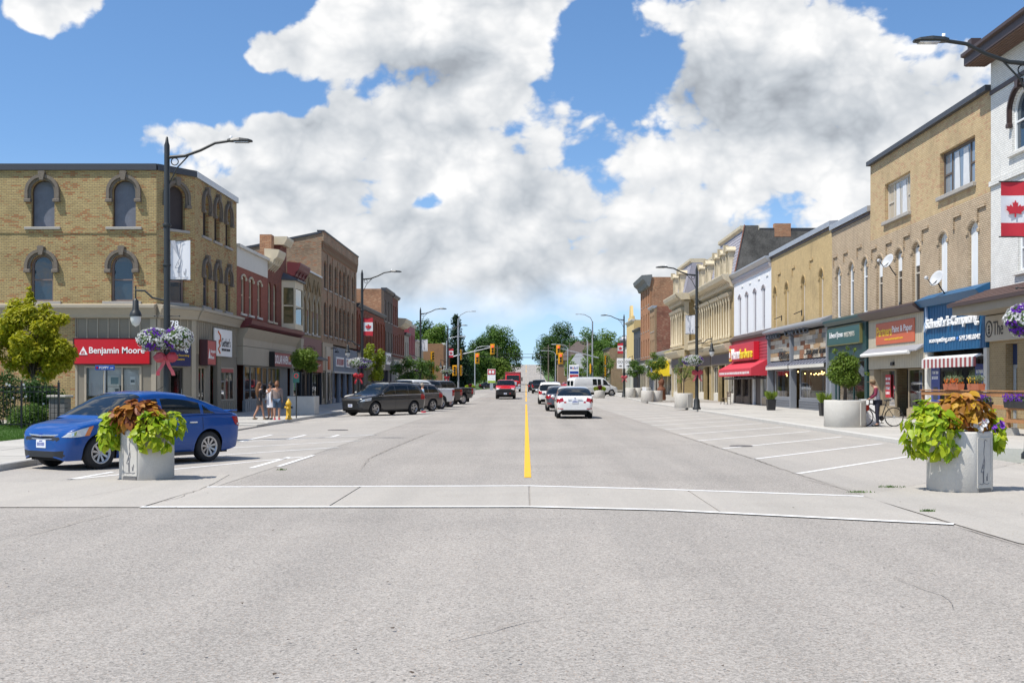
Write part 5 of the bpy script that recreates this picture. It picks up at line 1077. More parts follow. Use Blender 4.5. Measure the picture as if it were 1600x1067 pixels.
def mansard():
 KH = pm('khaki stone paint', (.42, .35, .22), .7, .3, 3, .2); KH2 = pm('pale khaki trim', (.54, .465, .325), .65, .25, 3, .2); SL = pm('lilac slate', (.33, .32, .36), .7, .25, 5, .4)
 KB = brickmat('khaki brick', (.43, .32, .15), (.37, .27, .12), (.30, .23, .12), None, .2)
 root = thing('mansard_building', 'ornate khaki building with slate mansard roof, dormers and carved window bays', 'building', T(16.5, 105, 0) @ RZ(R(-90)))
 def block(X0, Ya, Yb, bays, dorm, hi):
  fc = Fc(root, T(X0, Yb, 0) @ RZ(R(-90)), X0, 'R', Yb); L = Yb - Ya; ZC = 9.5
  ops = [O(x, 1.0, 5.5, 8.6, .0) for b in bays for x in (b - 1.25, b, b + 1.25)]
  fc.wall('brick_wall', KB, 0, L, 4.6, ZC, ops)
  for o in ops: fc.win(o, KH2, CREAMG, y=.12, fw=.1, rails=(.5,), sill=(.1, .12, .12), smat=KH2)
  for b in bays:     # each bay: thin colonnettes, balustrade, hood
   for k in range(4): fc.p('colonnette', MB().lathe([(.11, 5.4), (.11, 5.6), (.07, 5.65), (.07, 8.2), (.12, 8.35), (.14, 8.7)], 8, (b - 1.9 + k * 1.26, -.18, 0)), KH2)
   fc.cornice('bay_hood', KH2, b - 2.1, b + 2.1, [(0, 8.7), (-.35, 8.7), (-.45, 8.95), (0, 9.05)]); fc.cornice('bay_ledge', KH2, b - 2.1, b + 2.1, [(0, 5.05), (-.3, 5.1), (-.35, 5.3), (0, 5.35)])
   for k in range(9): fc.p('drop', MB().prism([(b - 1.9 + k * .47, 8.7), (b - 1.6 + k * .47, 8.7), (b - 1.75 + k * .47, 8.3)], -.16, -.02), KH)
  fc.cornice('main_cornice', KH2, -.2, L + .02, [(0, ZC - .2), (-.3, ZC - .1), (-.4, ZC + .2), (-.85, ZC + .45), (-.95, ZC + .75), (-.95, ZC + .85), (.6, ZC + .85), (.6, ZC - .2)])
  me = MB().prism([(0, ZC - .35), (-.25, ZC - .1), (-.7, ZC + .42), (0, ZC + .42)], -.09, .09, 'x').mesh('bracket', KH2); n = int(L / .75)
  for k in range(n): fc.p('bracket', me, None, loc=((k + .5) * L / n, 0, 0))
  zm = ZC + .85
  # mansard: steep slate slope, courses of slates, curb on top
  fc.p('mansard_slope', MB().prism([(.02, zm), (.8, hi), (2.0, hi), (2.0, zm)], .0, L, 'x'), SL)
  nr = 14
  for r in range(nr):
   t = r / nr; y_, z_ = .02 + .78 * t, zm + (hi - zm) * t; fc.p('slate_course', MB().prism([(y_ - .05, z_), (y_ - .02, z_), (y_ + .78 / nr, z_ + (hi - zm) / nr), (y_ + .78 / nr - .02, z_ + (hi - zm) / nr)], .01, L - .01, 'x'), SL)
  fc.cornice('curb', KH2, -.05, L + .03, [(.72, hi - .2), (.5, hi - .05), (.5, hi + .18), (2.0, hi + .18), (2.0, hi - .2)])
  for d in dorm:
   dm = fc.p('dormer', MB().box(d - .64, d - .42, -.15, .7, zm, zm + 2.0).box(d + .42, d + .64, -.15, .7, zm, zm + 2.0).box(d - .42, d + .42, -.10, .7, zm, zm + .35).box(d - .42, d + .42, -.1, .7, zm + 1.75, zm + 2.0), KH2)
   fc.p('pane', MB().quad((d - .42, .0, zm + .35), (d + .42, .0, zm + .35), (d + .42, .0, zm + 1.75), (d - .42, .0, zm + 1.75)), glassmat('dark pane', (.015, .015, .02)), dm)
   fc.p('dormer_hood', MB().prism([(d - .78, zm + 2.0), (d + .78, zm + 2.0), (d + .78, zm + 2.1), (d + .42, zm + 2.36), (d, zm + 2.46), (d - .42, zm + 2.36), (d - .78, zm + 2.1)], -.30, .9), KH2, dm); fc.p('dormer_keystone', MB().prism([(d - .1, zm + 1.9), (d + .1, zm + 1.9), (d + .18, zm + 2.55), (d - .18, zm + 2.55)], -.45, -.05), KH2, dm)
   for e in (-1, 1): fc.p('scroll', MB().prism([(d + e * .78, zm), (d + e * 1.1, zm), (d + e * .95, zm + .6), (d + e * .8, zm + 1.3)], -.1, .15), KH2, dm)
  # ground floor
  fc.cornice('shop_cornice', KH2, -.1, L + .02, [(0, 4.2), (-.4, 4.25), (-.7, 4.5), (-.8, 4.75), (-.8, 4.85), (0, 5.0)])
  fc.box('lintel', KH, 0, L, -.1, .02, 3.2, 4.2); fc.box('sign_band', pm('brown sign band', (.09, .06, .06), .5), .3, L - .3, -.16, -.1, 3.3, 4.1)
  n = max(2, int(L / 3.2))
  for k in range(n):
   a, b = k * L / n + .35, (k + 1) * L / n - .05
   if k == n // 2: door(fc, a + .4, a + 1.5, .15, 2.7, KH, y=.6); fc.box('panel', KB, a + 1.6, b, .1, .2, 0, 3.2)
   else: shopwin(fc, a, b, .8, 3.15, OFFW, mulls=(.33, .66)); fc.box('bulkhead', OFFW, a, b, .05, .2, 0, .8)
   fc.box('pier', KB if k % 2 else KH, k * L / n + .002, k * L / n + .34, -.1, .2, 0, 3.2)
  fc.box('side_wall', KB, .004, .25, .29, 12, -.2, zm - .02); fc.box('side_wall', KB, L - .25, L - .004, .29, 12, -.2, zm - .02)
  fc.box('interior_backing', DARK, .26, L - .26, .75, .85, 4.7, ZC + .4); fc.box('ceiling', CEIL, .26, L - .26, .3, 3, 4.3, 4.4); fc.box('interior_backing', INTW, .26, L - .26, 3, 3.1, 0, 4.3)  # the dark panel is added to keep light from showing through the bays
  fc.box('roof', TAR, 0, L, 2.01, 12, hi - .4, hi); return fc, L
 A, LA = block(16.5, 91.42, 102, (2.7, 7.6), (2.6, 5.4, 8.2), 14.0)
 B_, LB = block(16.5, 102.02, 110.8, (2.3, 6.4), (2.4, 6.3), 13.1)
 C, LC = block(15.25, 110.82, 120, (2.4, 6.7), (2.3, 6.6), 13.5)
 C.p('mansard_end', MB().prism([(.02, 10.35), (.8, 13.5), (2.0, 13.5), (2.0, 10.35)], LC - .01, LC + .02, 'x'), SL)
 C.box('return_wall', KB, LC - .004, LC + .05, -.02, 1.3, 0, 9.5); C.cornice('return_cornice', KH2, LC + .05, LC + .6, [(-.95, 10.25), (-.95, 10.35), (1.3, 10.35), (1.3, 9.8), (-.4, 9.7)])
 C.box('return_pilaster', KH2, LC + .05, LC + .2, -.05, .4, 4.9, 9.6)
 # bare flank over the white neighbour, with its chimney
 SOOT = pm('sooty stucco', (.13, .12, .105), .95, 1.1, .9, .6)
 A.p('flank_wall', MB().prism([(.02, 9.4), (.02, 10.4), (.80, 14.2), (1.9, 14.2), (1.9, 13.85), (6, 13.7), (14, 13.4), (14, 9.4)], LA - .02, LA + .05, 'x'), SOOT)
 A.p('copper_flashing', MB().prism([(-.02, 10.35), (.78, 14.25), (.86, 14.25), (.06, 10.35)], LA + .05, LA + .09, 'x'), pm('copper flashing', (.30, .13, .08), .5, .2)); A.box('chimney', ORNB, LA - .5, LA + .06, 3.2, 4.5, 13.3, 14.35)
 # balcony with curved ledge between the blocks
 bal = B_.p('balcony', MB().prism([(.1, 4.86), (2.3, 4.86), (6.6, 4.86), (LB - .1, 4.86), (LB - .1, 4.98), (.1, 4.98)], -1.0, -.05), KH2)
 for k in range(16): B_.p('baluster', MB().lathe([(.05, 4.98), (.08, 5.15), (.04, 5.35), (.06, 5.55)], 8, (.3 + k * .53, -.9, 0)), KH2, bal)
 B_.box('balcony_rail', KH2, .1, LB - .1, -1.0, -.8, 5.55, 5.7, bal); B_.p('pediment', MB().prism([(1.2, 9.1), (3.4, 9.1), (2.3, 9.75)], -.5, -.36), KH2)
white_building(); BUFFC = buff_building(); edward_building(); plank_building(); white_red(); mansard()
# yellow-awning shop, then the bare brick pair with their flanks to the camera
fc, L = plain('single_storey_shop', 'low grey rendered shop with a big yellow awning', 'R', 122, 147.9, 5.2, pm('grey plaster', (.36, .34, .30), .9, .2, 1, .3), ZS=4.0, cols=4, ww=.1, rise=0, trim=GALV, shopcol=pm('grey plaster', (.36, .34, .30)), base=.25)
YA = pm('yellow canvas', (.85, .62, .02), .5, .05)
aw = fc.p('yellow_awning', MB().prism([(.0, 4.35), (-1.3, 4.25), (-1.7, 4.0), (-1.75, 3.0), (-1.75, 2.55), (0, 2.55)], 10.5, 16.5, 'x', sm=False), YA); fc.p('awning_print', MB().box(10.44, 10.495, -1.3, -.5, 3.0, 3.7), pm('print blue', (.12, .14, .35), .5), aw); fc.box('awning_print', pm('print blue', (.12, .14, .35)), 11.2, 13.6, -1.76, -1.752, 3.05, 3.7, aw)
FB = brickmat('faded red brick', (.33, .10, .05), (.25, .075, .04), (.22, .14, .10), (.40, .22, .13), .5)
fc, L = plain('small_brick_shop', 'two storey weathered brick shop with patched flank wall', 'R', 148.0, 153.5, 11.3, brickmat('sandy brick', (.38, .24, .12), (.30, .18, .09), (.27, .2, .13), None, .3), cols=3, floors=2, sidemat=FB, trim=GALV, shopcol=GALV, base=.3, depth=18)
fc.box('plaster_patch', pm('old plaster', (.30, .28, .25), .95, .4, 1.5, .5), L - .003, L + .03, 2.5, 9, -.1, 8.2); fc.p('awning_front', MB().prism([(0, 4.3), (-1.2, 3.6), (-1.2, 3.2), (0, 3.2)], .1, L, 'x'), GALV)
s = sign(fc, 1.2, 4.2, 3.1, 4.2, SIGNW, y=-1.35, d=.1); strokes(fc, s, 1.5, 3.9, 3.4, 3.9, -1.36, RED)
fc, L = plain('tall_red_block', 'tall three storey orange red brick block with grey bracketed cornice', 'R', 153.52, 166, 15.6, brickmat('orange brick', (.42, .18, .075), (.34, .14, .06), (.3, .2, .12), None, .25), cols=4, floors=3, sidemat=ORNB, fmat=pm('old brown frame', (.08, .055, .04)), base=.3, depth=18)
fc.cornice('upper_cornice', pm('grey tin cornice', (.16, .165, .16), .6, .2), -.1, L + .2, [(0, 14.6), (-.3, 14.7), (-.5, 15.2), (-.95, 15.6), (-1.1, 16.1), (.3, 16.2)])
plain('charcoal_shop', 'charcoal grey two storey shop with flat front', 'R', 166.02, 176.5, 9.4, pm('charcoal cladding', (.045, .047, .055), .6, .15), cols=3, base=.3, shopcol=DARKGREY)
fc, L = plain('stepped_gable_shop', 'pale yellow shop with stepped false gable', 'R', 176.52, 189, 11.2, pm('pale yellow render', (.62, .46, .20), .75, .06), cols=2, ww=.1, rise=0, base=.3, trim=OFFW, shopcol=OFFW)
fc.p('gable_step', MB().prism([(L * .2, 11.4), (L * .2, 12.2), (L * .36, 12.2), (L * .44, 14.0), (L * .56, 14.0), (L * .64, 12.2), (L * .8, 12.2), (L * .8, 11.4)], 0, .4), pm('pale yellow render', (.62, .46, .20)))
plain('white_low_shop', 'low white rendered shop at the far right corner', 'R', 189.02, 196, 7.6, OFFW, cols=2, base=.4)
fc, L = plain('corner_brown_shop', 'brown panelled corner shop with roof vent beyond the crossing', 'R', 216, 232, 8.0, brickmat('brown tan brick', (.34, .23, .13), (.28, .19, .10), (.24, .18, .11), None, .3), cols=3, base=.4, X0=15.6, sidemat=brickmat('brown tan brick', (.34, .23, .13), (.28, .19, .10), (.24, .18, .11)), depth=14)
fc.box('dark_window', pm('dark maroon board', (.07, .03, .03), .6), L, L + .05, 4.2, 7.0, 4.9, 7.2); fc.p('roof_vent', MB().lathe([(.9, 8.3), (.9, 9.6), (1.15, 9.7), (1.15, 10.2), (.3, 10.8), (0, 10.8)], 14, (L - 2, 3.2, 0)), GALV)
# ------------------------------------------------------------------ vehicles
def curve(p):
 """smooth monotone curve through control points (x ascending)"""
 n = len(p); d = [(p[i + 1][1] - p[i][1]) / (p[i + 1][0] - p[i][0]) for i in range(n - 1)]
 m = [d[0]] + [0 if d[i - 1] * d[i] <= 0 else 2 * d[i - 1] * d[i] / (d[i - 1] + d[i]) for i in range(1, n - 1)] + [d[-1]]
 def f(x):
  if x <= p[0][0]: return p[0][1]
  if x >= p[-1][0]: return p[-1][1]
  i = next(k for k in range(n - 1) if x <= p[k + 1][0]); h = p[i + 1][0] - p[i][0]; t = (x - p[i][0]) / h
  return (1 + 2 * t) * (1 - t) ** 2 * p[i][1] + t * (1 - t) ** 2 * h * m[i] + t * t * (3 - 2 * t) * p[i + 1][1] + t * t * (t - 1) * h * m[i + 1]
 return f
def paint(name, col, metal=.0, rough=.28):
 if name in MATS: return MATS[name]
 m, g, b = newmat(name); tc = g.node('ShaderNodeTexCoord').outputs['Object']
 n = g.noise(tc, 260, 1, .5); dust = g.noise(tc, 2.2, 4, .6); sp = g.node('ShaderNodeSeparateXYZ', i_0=tc); z = X(g, sp.outputs[2])
 v = g.node('ShaderNodeVectorMath', operation='SCALE'); v.inputs[0].default_value = col; g.put(v.inputs['Scale'], 1.0 + (n - .5) * .25 * (1 if metal else .3))
 low = (1.0 - g.smooth(z, .2, .62)) * (.25 + dust * .5)         # road dust on the lower panels
 g.put(b.inputs['Base Color'], g.mix(low * .12, v.outputs[0], (.30, .28, .25))); b.inputs['Metallic'].default_value = metal
 g.put(b.inputs['Roughness'], rough + low * .4); b.inputs['Coat Weight'].default_value = 1.0; b.inputs['Coat Roughness'].default_value = .035; return m
CARGL = glassmat('car glass', (.006, .009, .010), .02, .45); LAMP = pm('headlamp lens', (.55, .57, .58), .10, .3, 14, coat=.8); AMBER = pm('amber lens', (.70, .19, .01), .15, .1, coat=.5); PLATE = pm('number plate', (.70, .72, .76), .4, .03); PLINK = pm('plate ink', (.04, .07, .30), .5, 0); UNDER = pm('underbody', (.012, .012, .012), .9, .1); SEAM = pm('panel gap', (.008, .008, .009), .9, 0); CLEARR = pm('clear lens', (.62, .60, .60), .12, .1, coat=.5)
WHEELS = {}
def wheel_mesh(r, wd, style):
 k = (r, wd, style)
 if k in WHEELS: return WHEELS[k]
 ri = r * (.66 if style != 'truck' else .60); h = wd / 2
 ty = MB().lathe([(ri, -h * .9), (r * .90, -h), (r * .97, -h * .86), (r, -h * .6), (r, h * .6), (r * .97, h * .86), (r * .90, h), (ri, h * .9), (ri - .02, h * .5)], 30, axis='y').mesh('tyre', RUBBER)
 m = MB(); m.lathe([(ri + .004, -h * .92), (ri - .025, -h * .96), (ri - .035, -h * .6), (ri - .05, h * .4)], 30, axis='y'); m.lathe([(0, -h * .62), (r * .13, -h * .62), (r * .16, -h * .45)], 12, axis='y')
 ns = {'multi': 9, 'five': 5, 'six': 6, 'truck': 6}[style]
 for s in range(ns):
  for off in ((-.07, .07) if style in ('multi', 'five') else (0,)):
   a = 2 * pi * s / ns + (off if style == 'five' else off * 1.1); ca, sa = cos(a), sin(a); wa = .012 if style == 'multi' else (.03 if style == 'five' else .05)
   p = lambda rr, t, y: (rr * ca - t * sa, y, rr * sa + t * ca)
   r0, r1 = r * .10, ri - .02; v = [p(r0, -wa, -h * .62), p(r0, wa, -h * .62), p(r1, wa * (1.0 if style == 'multi' else 1.35), -h * .78), p(r1, -wa * (1.0 if style == 'multi' else 1.35), -h * .78), p(r0, -wa, -h * .3), p(r0, wa, -h * .3), p(r1, wa, -h * .4), p(r1, -wa, -h * .4)]
   m.add(v, [(0, 1, 2, 3), (7, 6, 5, 4), (0, 4, 5, 1), (1, 5, 6, 2), (2, 6, 7, 3), (3, 7, 4, 0)])
 rim = m.mesh('rim', ALLOY)
 br = MB().lathe([(0, -h * .1), (ri * .95, -h * .1)], 20, axis='y').mesh('brake_disc', pm('dark brake', (.03, .03, .032), .6, .2)); WHEELS[k] = (ty, rim, br); return WHEELS[k]
def vehicle(name, label, cat, M, sp, pmat, group=None, nx=70):
 L, W = sp['L'], sp['W']; x0, x1 = -L / 2, L / 2; xf, xr, wr, R_ = sp['xf'], sp['xr'], sp['r'], sp['R']
 top, sh, low, hw = curve(sp['top']), curve(sp['sh']), curve(sp['low']), curve(sp['hw']); rf = curve(sp['roof']); ra, rb = sp['roof'][0][0], sp['roof'][-1][0]
 root = thing(name, label, cat, M, group)
 xs = {x0 + L * i / nx for i in range(nx + 1)}
 for e in range(1, 6): xs |= {x0 + .012 * e * e, x1 - .012 * e * e}
 for xa in (xf, xr): xs |= {xa + R_ * cos(pi * i / 14) for i in range(15)} | {xa + R_ + .001, xa - R_ - .001}
 xs = sorted(x for x in xs if x0 <= x <= x1); xs = [x for i, x in enumerate(xs) if i == 0 or x - xs[i - 1] > .0006]
 def zlow(x):
  z = low(x)
  for xa in (xf, xr):
   if abs(x - xa) < R_: z = max(z, wr + sqrt(max(0, R_ * R_ - (x - xa) ** 2)))
  return z
 NS, NT = 12, 7
 def side(x, s):
  w = hw(x); zl = min(zlow(x), sh(x) - .04); z = zl + (sh(x) - zl) * s; zz = (z - low(x)) / max(.05, sh(x) - low(x))
  y = w * (1 - .10 * max(0, 1 - zz) ** 3 - .10 * max(0, zz - .55) ** 2 + .008 * exp(-((zz - .72) / .05) ** 2)); return y, z
 def ring(x):
  pts = [side(x, i / NS) for i in range(NS + 1)]; ys, zs = pts[-1]; zt = max(top(x), zs + .01)
  for j in range(1, NT + 1):
   a = pi / 2 * j / NT; n = 3.0; pts.append((ys * max(0, cos(a)) ** (2 / n), zs + (zt - zs) * sin(a) ** (2 / n)))
  return pts
 def yat(x, z):
  p = ring(x)
  for (ya, za), (yb, zb) in zip(p, p[1:]):
   if za <= z <= zb and zb > za: return ya + (yb - ya) * (z - za) / (zb - za)
  return p[-1][0] if z > p[-1][1] else p[0][0]
 for nm, mt, xa, xb, lo, hi, lean in sp.get('patches', ()):
  for sg in (1, -1):
   mb = MB(); nu, nv = 12, 7; e = .006 if 'bulb' not in nm and 'reverse' not in nm else .011; sx = 1 if xa > 0 else -1
   g = [[None] * (nv + 1) for _ in range(nu + 1)]
   for i in range(nu + 1):
    for j in range(nv + 1):
     x = xa + (xb - xa) * i / nu; z = lo(x) + (hi(x) - lo(x)) * j / nv; xx = x + lean * (j / nv) * (1 if nm != 'x' else 0); xx = max(x0 + .03, min(x1 - .03, xx))
     g[i][j] = (xx + sx * e, sg * (yat(xx, z) + e), z)
   for i in range(nu):
    for j in range(nv): mb.add([g[i][j], g[i + 1][j], g[i + 1][j + 1], g[i][j + 1]], [(0, 1, 2, 3)], 0, True)
   part(root, nm, mb, mt, merge=True)
 buckets = {}
 def put(key, quad):
  buckets.setdefault(key, MB()).add(quad, [(0, 1, 2, 3)], 0, True)
 cls = sp.get('cls', lambda x, y, z: None)
 rings = [ring(x) for x in xs]; K = len(rings[0])
 for i in range(len(xs) - 1):
  for k in range(K - 1):
   for sg in (1, -1):
    q = [(xs[i], sg * rings[i][k][0], rings[i][k][1]), (xs[i + 1], sg * rings[i + 1][k][0], rings[i + 1][k][1]), (xs[i + 1], sg * rings[i + 1][k + 1][0], rings[i + 1][k + 1][1]), (xs[i], sg * rings[i][k + 1][0], rings[i][k + 1][1])]
    c = [sum(v[j] for v in q) / 4 for j in range(3)]; put((cls(*c) or 'body', sg if cls(*c) else 0), q)
 for i in (0, len(xs) - 1):
  rg = rings[i]
  for k in range(K - 1):
   for j in range(10):
    f0, f1 = -1 + .2 * j, -1 + .2 * (j + 1)
    q = [(xs[i], f0 * rg[k][0], rg[k][1]), (xs[i], f1 * rg[k][0], rg[k][1]), (xs[i], f1 * rg[k + 1][0], rg[k + 1][1]), (xs[i], f0 * rg[k + 1][0], rg[k + 1][1])]
    c = [sum(v[m] for v in q) / 4 for m in range(3)]; kk = cls(*c); put((kk or 'body', (1 if c[1] > 0 else -1) if kk else 0), q)
 # greenhouse
 gx = {ra + (rb - ra) * i / (nx * .8) for i in range(int(nx * .8) + 1)}; ng = 10; gx = sorted(gx | {ra + .02, ra + .05, rb - .02, rb - .05})
 tum = sp.get('tumble', .28); wins = sp['wins']; ws, rw = sp['ws'], sp['rw']
 def gring(x):
  zb = max(sh(x), min(top(x), sh(x) + .06)) - .015; zr = max(rf(x), zb + .005); wb = side(x, 1)[0] * .985; rc = min(.11, (zr - zb) * .30)
  wt = wb - tum * (zr - rc - zb); pts = []
  for s in range(ng + 1):
   t = s / ng; pts.append((wb + (wt - wb) * t + .035 * sin(pi * t) * (zr - zb), zb + (zr - rc - zb) * t))
  for j in range(1, 8):
   a = pi / 2 * j / 7; pts.append((wt * max(0, cos(a)) ** .55, zr - rc + rc * sin(a) ** .75))
  return pts
 gr = [gring(x) for x in gx]
 for i in range(len(gx) - 1):
  xc = (gx[i] + gx[i + 1]) / 2
  for k in range(len(gr[0]) - 1):
   for sg in (1, -1):
    q = [(gx[i], sg * gr[i][k][0], gr[i][k][1]), (gx[i + 1], sg * gr[i + 1][k][0], gr[i + 1][k][1]), (gx[i + 1], sg * gr[i + 1][k + 1][0], gr[i + 1][k + 1][1]), (gx[i], sg * gr[i][k + 1][0], gr[i][k + 1][1])]
    key = ('body', 0); kr = k - ng
    if kr >= 0:
     if ws[0] < xc < ws[1] and kr >= 1: key = ('windshield', 0)
     elif rw[0] < xc < rw[1] and kr >= 1: key = ('rear_window', 0)
    elif 1 <= k < ng - 1:
     for wi, (a, b, lean) in enumerate(wins):
      t = k / ng
      if a + lean[0] * t < xc < b + lean[1] * t: key = ('window', sg * (wi + 1))
    put(key, q)
 if sp.get('solid_sides'): pass
 mats = {'body': pmat, 'windshield': CARGL, 'rear_window': CARGL, 'window': CARGL, 'headlight': LAMP, 'turn_signal': AMBER, 'taillight': LITRED, 'reverse_light': CLEARR, 'grille': PLASTIC, 'bumper_trim': PLASTIC, 'bed_floor': UNDER, 'bumper': CHROME, 'cladding': PLASTIC, 'chrome_bar': CHROME}
 for (nm, _), mb in buckets.items(): part(root, nm, mb, mats[nm], merge=True)
 part(root, 'underbody', MB().box(x0 + .25, x1 - .25, -W / 2 + .30, W / 2 - .30, .17, min(.62, sh(0) - .1)), UNDER)
 # wheels
 ty, rim, br = wheel_mesh(wr, sp.get('tw', .215), sp.get('wheel', 'multi'))
 for xa in (xf, xr):
  for sg in (1, -1):
   Mw = T(xa, sg * (W / 2 - sp.get('tw', .215) / 2 - .025), wr) @ (RZ(pi) if sg > 0 else Matrix.Identity(4)) @ Matrix.Rotation(random.uniform(0, 1), 4, 'Y')
   w = part(root, 'wheel', ty, None, Mw); o = link('rim', rim, w, WM[w.name]); link('brake_disc', br, w, WM[w.name])
 # seams, handles, mirrors
 for xsn in sp.get('seams', ()):
  for sg in (1, -1):
   mb = MB(); pr = None
   for s in range(0, 13):
    t = .10 + .9 * s / 12; y, z = side(xsn, t); a = (xsn - .006, sg * (y + .003), z); b = (xsn + .006, sg * (y + .003), z)
    if pr: mb.quad(pr[0], pr[1], b, a)
    pr = (a, b)
   part(root, 'door_seam', mb, SEAM)
 for hx in sp.get('handles', ()):
  for sg in (1, -1):
   y, z = side(hx, .86); part(root, 'door_handle', MB().bbox(hx - .10, hx + .10, sg * y - .005, sg * (y + .035), z - .018, z + .018, .01), sp.get('handle_mat', CHROME))
 mx, mz = sp['mirror']; yb = side(mx, 1)[0]
 for sg in (1, -1): part(root, 'mirror', MB().ball((mx, sg * (yb + .10), mz + .03), .065, .11, .075, 10, 7).tube([(mx, sg * (yb - .06), mz - .03), (mx, sg * (yb + .06), mz)], .022, 6), sp.get('mirror_mat', pmat))
 for (px, pz, front) in sp.get('plates', ()):
  s = 1 if front else -1; pl = part(root, 'license_plate', MB().bbox(px - .012, px + .012, -.15, .15, pz - .075, pz + .075, .006), PLATE); random.seed(int(abs(px) * 1000))
  for k in range(6): part(pl, 'plate_character', MB().box(px + s * .012, px + s * .015, -.115 + k * .04, -.09 + k * .04, pz - .035, pz + .03), PLINK) if nx > 60 else None
  part(pl, 'plate_print', MB().box(px + s * .012, px + s * .0145, -.05, .05, pz + .045, pz + .062), PLINK) if nx > 60 else None
 for ex in sp.get('extra', ()): part(root, ex[0], ex[1](), ex[2])
 return root, side
def sedan_spec(patches=False):
 def cls(x, y, z):
  ay = abs(y)
  if x > 1.60:
   lo, hi = .615 + (2.2 - x) * .10, .735 + (2.2 - x) * .20
   if x > 2.0 and ay < .50 and .56 < z < .63: return 'grille'
   if x > 1.95 and .25 < z < .36 and ay < .62: return 'grille'
  if x < -1.80:
   if ay > .46 and .70 < z < .90 and x < -1.92 + (z - .70) * .3 and not patches: return 'taillight'
  return None
 lo = lambda x: .60 + (2.2 - x) * .085 + max(0, x - 1.95) * .1; hi = lambda x: min(.70 + (2.2 - x) * .22, .84 - abs(x - 1.62) * .02)
 PT = [('headlight', LAMP, 1.70, 2.165, lo, hi, -.10), ('turn_signal', AMBER, 1.60, 1.70, lo, hi, -.10), ('headlight_bulb', CHROME, 1.92, 2.03, lambda x: lo(x) + .03, lambda x: hi(x) - .03, -.05)]
 PT += [('taillight', LITRED, -2.17, -1.98, lambda x: .70 + (x + 2.17) * .35, lambda x: .93, .10), ('reverse_light', CLEARR, -2.165, -2.03, lambda x: .735 + (x + 2.17) * .2, lambda x: .775 + (x + 2.17) * .1, .0)]
 return dict(patches=PT if patches else [], L=4.45, W=1.72, xf=1.345, xr=-1.27, r=.318, R=.375, wheel='multi',
  top=[(-2.225, .72), (-2.18, .98), (-2.1, 1.035), (-1.8, 1.03), (-1.5, 1.03), (0, 1.0), (.9, 1.0), (1.3, .945), (1.7, .87), (2.0, .775), (2.15, .68), (2.225, .57)],
  sh=[(-2.225, .66), (-2.17, .86), (-2.0, .935), (-1.5, .945), (0, .905), (.9, .885), (1.3, .86), (1.7, .80), (2.0, .715), (2.15, .62), (2.225, .52)],
  low=[(-2.225, .36), (-2.1, .28), (-1.7, .22), (0, .20), (1.7, .19), (2.1, .18), (2.225, .24)],
  hw=[(-2.225, .58), (-2.19, .68), (-2.08, .77), (-1.8, .83), (-1.2, .855), (0, .86), (1.2, .855), (1.7, .83), (1.95, .77), (2.1, .68), (2.19, .54), (2.225, .42)],
  roof=[(-1.95, 1.0), (-1.80, 1.06), (-1.45, 1.21), (-1.0, 1.375), (-.6, 1.45), (-.15, 1.478), (.2, 1.46), (.45, 1.40), (.75, 1.245), (1.2, .955)],
  ws=(.36, 1.12), rw=(-1.74, -.78), wins=[(-1.45, -1.13, (.42, .02)), (-1.04, -.10, (.0, .0)), (-.02, 1.0, (0, -.55))], tumble=.36,
  seams=(-1.08, -.06, .96), handles=(-.82, .28), mirror=(.78, .95), plates=((2.226, .49, True), (-2.19, .78, False)), cls=cls)
BLUE = paint('blue car paint', (.0, .056, .25), 0, .35); BLUE.node_tree.nodes['Principled BSDF'].inputs['Specular IOR Level'].default_value = .2; BLUE.node_tree.nodes['Principled BSDF'].inputs['Coat Weight'].default_value = .55
def chrome_grille(): return MB().tube([(2.10, -.52, .665), (2.20, -.3, .655), (2.232, 0, .65), (2.20, .3, .655), (2.10, .52, .665)], .022, 6).tube([(2.12, -.5, .595), (2.205, -.3, .585), (2.236, 0, .58), (2.205, .3, .585), (2.12, .5, .595)], .012, 6)
sp = sedan_spec(True); sp['extra'] = [('grille_bar', chrome_grille, CHROME), ('emblem', lambda: MB().ball((2.235, 0, .655), .012, .085, .035, 12, 6), pm('badge blue', (.02, .05, .25), .2, 0)),
 ('fog_lamp', lambda: MB().ball((2.02, .60, .33), .05, .06, .055, 10, 6), LAMP), ('fog_lamp', lambda: MB().ball((2.02, -.60, .33), .05, .06, .055, 10, 6), LAMP),
 ('spoiler', lambda: MB().bbox(-2.24, -2.02, -.60, .60, 1.035, 1.065, .012), BLUE), ('sill_trim', lambda: MB().box(-.85, .92, .80, .845, .17, .24), PLASTIC), ('sill_trim', lambda: MB().box(-.85, .92, -.845, -.80, .17, .24), PLASTIC),
 ('wiper', lambda: MB().tube([(1.16, .5, .985), (.95, .05, 1.10)], .008, 5), PLASTIC), ('antenna', lambda: MB().tube([(-.55, 0, 1.46), (-.78, 0, 1.58)], .006, 5), PLASTIC)]
fw, rw_ = Vector((-8.15, 21.9)), Vector((-6.67, 24.1)); d = (fw - rw_).normalized(); ang = atan2(d.y, d.x); c = (fw + rw_) / 2; n_ = Vector((-d.y, d.x))
# the photographed wheels are the car's left ones: the centre line lies half a track to its right
mid = c - n_ * .74 - d * .04
BLUEC, _ = vehicle('parked_car', 'bright blue sedan parked nose to the curb behind the left planter', 'car', T(mid.x, mid.y, 0.004) @ RZ(ang), sp, BLUE, nx=104)
for o in BLUEC.children_recursive:       # short front overhang of the small sedan
 if o.type == 'MESH' and o.name.split('.')[0] not in ('wheel', 'rim', 'brake_disc'):
  for v in o.data.vertices:
   if v.co.x > 1.74: v.co.x = 1.74 + (v.co.x - 1.74) * .66

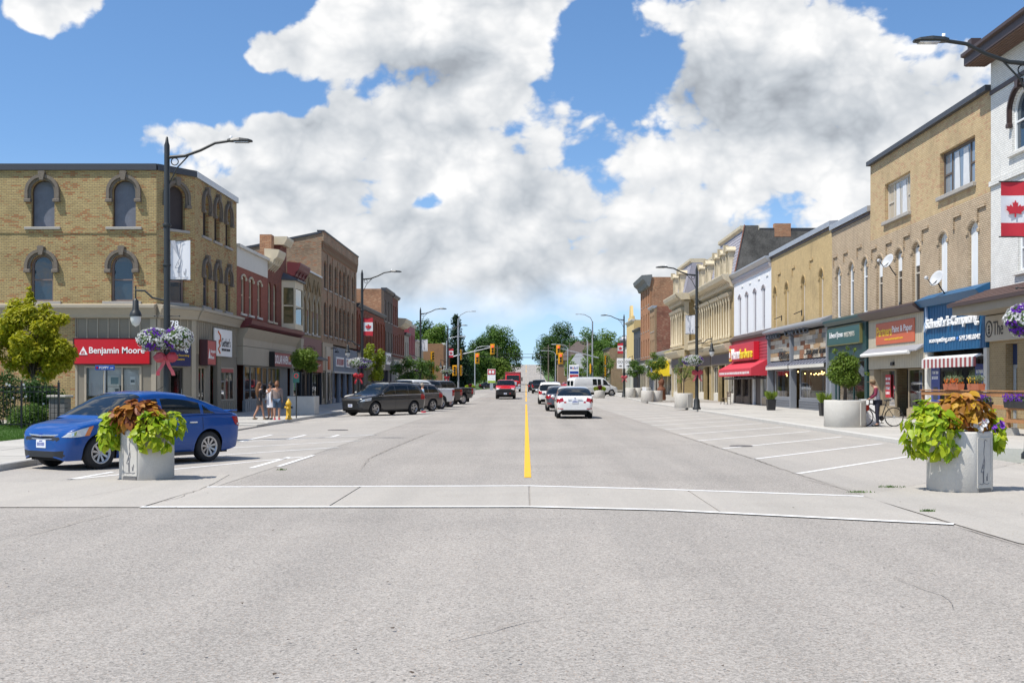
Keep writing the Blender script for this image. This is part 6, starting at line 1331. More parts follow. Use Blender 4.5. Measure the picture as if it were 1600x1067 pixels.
def suv_spec(L=4.77, W=1.84, H=1.69, r=.355, wheel='five', steep=.16):
 hL = L / 2; k = W / 1.84
 def cls(x, y, z):
  ay = abs(y)
  if x > hL - .62:
   if x > hL - .16 and ay < .58 and .50 < z < .88: return 'chrome_bar' if .67 < z < .70 else 'grille'
   if x > hL - .16 and .26 < z < .42 and ay < .75: return 'grille'
  if x < -hL + .45 and ay > .60 * k and .80 < z < 1.12: return 'taillight'
  if z < .34: return 'cladding'
  return None
 lo = lambda x: .72 + (hL - x) * .10; hi = lambda x: min(.80 + (hL - x) * .30, .90 + (hL - x) * .05)
 return dict(patches=[('headlight', LAMP, hL - .60, hL - .06, lo, hi, -.06), ('headlight_bulb', CHROME, hL - .30, hL - .17, lambda x: lo(x) + .03, lambda x: hi(x) - .03, -.03)], L=L, W=W, xf=hL - .93, xr=-hL + .98, r=r, R=r + .065, tw=.24, wheel=wheel,
  top=[(-hL, .92), (-hL + .05, 1.06), (-hL + .3, 1.10), (0, 1.08), (hL - 1.25, 1.10), (hL - .6, 1.03), (hL - .25, .97), (hL - .08, .90), (hL, .78)],
  sh=[(-hL, .88), (-hL + .05, 1.02), (-hL + .3, 1.08), (0, 1.04), (hL - 1.25, 1.0), (hL - .6, .95), (hL - .25, .88), (hL - .08, .82), (hL, .72)],
  low=[(-hL, .42), (-hL + .2, .30), (0, .25), (hL - .2, .24), (hL, .32)],
  hw=[(-hL, .72 * k), (-hL + .05, .80 * k), (-hL + .25, .88 * k), (-1.2, .915 * k), (0, .92 * k), (hL - .9, .915 * k), (hL - .4, .87 * k), (hL - .15, .76 * k), (hL - .04, .62 * k), (hL, .52 * k)],
  roof=[(-hL + .04, 1.04), (-hL + steep, 1.22), (-hL + steep * 2.4, 1.48), (-hL + .62, H - .06), (-hL + 1.2, H), (-.1, H + .01), (hL - 2.05, H - .04), (hL - 1.75, H - .16), (hL - 1.4, 1.27), (hL - 1.02, 1.06)],
  ws=(hL - 1.98, hL - 1.08), rw=(-hL + .06, -hL + .50), wins=[(-hL + .50, -1.0, (.12, .02)), (-.93, -.02, (0, 0)), (.05, hL - 1.12, (0, -.62))], tumble=.30,
  seams=(-.97, .02, hL - 1.30), handles=(-.75, .28), mirror=(hL - 1.32, 1.06), handle_mat=PLASTIC, plates=((-hL - .002, .86, False), (hL + .002, .52, True)), cls=cls,
  extra=[('roof_rail', lambda sg=s: MB().tube([(-hL + .8, sg * .58 * k, H + .01), (-.2, sg * .60 * k, H + .05), (hL - 2.2, sg * .57 * k, H - .01)], .018, 6), PLASTIC) for s in (1, -1)] + [('belt_moulding', lambda sg=s: MB().tube([(-hL + .45, sg * .885 * k, 1.075), (-.9, sg * .905 * k, 1.062), (.2, sg * .905 * k, 1.045), (hL - 1.15, sg * .885 * k, 1.015)], .012, 5), CHROME) for s in (1, -1)])
def place(Y, X_, heading): return T(X_, Y, gz(Y) + .004) @ RZ(heading)
GRAPH = paint('graphite paint', (.017, .019, .023), .1, .3); TAUPEP = paint('brown grey paint', (.115, .10, .092), .3, .3); PEARL = paint('pearl white paint', (.72, .72, .70), 0, .25); BLK = paint('black car paint', (.008, .008, .010), .2, .22); REDP = paint('red truck paint', (.62, .008, .012), 0, .3); SILV = paint('dark slate car paint', (.10, .11, .13), .6, .3)
# dark crossover, nose to the left kerb
fw, rw_ = Vector((-7.72, 58.7)), Vector((-5.95, 61.0)); d = (fw - rw_).normalized(); ang = atan2(d.y, d.x); c = (fw + rw_) / 2; n_ = Vector((-d.y, d.x)); mid = c - n_ * .80
vehicle('parked_suv', 'dark graphite crossover parked nose to curb, nearest of the left parked row', 'suv', T(mid.x, mid.y, .004) @ RZ(ang), suv_spec(), GRAPH, 'vehicles parked along the left curb', nx=80)
def rearwheel(px, Y, ang, sp):     # left rear wheel of a car parked at that heading seen at column px
 d = Vector((cos(ang), sin(ang))); n_ = Vector((-d.y, d.x)); p = Vector(((px - VX) * Y / F, Y)); return p - n_ * (sp['W'] / 2 - .12) - d * sp['xr']
PA = R(-130)
s2 = suv_spec(4.65, 1.82, 1.66, .36, 'five', .26); m_ = rearwheel(675, 68.5, PA, s2)
vehicle('parked_suv', 'brown grey crossover with big alloy wheels parked beside the graphite one', 'suv', T(m_.x, m_.y, .004) @ RZ(PA), s2, TAUPEP, 'vehicles parked along the left curb')
def pickup_spec(L=5.85, W=2.0, H=1.90, r=.41, cap=False):
 hL = L / 2
 def cls(x, y, z):
  ay = abs(y)
  if x > hL - .55:
   if .88 < z < 1.06 and ay > .58 and x < hL: return 'headlight'
   if x > hL - .22 and ay < .74 and .62 < z < 1.04: return 'grille'
   if x > hL - .45 and z <= .64: return 'bumper_trim'
   if x > hL - .30 and z < 1.0: return 'bumper_trim'
  if x < -hL + .30 and ay > .80 and .84 < z < 1.26: return 'taillight'
  if x < -hL + .18 and z < .66: return 'bumper'
  if -hL + .10 < x < -.75 and ay < .82 and z > 1.30: return 'bed_floor'
  return None
 return dict(L=L, W=W, xf=hL - .98, xr=-hL + 1.22, r=r, R=r + .10, tw=.27, wheel='truck',
  top=[(-hL, 1.12), (-hL + .03, 1.34), (-.8, 1.35), (-.5, 1.30), (.8, 1.26), (hL - 1.35, 1.26), (hL - .5, 1.20), (hL - .15, 1.12), (hL, .98)],
  sh=[(-hL, 1.08), (-hL + .03, 1.31), (-.8, 1.32), (-.5, 1.24), (.8, 1.20), (hL - 1.35, 1.17), (hL - .5, 1.13), (hL - .15, 1.05), (hL, .92)],
  low=[(-hL, .55), (-hL + .3, .50), (0, .40), (hL - .3, .38), (hL, .42)],
  hw=[(-hL, .90), (-hL + .04, .97), (-hL + .3, 1.0), (0, 1.0), (hL - .8, 1.0), (hL - .3, .96), (hL - .08, .84), (hL, .74)],
  roof=[(-.92, 1.27), (-.86, 1.55), (-.74, 1.80), (-.5, H - .03), (0, H), (.55, H), (.8, H - .05), (1.1, 1.66), (1.62, 1.22)],
  ws=(.78, 1.52), rw=(-.90, -.66), wins=[(-.62, .12, (.05, 0)), (.20, 1.36, (0, -.48))], tumble=.26,
  seams=(-.72, .16, 1.30), handles=(-.42, .45), mirror=(1.20, 1.28), handle_mat=PLASTIC, mirror_mat=PLASTIC, plates=((-hL - .01, .62, False), (hL + .01, .52, True)), cls=cls)
sp = pickup_spec(); m_ = rearwheel(689, 74.0, PA, sp)
vehicle('parked_pickup', 'white pickup truck parked between the brown crossover and dark pickups', 'pickup truck', T(m_.x, m_.y, .004) @ RZ(PA), sp, PEARL, 'vehicles parked along the left curb')
m_ = rearwheel(703, 80.5, PA, sp); vehicle('parked_pickup', 'dark grey pickup truck with bronze tint beyond the white pickup', 'pickup truck', T(m_.x, m_.y, .004) @ RZ(PA), sp, paint('bronze black paint', (.03, .024, .021), .5, .3), 'vehicles parked along the left curb')
m_ = rearwheel(723, 92.0, PA, sp); vehicle('parked_pickup', 'black pickup truck, farthest of the parked pickups on the left', 'pickup truck', T(m_.x, m_.y, .004) @ RZ(PA), sp, BLK, 'vehicles parked along the left curb')
s3 = suv_spec(4.8, 1.9, 1.72); vehicle('parked_suv', 'white minivan parked behind the crossovers, only its roof showing', 'van', place(70.5, -8.9, PA), s3, PEARL, 'vehicles parked along the left curb')
m_ = rearwheel(742, 104.0, PA, sp); vehicle('parked_suv', 'dark blue crossover at the end of the parked row by the far planter', 'suv', place(97.5, -8.6, PA), suv_spec(4.5, 1.8, 1.62), paint('navy car paint', (.01, .018, .05), .5, .3), 'vehicles parked along the left curb')
# traffic going away on the right
def sentra_spec():
 s = sedan_spec(); hL = 2.315
 f = hL / 2.225
 for k in ('top', 'sh', 'low', 'hw', 'roof'): s[k] = [(x * f, z * (1.02 if k in ('top', 'sh', 'roof') else 1) * (1.0 if k != 'hw' else .88 / .86)) for x, z in s[k]]
 s['hw'] = [(-2.315, .70), (-2.27, .78), (-2.15, .84), (-1.8, .875)] + s['hw'][4:]
 s['roof'] = [(-2.0, 1.02), (-1.86, 1.09), (-1.5, 1.27), (-1.1, 1.42), (-.6, 1.49), (-.1, 1.505), (.25, 1.49), (.5, 1.42), (.8, 1.26), (1.25, .98)]
 s.update(L=4.63, W=1.76, xf=1.39, xr=-1.31, rw=(-1.92, -.95), ws=(.42, 1.18), plates=((-2.322, .80, False),), mirror=(.82, .98), tumble=.33, handle_mat=PLASTIC)
 def cls(x, y, z):
  ay = abs(y)
  if x < -1.85:
   if ay > .42 and .76 < z < .93 and x < -1.98 + (z - .76) * .3 and z < .80 + ay * .16: return 'reverse_light' if (.82 < z < .86 and .5 < ay < .62) else 'taillight'
   if z < .40 and ay < .62 and x < -2.1: return 'bumper_trim'
   if .44 < z < .50 and .60 < ay < .80: return 'taillight'
  return None
 s['cls'] = cls; s['extra'] = [('badge', lambda: MB().ball((-2.29, 0, .965), .012, .045, .035, 10, 6), CHROME), ('trim_bar', lambda: MB().bbox(-2.335, -2.30, -.34, .34, .895, .915, .006), CHROME)]; return s
vehicle('white_sedan', 'white sedan driving away in the right lane, nearest of the traffic', 'car', place(56.0, 2.28, R(90)), sentra_spec(), PEARL, nx=90)
vehicle('dark_sedan', 'slate grey sedan in traffic just ahead of the white sedan', 'car', place(70.5, 2.05, R(90)), sentra_spec(), SILV)
s3 = suv_spec(5.0, 2.0, 1.78, .38, 'five', .2); vehicle('white_suv', 'white full size SUV with dark roof glass in the right lane traffic', 'suv', place(94, 1.95, R(90)), s3, PEARL)
vehicle('black_pickup', 'black pickup truck driving away ahead of the white SUV', 'pickup truck', place(158, 1.75, R(90)), pickup_spec(), BLK)
vehicle('dark_suv_ahead', 'small dark SUV waiting left of the black pickup', 'suv', place(186, 1.2, R(90)), suv_spec(), GRAPH)
# oncoming
def red_truck_extra():
 return [('hood_bulge', lambda: MB().prism([(-.45, 1.20), (.45, 1.20), (.36, 1.265), (-.36, 1.265)], 1.4, 2.6, 'x'), REDP), ('tow_hook', lambda: MB().box(2.9, 2.97, .42, .50, .50, .58), REDP), ('grille_bar', lambda: MB().bbox(2.90, 2.955, -.68, .68, .82, .90, .01), PLASTIC), ('running_light', lambda: MB().bbox(2.80, 2.93, .66, .86, .90, .98, .01), LAMP), ('running_light', lambda: MB().bbox(2.80, 2.93, -.86, -.66, .90, .98, .01), LAMP), ('roof_light', lambda: MB().ball((.3, .62, 1.90), .05, n=8, m=5), LAMP)]
sp = pickup_spec(); sp['extra'] = red_truck_extra(); vehicle('red_pickup', 'bright red pickup truck with black grille coming towards the camera', 'pickup truck', place(116, -2.03, R(-90)), sp, REDP, nx=80)
vehicle('white_hatchback', 'small white car half hidden left of the red pickup', 'car', place(150, -2.9 * 150 / 150 + .2 - .1, R(-90)), sedan_spec(), PEARL)
def dump_truck():
 rt = thing('dump_truck', 'red dump truck following the red pickup down the hill', 'truck', place(182, -2.05, R(-90)))
 part(rt, 'cab', MB().bbox(1.2, 2.6, -1.15, 1.15, .9, 2.75, .12).bbox(2.55, 3.9, -.85, .85, .8, 1.75, .15), REDP); part(rt, 'windshield', MB().quad((2.615, -1.0, 1.75), (2.615, 1.0, 1.75), (2.6, .95, 2.6), (2.6, -.95, 2.6)), CARGL)
 part(rt, 'dump_box', MB().bbox(-3.8, 1.0, -1.25, 1.25, 1.2, 3.0, .06).bbox(.9, 1.6, -1.25, 1.25, 2.85, 3.1, .04), paint('dull red box', (.25, .02, .02), 0, .4)); part(rt, 'bumper', MB().bbox(3.85, 4.05, -1.2, 1.2, .45, .85, .03), CHROME)
 part(rt, 'grille', MB().bbox(3.9, 3.93, -.6, .6, .95, 1.6, .01), CHROME); part(rt, 'chassis', MB().box(-3.8, 3.8, -.5, .5, .6, 1.15), UNDER)
 for sg in (1, -1): part(rt, 'headlight', MB().bbox(3.85, 3.92, sg * .95 - .15, sg * .95 + .15, .95, 1.2, .02), LAMP); part(rt, 'mirror', MB().bbox(2.5, 2.6, sg * 1.4 - .1, sg * 1.4 + .1, 1.7, 2.3, .02), PLASTIC)
 ty, rim, br = wheel_mesh(.52, .32, 'six')
 for xa in (2.9, -2.2, -3.3):
  for sg in (1, -1): w = part(rt, 'wheel', ty, None, T(xa, sg * 1.05, .52) @ (RZ(pi) if sg > 0 else Matrix.Identity(4))); link('rim', rim, w, WM[w.name])
dump_truck()
# white cargo van turning on the right
def van_spec():
 hL = 2.85
 def cls(x, y, z):
  ay = abs(y)
  if x > hL - .3 and .78 < z < .98 and ay > .58: return 'headlight'
  if x > hL - .2 and ay < .6 and .55 < z < .95: return 'grille'
  if x < -hL + .18 and ay > .80 and 1.05 < z < 1.5: return 'taillight'
  if z < .42: return 'cladding'
 return dict(L=5.7, W=2.0, xf=1.95, xr=-1.55, r=.365, R=.42, tw=.24, wheel='six', top=[(-hL, 1.05), (-hL + .04, 1.15), (1.2, 1.2), (2.0, 1.18), (2.5, 1.08), (2.75, .98), (hL, .85)], sh=[(-hL, 1.0), (-hL + .04, 1.1), (1.2, 1.12), (2.0, 1.08), (2.5, 1.0), (2.75, .9), (hL, .8)], low=[(-hL, .45), (0, .36), (hL, .4)],
  hw=[(-hL, .92), (-hL + .06, .98), (0, 1.0), (2.0, 1.0), (2.5, .95), (2.75, .84), (hL, .72)], roof=[(-hL, 1.05), (-hL + .04, 1.7), (-hL + .12, 1.98), (-2.4, 2.08), (0, 2.12), (.9, 2.08), (1.15, 1.98), (1.5, 1.62), (2.1, 1.14)],
  ws=(1.12, 2.02), rw=(9, 9.1), wins=[(-.42, .05, (0, 0)), (.15, .62, (0, 0)), (.85, 1.72, (0, -.42))], tumble=.14, seams=(-.5, .74, 1.75), handles=(.55,), mirror=(1.62, 1.2), handle_mat=PLASTIC, mirror_mat=PLASTIC, plates=(), cls=cls,
  extra=[('rear_door_window', lambda: MB().bbox(-2.86, -2.83, -.72, -.12, 1.18, 1.72, .01), CARGL), ('rear_door_window', lambda: MB().bbox(-2.86, -2.83, .12, .72, 1.18, 1.72, .01), CARGL), ('rear_bumper', lambda: MB().bbox(-2.98, -2.8, -.95, .95, .42, .58, .03), CHROME), ('roof_rack', lambda: MB().box(-2.2, .9, -.7, -.65, 2.14, 2.2).box(-2.2, .9, .65, .7, 2.14, 2.2), PEARL), ('license_plate', lambda: MB().bbox(-2.87, -2.84, .3, .6, .85, 1.0, .01), PLATE)])
vehicle('cargo_van', 'white cargo van turning across the right side of the street', 'van', place(131, 7.55, R(25)), van_spec(), PEARL)
# cars on the far lot and on the hill
lot = [(900, 235, 'silver car on the far lot beside the gas price sign', SILV, 80), (885, 225, 'dark red car on the far lot left of the gas sign', REDP, 100), (868, 262, 'white car parked on the far lot below the trees', PEARL, 70), (765, 240, 'dark car waiting far left near the flower beds', BLK, 10)]
for px, Y, lb, pmx, hd in lot: vehicle('distant_car', lb, 'car', place(Y, (px - VX) * Y / F, R(hd)), sedan_spec(), pmx, 'cars around the far crossing', nx=40)
vehicle('distant_car', 'tiny dark car near the crest of the hill road', 'car', place(525, -3.2, R(-90)), suv_spec(), BLK, 'cars around the far crossing', nx=40)
# ------------------------------------------------------------------ street furniture
POLE = pm('dark green black pole', (.018, .021, .021), .45, .12); FLAGW = pm('banner white', (.70, .70, .71), .7, .06, 2); FLAGR = pm('banner red', (.50, .02, .035), .7, .06, 2)
LEAF_PTS = [(0, 1.0), (.09, .80), (.19, .85), (.15, .52), (.33, .70), (.38, .58), (.60, .62), (.54, .44), (.62, .37), (.38, .18), (.42, .06), (.05, .12), (.05, -.14), (0, -.14)]
def maple(cx, cz, s, y, th=.004):
 p = [(cx + x * s, cz + z * s) for x, z in LEAF_PTS]; q = [(cx - x * s, cz + z * s) for x, z in LEAF_PTS[::-1][1:-1]]
 return MB().prism(p + q, y - th, y + th)
HERON = [[(.50, .95), (.52, .86), (.47, .78), (.46, .68), (.50, .60), (.44, .52), (.34, .42), (.24, .30)], [(.50, .60), (.53, .48), (.48, .38), (.40, .30), (.24, .30)], [(.44, .46), (.38, .37)], [(.40, .32), (.41, .08)], [(.46, .36), (.46, .08)], [(.12, .07), (.3, .05), (.5, .07), (.72, .05), (.88, .07)], [(.50, .95), (.60, .97), (.70, .95)], [(.74, .12), (.78, .28)], [(.70, .12), (.68, .22)]]
def heron(x0, x1, z0, z1, r, y): 
 mb = MB()
 for ln in HERON: mb.tube([(x0 + (x1 - x0) * a, y, z0 + (z1 - z0) * b) for a, b in ln], r, 5)
 return mb
def petunias(n, rx, ry, rz, seed, trail=.25):
 """ball of small trumpet flowers over leaves: returns foliage, white and purple meshes"""
 rg = random.Random(seed); fo, wh, pu = MB(), MB(), MB()
 for k in range(n):
  a = rg.uniform(0, 2 * pi); u = rg.uniform(-.75, 1); q = sqrt(1 - u * u) if abs(u) < 1 else 0
  low = max(0, -u); nv = Vector((cos(a) * q, sin(a) * q, u)); p = Vector((nv.x * rx * (1 - .25 * low), nv.y * ry * (1 - .25 * low), u * rz * (1 + trail * low))) * rg.uniform(.88, 1.04)
  nv = (nv + Vector((rg.uniform(-.4, .4), rg.uniform(-.4, .4), rg.uniform(-.3, .5)))).normalized(); t = nv.orthogonal().normalized(); b = nv.cross(t)
  z = rg.random(); patch = sin(a * 2.3 + seed) + sin(u * 5 + a) * .7
  if z < .33:
   s = rg.uniform(.035, .06); fo.add([p - t * s * .5, p + b * s, p + t * s * .5 + nv * .01, p - b * s], [(0, 1, 2, 3)])
  else:
   s = rg.uniform(.022, .036); m = pu if patch > .75 and rg.random() < .9 else wh
   ring = [p + nv * .02 + (t * cos(2 * pi * i / 5) + b * sin(2 * pi * i / 5)) * s for i in range(5)]; m.add([p + nv * .004] + ring, [(0, 1 + i, 1 + (i + 1) % 5) for i in range(5)])
 fo.ball((0, 0, -rz * .1), rx * .80, ry * .80, rz * .82, 14, 9)
 return fo, wh, pu
GRN = leafmat('basket leaves', (.05, .11, .02), (.11, .19, .04), .3); PETW = leafmat('white petals', (.72, .72, .70), (.66, .66, .68), .35); PETP = leafmat('purple petals', (.12, .02, .34), (.20, .05, .45), .3); TULLE = leafmat('red tulle', (.62, .03, .05), (.70, .10, .12), .5); PINKT = leafmat('pink tulle', (.66, .10, .14), (.72, .20, .22), .5)
def basket(M, label, seed, rx=.62, n=1500, split=False, group='hanging flower baskets on the lamp posts'):
 rt = thing('flower_basket', label, 'flower basket', M, group)
 fo, wh, pu = petunias(n, rx, .42, .33, seed)
 o = part(rt, 'foliage', fo, GRN); o['kind'] = 'stuff'; o = part(rt, 'white_blossoms', wh, PETW); o['kind'] = 'stuff'; o = part(rt, 'purple_blossoms', pu, PETP); o['kind'] = 'stuff'
 part(rt, 'bowl', MB().lathe([(0, -.32), (.22, -.28), (.34, -.1), (.36, 0)], 16), pm('coir liner', (.10, .07, .04), .9)); part(rt, 'hanger', MB().tube([(-.3, 0, .0), (0, 0, .30), (.3, 0, 0)], .008, 5), POLE)
 return rt
def bow(M, label, mat, seed=1):
 rt = thing('ribbon_bow', label, 'bow', M, 'bows tied to the lamp posts'); rg = random.Random(seed)
 for sg in (1, -1):
  m = MB(); m.ball((sg * .17, -.02, .02), .17, .10, .14, 12, 8); m.v = [(x + rg.uniform(-.02, .02), y + rg.uniform(-.03, .03), z + rg.uniform(-.02, .02)) for x, y, z in m.v]; part(rt, 'loop', m, mat)
  t = MB(); pts = [(sg * (.03 + .05 * k + .02 * sin(k * 2 + seed)), -.04 + .02 * sin(k * 1.7), -.05 - .11 * k) for k in range(5)]
  for a, b in zip(pts, pts[1:]): t.quad((a[0] - .055, a[1], a[2]), (a[0] + .055, a[1] - .02, a[2]), (b[0] + .06, b[1] - .02, b[2]), (b[0] - .05, b[1], b[2]))
  part(rt, 'tail', t, mat)
 part(rt, 'knot', MB().ball((0, -.05, 0), .06, .06, .07), mat)
def lamp(X_, Y_, side, label, style, blabel=None, height=8.2):
 """tall roadside lamp: cobra arm over the road, pendant lantern over the pavement. side = +1 arm towards +x"""
 z0 = gz(Y_) + SW; rt = thing('street_lamp', label, 'street lamp', T(X_, Y_, z0), 'tall dark street lamps'); s = side
 part(rt, 'pole', MB().lathe([(.24, 0), (.24, .10), (.19, .16), (.17, .55), (.11, .66), (.10, .8), (.075, height), (.05, height + .08), (.03, height + .22), (0, height + .25)], 14), POLE)
 za = height - .34
 part(rt, 'arm', MB().tube([(s * .05, 0, za), (s * .5, 0, za + .04), (s * .95, 0, za + .20), (s * 1.35, 0, za + .40), (s * 1.75, 0, za + .46)], [.05, .045, .042, .04, .04], 8).tube([(s * .06, 0, za - .75), (s * .28, 0, za - .30), (s * .62, 0, za + .06)], .02, 6).lathe([(.085, 0), (.10, .01), (.115, 0), (.10, -.01), (.085, 0)], 12, (s * .22, 0, za - .12), 'y'), POLE)
 lum = part(rt, 'luminaire', MB().add([(s * (1.7 + .7 * t), w * y, za + .46 + z) for t, w, hz in ((0, .05, .05), (.15, .10, .07), (.5, .15, .08), (.85, .14, .05), (1, .07, .02)) for y, z in ((-1, 0), (-.6, hz), (.6, hz), (1, 0), (.6, -.03), (-.6, -.03))], [(i * 6 + k, i * 6 + (k + 1) % 6, (i + 1) * 6 + (k + 1) % 6, (i + 1) * 6 + k) for i in range(4) for k in range(6)] + [(0, 1, 2, 3, 4, 5), (24, 25, 26, 27, 28, 29)]), POLE)
 part(lum, 'lens', MB().box(s * 1.9, s * 2.3, -.10, .10, za + .415, za + .428), LAMP); part(lum, 'photocell', MB().lathe([(.035, za + .54), (.035, za + .60), (0, za + .61)], 8, (s * 1.8, 0, 0)), SIGNW)
 zp = 3.85
 part(rt, 'pendant_arm', MB().tube([(-s * .08, 0, zp), (-s * .4, 0, zp + .06), (-s * .62, 0, zp + .26), (-s * .88, 0, zp + .28)], .028, 8).tube([(-s * .88, 0, zp + .40), (-s * .88, 0, zp - .05)], .022, 6), POLE)
 pl = part(rt, 'pendant_lantern', MB().lathe([(.03, .32), (.08, .26), (.09, .02), (.14, -.06), (.17, -.14), (.17, -.17)], 14, (-s * .88, 0, zp - .28)), POLE); part(pl, 'globe', MB().lathe([(.145, 0), (.14, -.12), (.09, -.24), (0, -.29)], 14, (-s * .88, 0, zp - .46)), pm('frosted globe', (.62, .62, .60), .3, .05))
 # banner on its two rods
 zb, zt = 4.42, 5.52
 for z in (zb, zt): part(rt, 'banner_rod', MB().tube([(s * .05, 0, z), (s * .70, 0, z)], .014, 6), POLE)
 part(rt, 'pole_band', MB().lathe([(.105, 4.8), (.115, 4.83), (.105, 4.86)], 12).lathe([(.105, 5.9), (.125, 5.95), (.105, 6.0)], 12), POLE)
 for e in (-.35, .35): part(rt, 'bracket_rod', MB().tube([(0, 0, 3.05 + .35), (e, 0, 3.05 + .35)], .012, 6).ball((e, 0, 3.40), .025), POLE)
 def bx(x0, x1): return (s * x0, s * x1) if s > 0 else (s * x1, s * x0)
 if style:
  bt = thing('lamp_banner', blabel, 'banner', T(X_, Y_, z0), 'banners on the lamp posts'); a, b = bx(.10, .66); n = 10; wav = lambda t: .015 * sin(t * 5)
  def cloth(z0_, z1_, mat):
   m = MB()
   for i in range(n):
    t0, t1 = i / n, (i + 1) / n; xa, xb = a + (b - a) * t0, a + (b - a) * t1; m.quad((xa, wav(t0), z0_), (xb, wav(t1), z0_), (xb, wav(t1), z1_), (xa, wav(t0), z1_))
   return m
  if style == 'flag':
   part(bt, 'cloth', cloth(zb + .28, zt - .28, FLAGW), FLAGW); part(bt, 'band', cloth(zb, zb + .28, FLAGR), FLAGR); part(bt, 'band', cloth(zt - .28, zt, FLAGR), FLAGR)
   part(bt, 'maple_leaf', maple((a + b) / 2, (zb + zt) / 2 - .12, .30, -.022), FLAGR)
  else:
   part(bt, 'cloth', cloth(zb, zt, FLAGW), FLAGW); part(bt, 'heron_drawing', heron(a, b, zb, zt, .006, -.022), pm('blue grey ink', (.12, .14, .20), .6)); part(bt, 'corner_print', MB().prism([(a, zt), (a + .14 * (1 if s > 0 else 1), zt), (a + .22, zt - .45), (a, zt - .05)], -.02, -.018), pm('pale grey print', (.42, .43, .46), .7))
 return rt
lamp(-10.1, 32.4, 1, 'nearest street lamp on the left, standing behind the blue car', 'heron', 'white heron banner on the nearest left lamp post')
basket(T(-10.1 - .30, 32.4 - .12, SW + 2.72), 'white and purple petunia basket on nearest left lamp, left half', 3, .50); basket(T(-10.1 + .34, 32.4 - .1, SW + 2.76), 'white and purple petunia basket on nearest left lamp, right half', 5, .42, 1200)
bow(T(-10.08, 32.25, SW + 2.22), 'big pink red tulle bow below the nearest left basket', PINKT, 2)
lamp(-9.98, 70.1, 1, 'second street lamp on the left, with a flag', 'flag', 'red and white maple leaf banner on second left lamp')
basket(T(-10.1, 69.95, SW + 2.75), 'petunia basket on the second left lamp above the crossover', 8, .75, 1500); bow(T(-10.15, 69.8, SW + 2.0), 'bright red bow under the second left basket', TULLE, 3)
lamp(-9.7, 105.8, 1, 'third street lamp on the left, with a white banner', 'heron', 'small white heron banner on third left lamp'); basket(T(-10.1, 105.6, SW + 2.9), 'petunia basket on the third left lamp', 9, .65, 700)
lamp(-9.5, 140, 1, 'fourth street lamp on the left near the traffic lights', 'flag', 'small maple leaf banner on fourth left lamp'); basket(T(-9.6, 139.8, SW + 3.0), 'white petunia basket on the fourth left lamp', 10, .8, 700); bow(T(-9.6, 139.7, SW + 2.3), 'small red bow on the fourth left lamp', TULLE, 4)
lamp(10.12, 22.95, -1, 'street lamp at the right edge, only its arm in view', 'flag', 'large red and white maple leaf banner at right edge'); basket(T(9.98, 22.9, SW + 2.80 - .05), 'large white and purple petunia basket at right edge', 12, .45, 1700)
lamp(10.0, 67.5, -1, 'second street lamp on the right, before the ornate building', 'heron', 'white heron banner on second right lamp'); basket(T(9.75, 67.3, SW + 2.85), 'purple and white petunia basket on second right lamp', 13, .62, 1500); bow(T(10.0, 67.3, SW + 2.15), 'coral pink bow on the second right lamp', PINKT, 6)
lamp(10.0, 117.6, -1, 'third street lamp on the right, by the speed signs', 'flag', 'maple leaf banner on third right lamp'); bow(T(10.0, 117.4, SW + 2.2), 'small coral bow on the third right lamp', PINKT, 7)
# house number on the near lamp's bracket
solo('lamp_number', textmesh('78', .01, .01).copy(), None); 
o = bpy.data.objects['lamp_number']; o.data.materials.clear(); o.data.materials.append(SIGNW); o.matrix_basis = T(-9.98, 32.3, SW + 3.1) @ Matrix.Rotation(R(90), 4, 'X') @ Matrix.Scale(.24, 4); tag(o, 'small white number 78 above the nearest left basket', 'number')

# ------------------------------------------------------------------ concrete planters
def tub(M, label, r, h, panel_a=None, group='round concrete planters', logo=False):
 rt = thing('concrete_planter', label, 'planter', M, group)
 tb = MB().lathe([(r * .97, 0), (r, .02), (r, h - .03), (r - .015, h), (r - .11, h), (r - .12, h - .03), (r - .12, h - .14), (0, h - .13)], 96)
 if panel_a is not None and logo:      # the drawing sits on a flat cast into the round tub
  ca, sa = cos(panel_a), sin(panel_a); fl = -r * .925; q = []
  for x, y, z in tb.v:
   u, v = x * ca + y * sa, -x * sa + y * ca
   if v < fl: v = fl
   q.append((u * ca - v * sa, u * sa + v * ca, z))
  tb.v = q
 part(rt, 'tub', tb, CONC); part(rt, 'soil', MB().lathe([(r - .125, h - .12), (0, h - .09)], 24), pm('potting soil', (.03, .022, .016), .95, .3, 12, .5))
 if panel_a is not None:
  Mp = RZ(panel_a); w = .60 * r if logo else .25; z0, z1 = .08, h - .10; d = -r * .925 - .004 if logo else -r - .004
  # raised flat panel, frame and incised drawing
  part(rt, 'panel', MB().box(-w / 2, w / 2, d, -r * .90, z0, z1), CONC, Mp)
  fr = MB(); t = .014
  fr.box(-w / 2 - t, -w / 2, d - .008, -r * .88, z0 - t, z1 + t); fr.box(w / 2, w / 2 + t, d - .008, -r * .88, z0 - t, z1 + t); fr.box(-w / 2, w / 2, d - .012, -r * .88, z1, z1 + t); fr.box(-w / 2, w / 2, d - .012, -r * .88, z0 - t, z0)
  part(rt, 'panel_frame', fr, CONC, Mp)
  if logo: part(rt, 'heron_drawing', heron(-w / 2, w / 2, z0, z1, .0045, d - .003), pm('incised line', (.17, .17, .185), .8), Mp); part(rt, 'panel_foot', MB().box(-w / 2, w / 2, d - .018, -r * .9, .0, .05), pm('dark foot', (.16, .155, .15), .9), Mp)
 return rt
LP = (-6.5, 19.75); RP = (6.60, 17.55)
tub(T(LP[0], LP[1], .010), 'round concrete planter with heron panel in front of the blue car', .45, .84, R(-22), logo=True)
tub(T(RP[0], RP[1], .010), 'round concrete planter with heron panel on the right corner', .475, .90, R(31), logo=True)
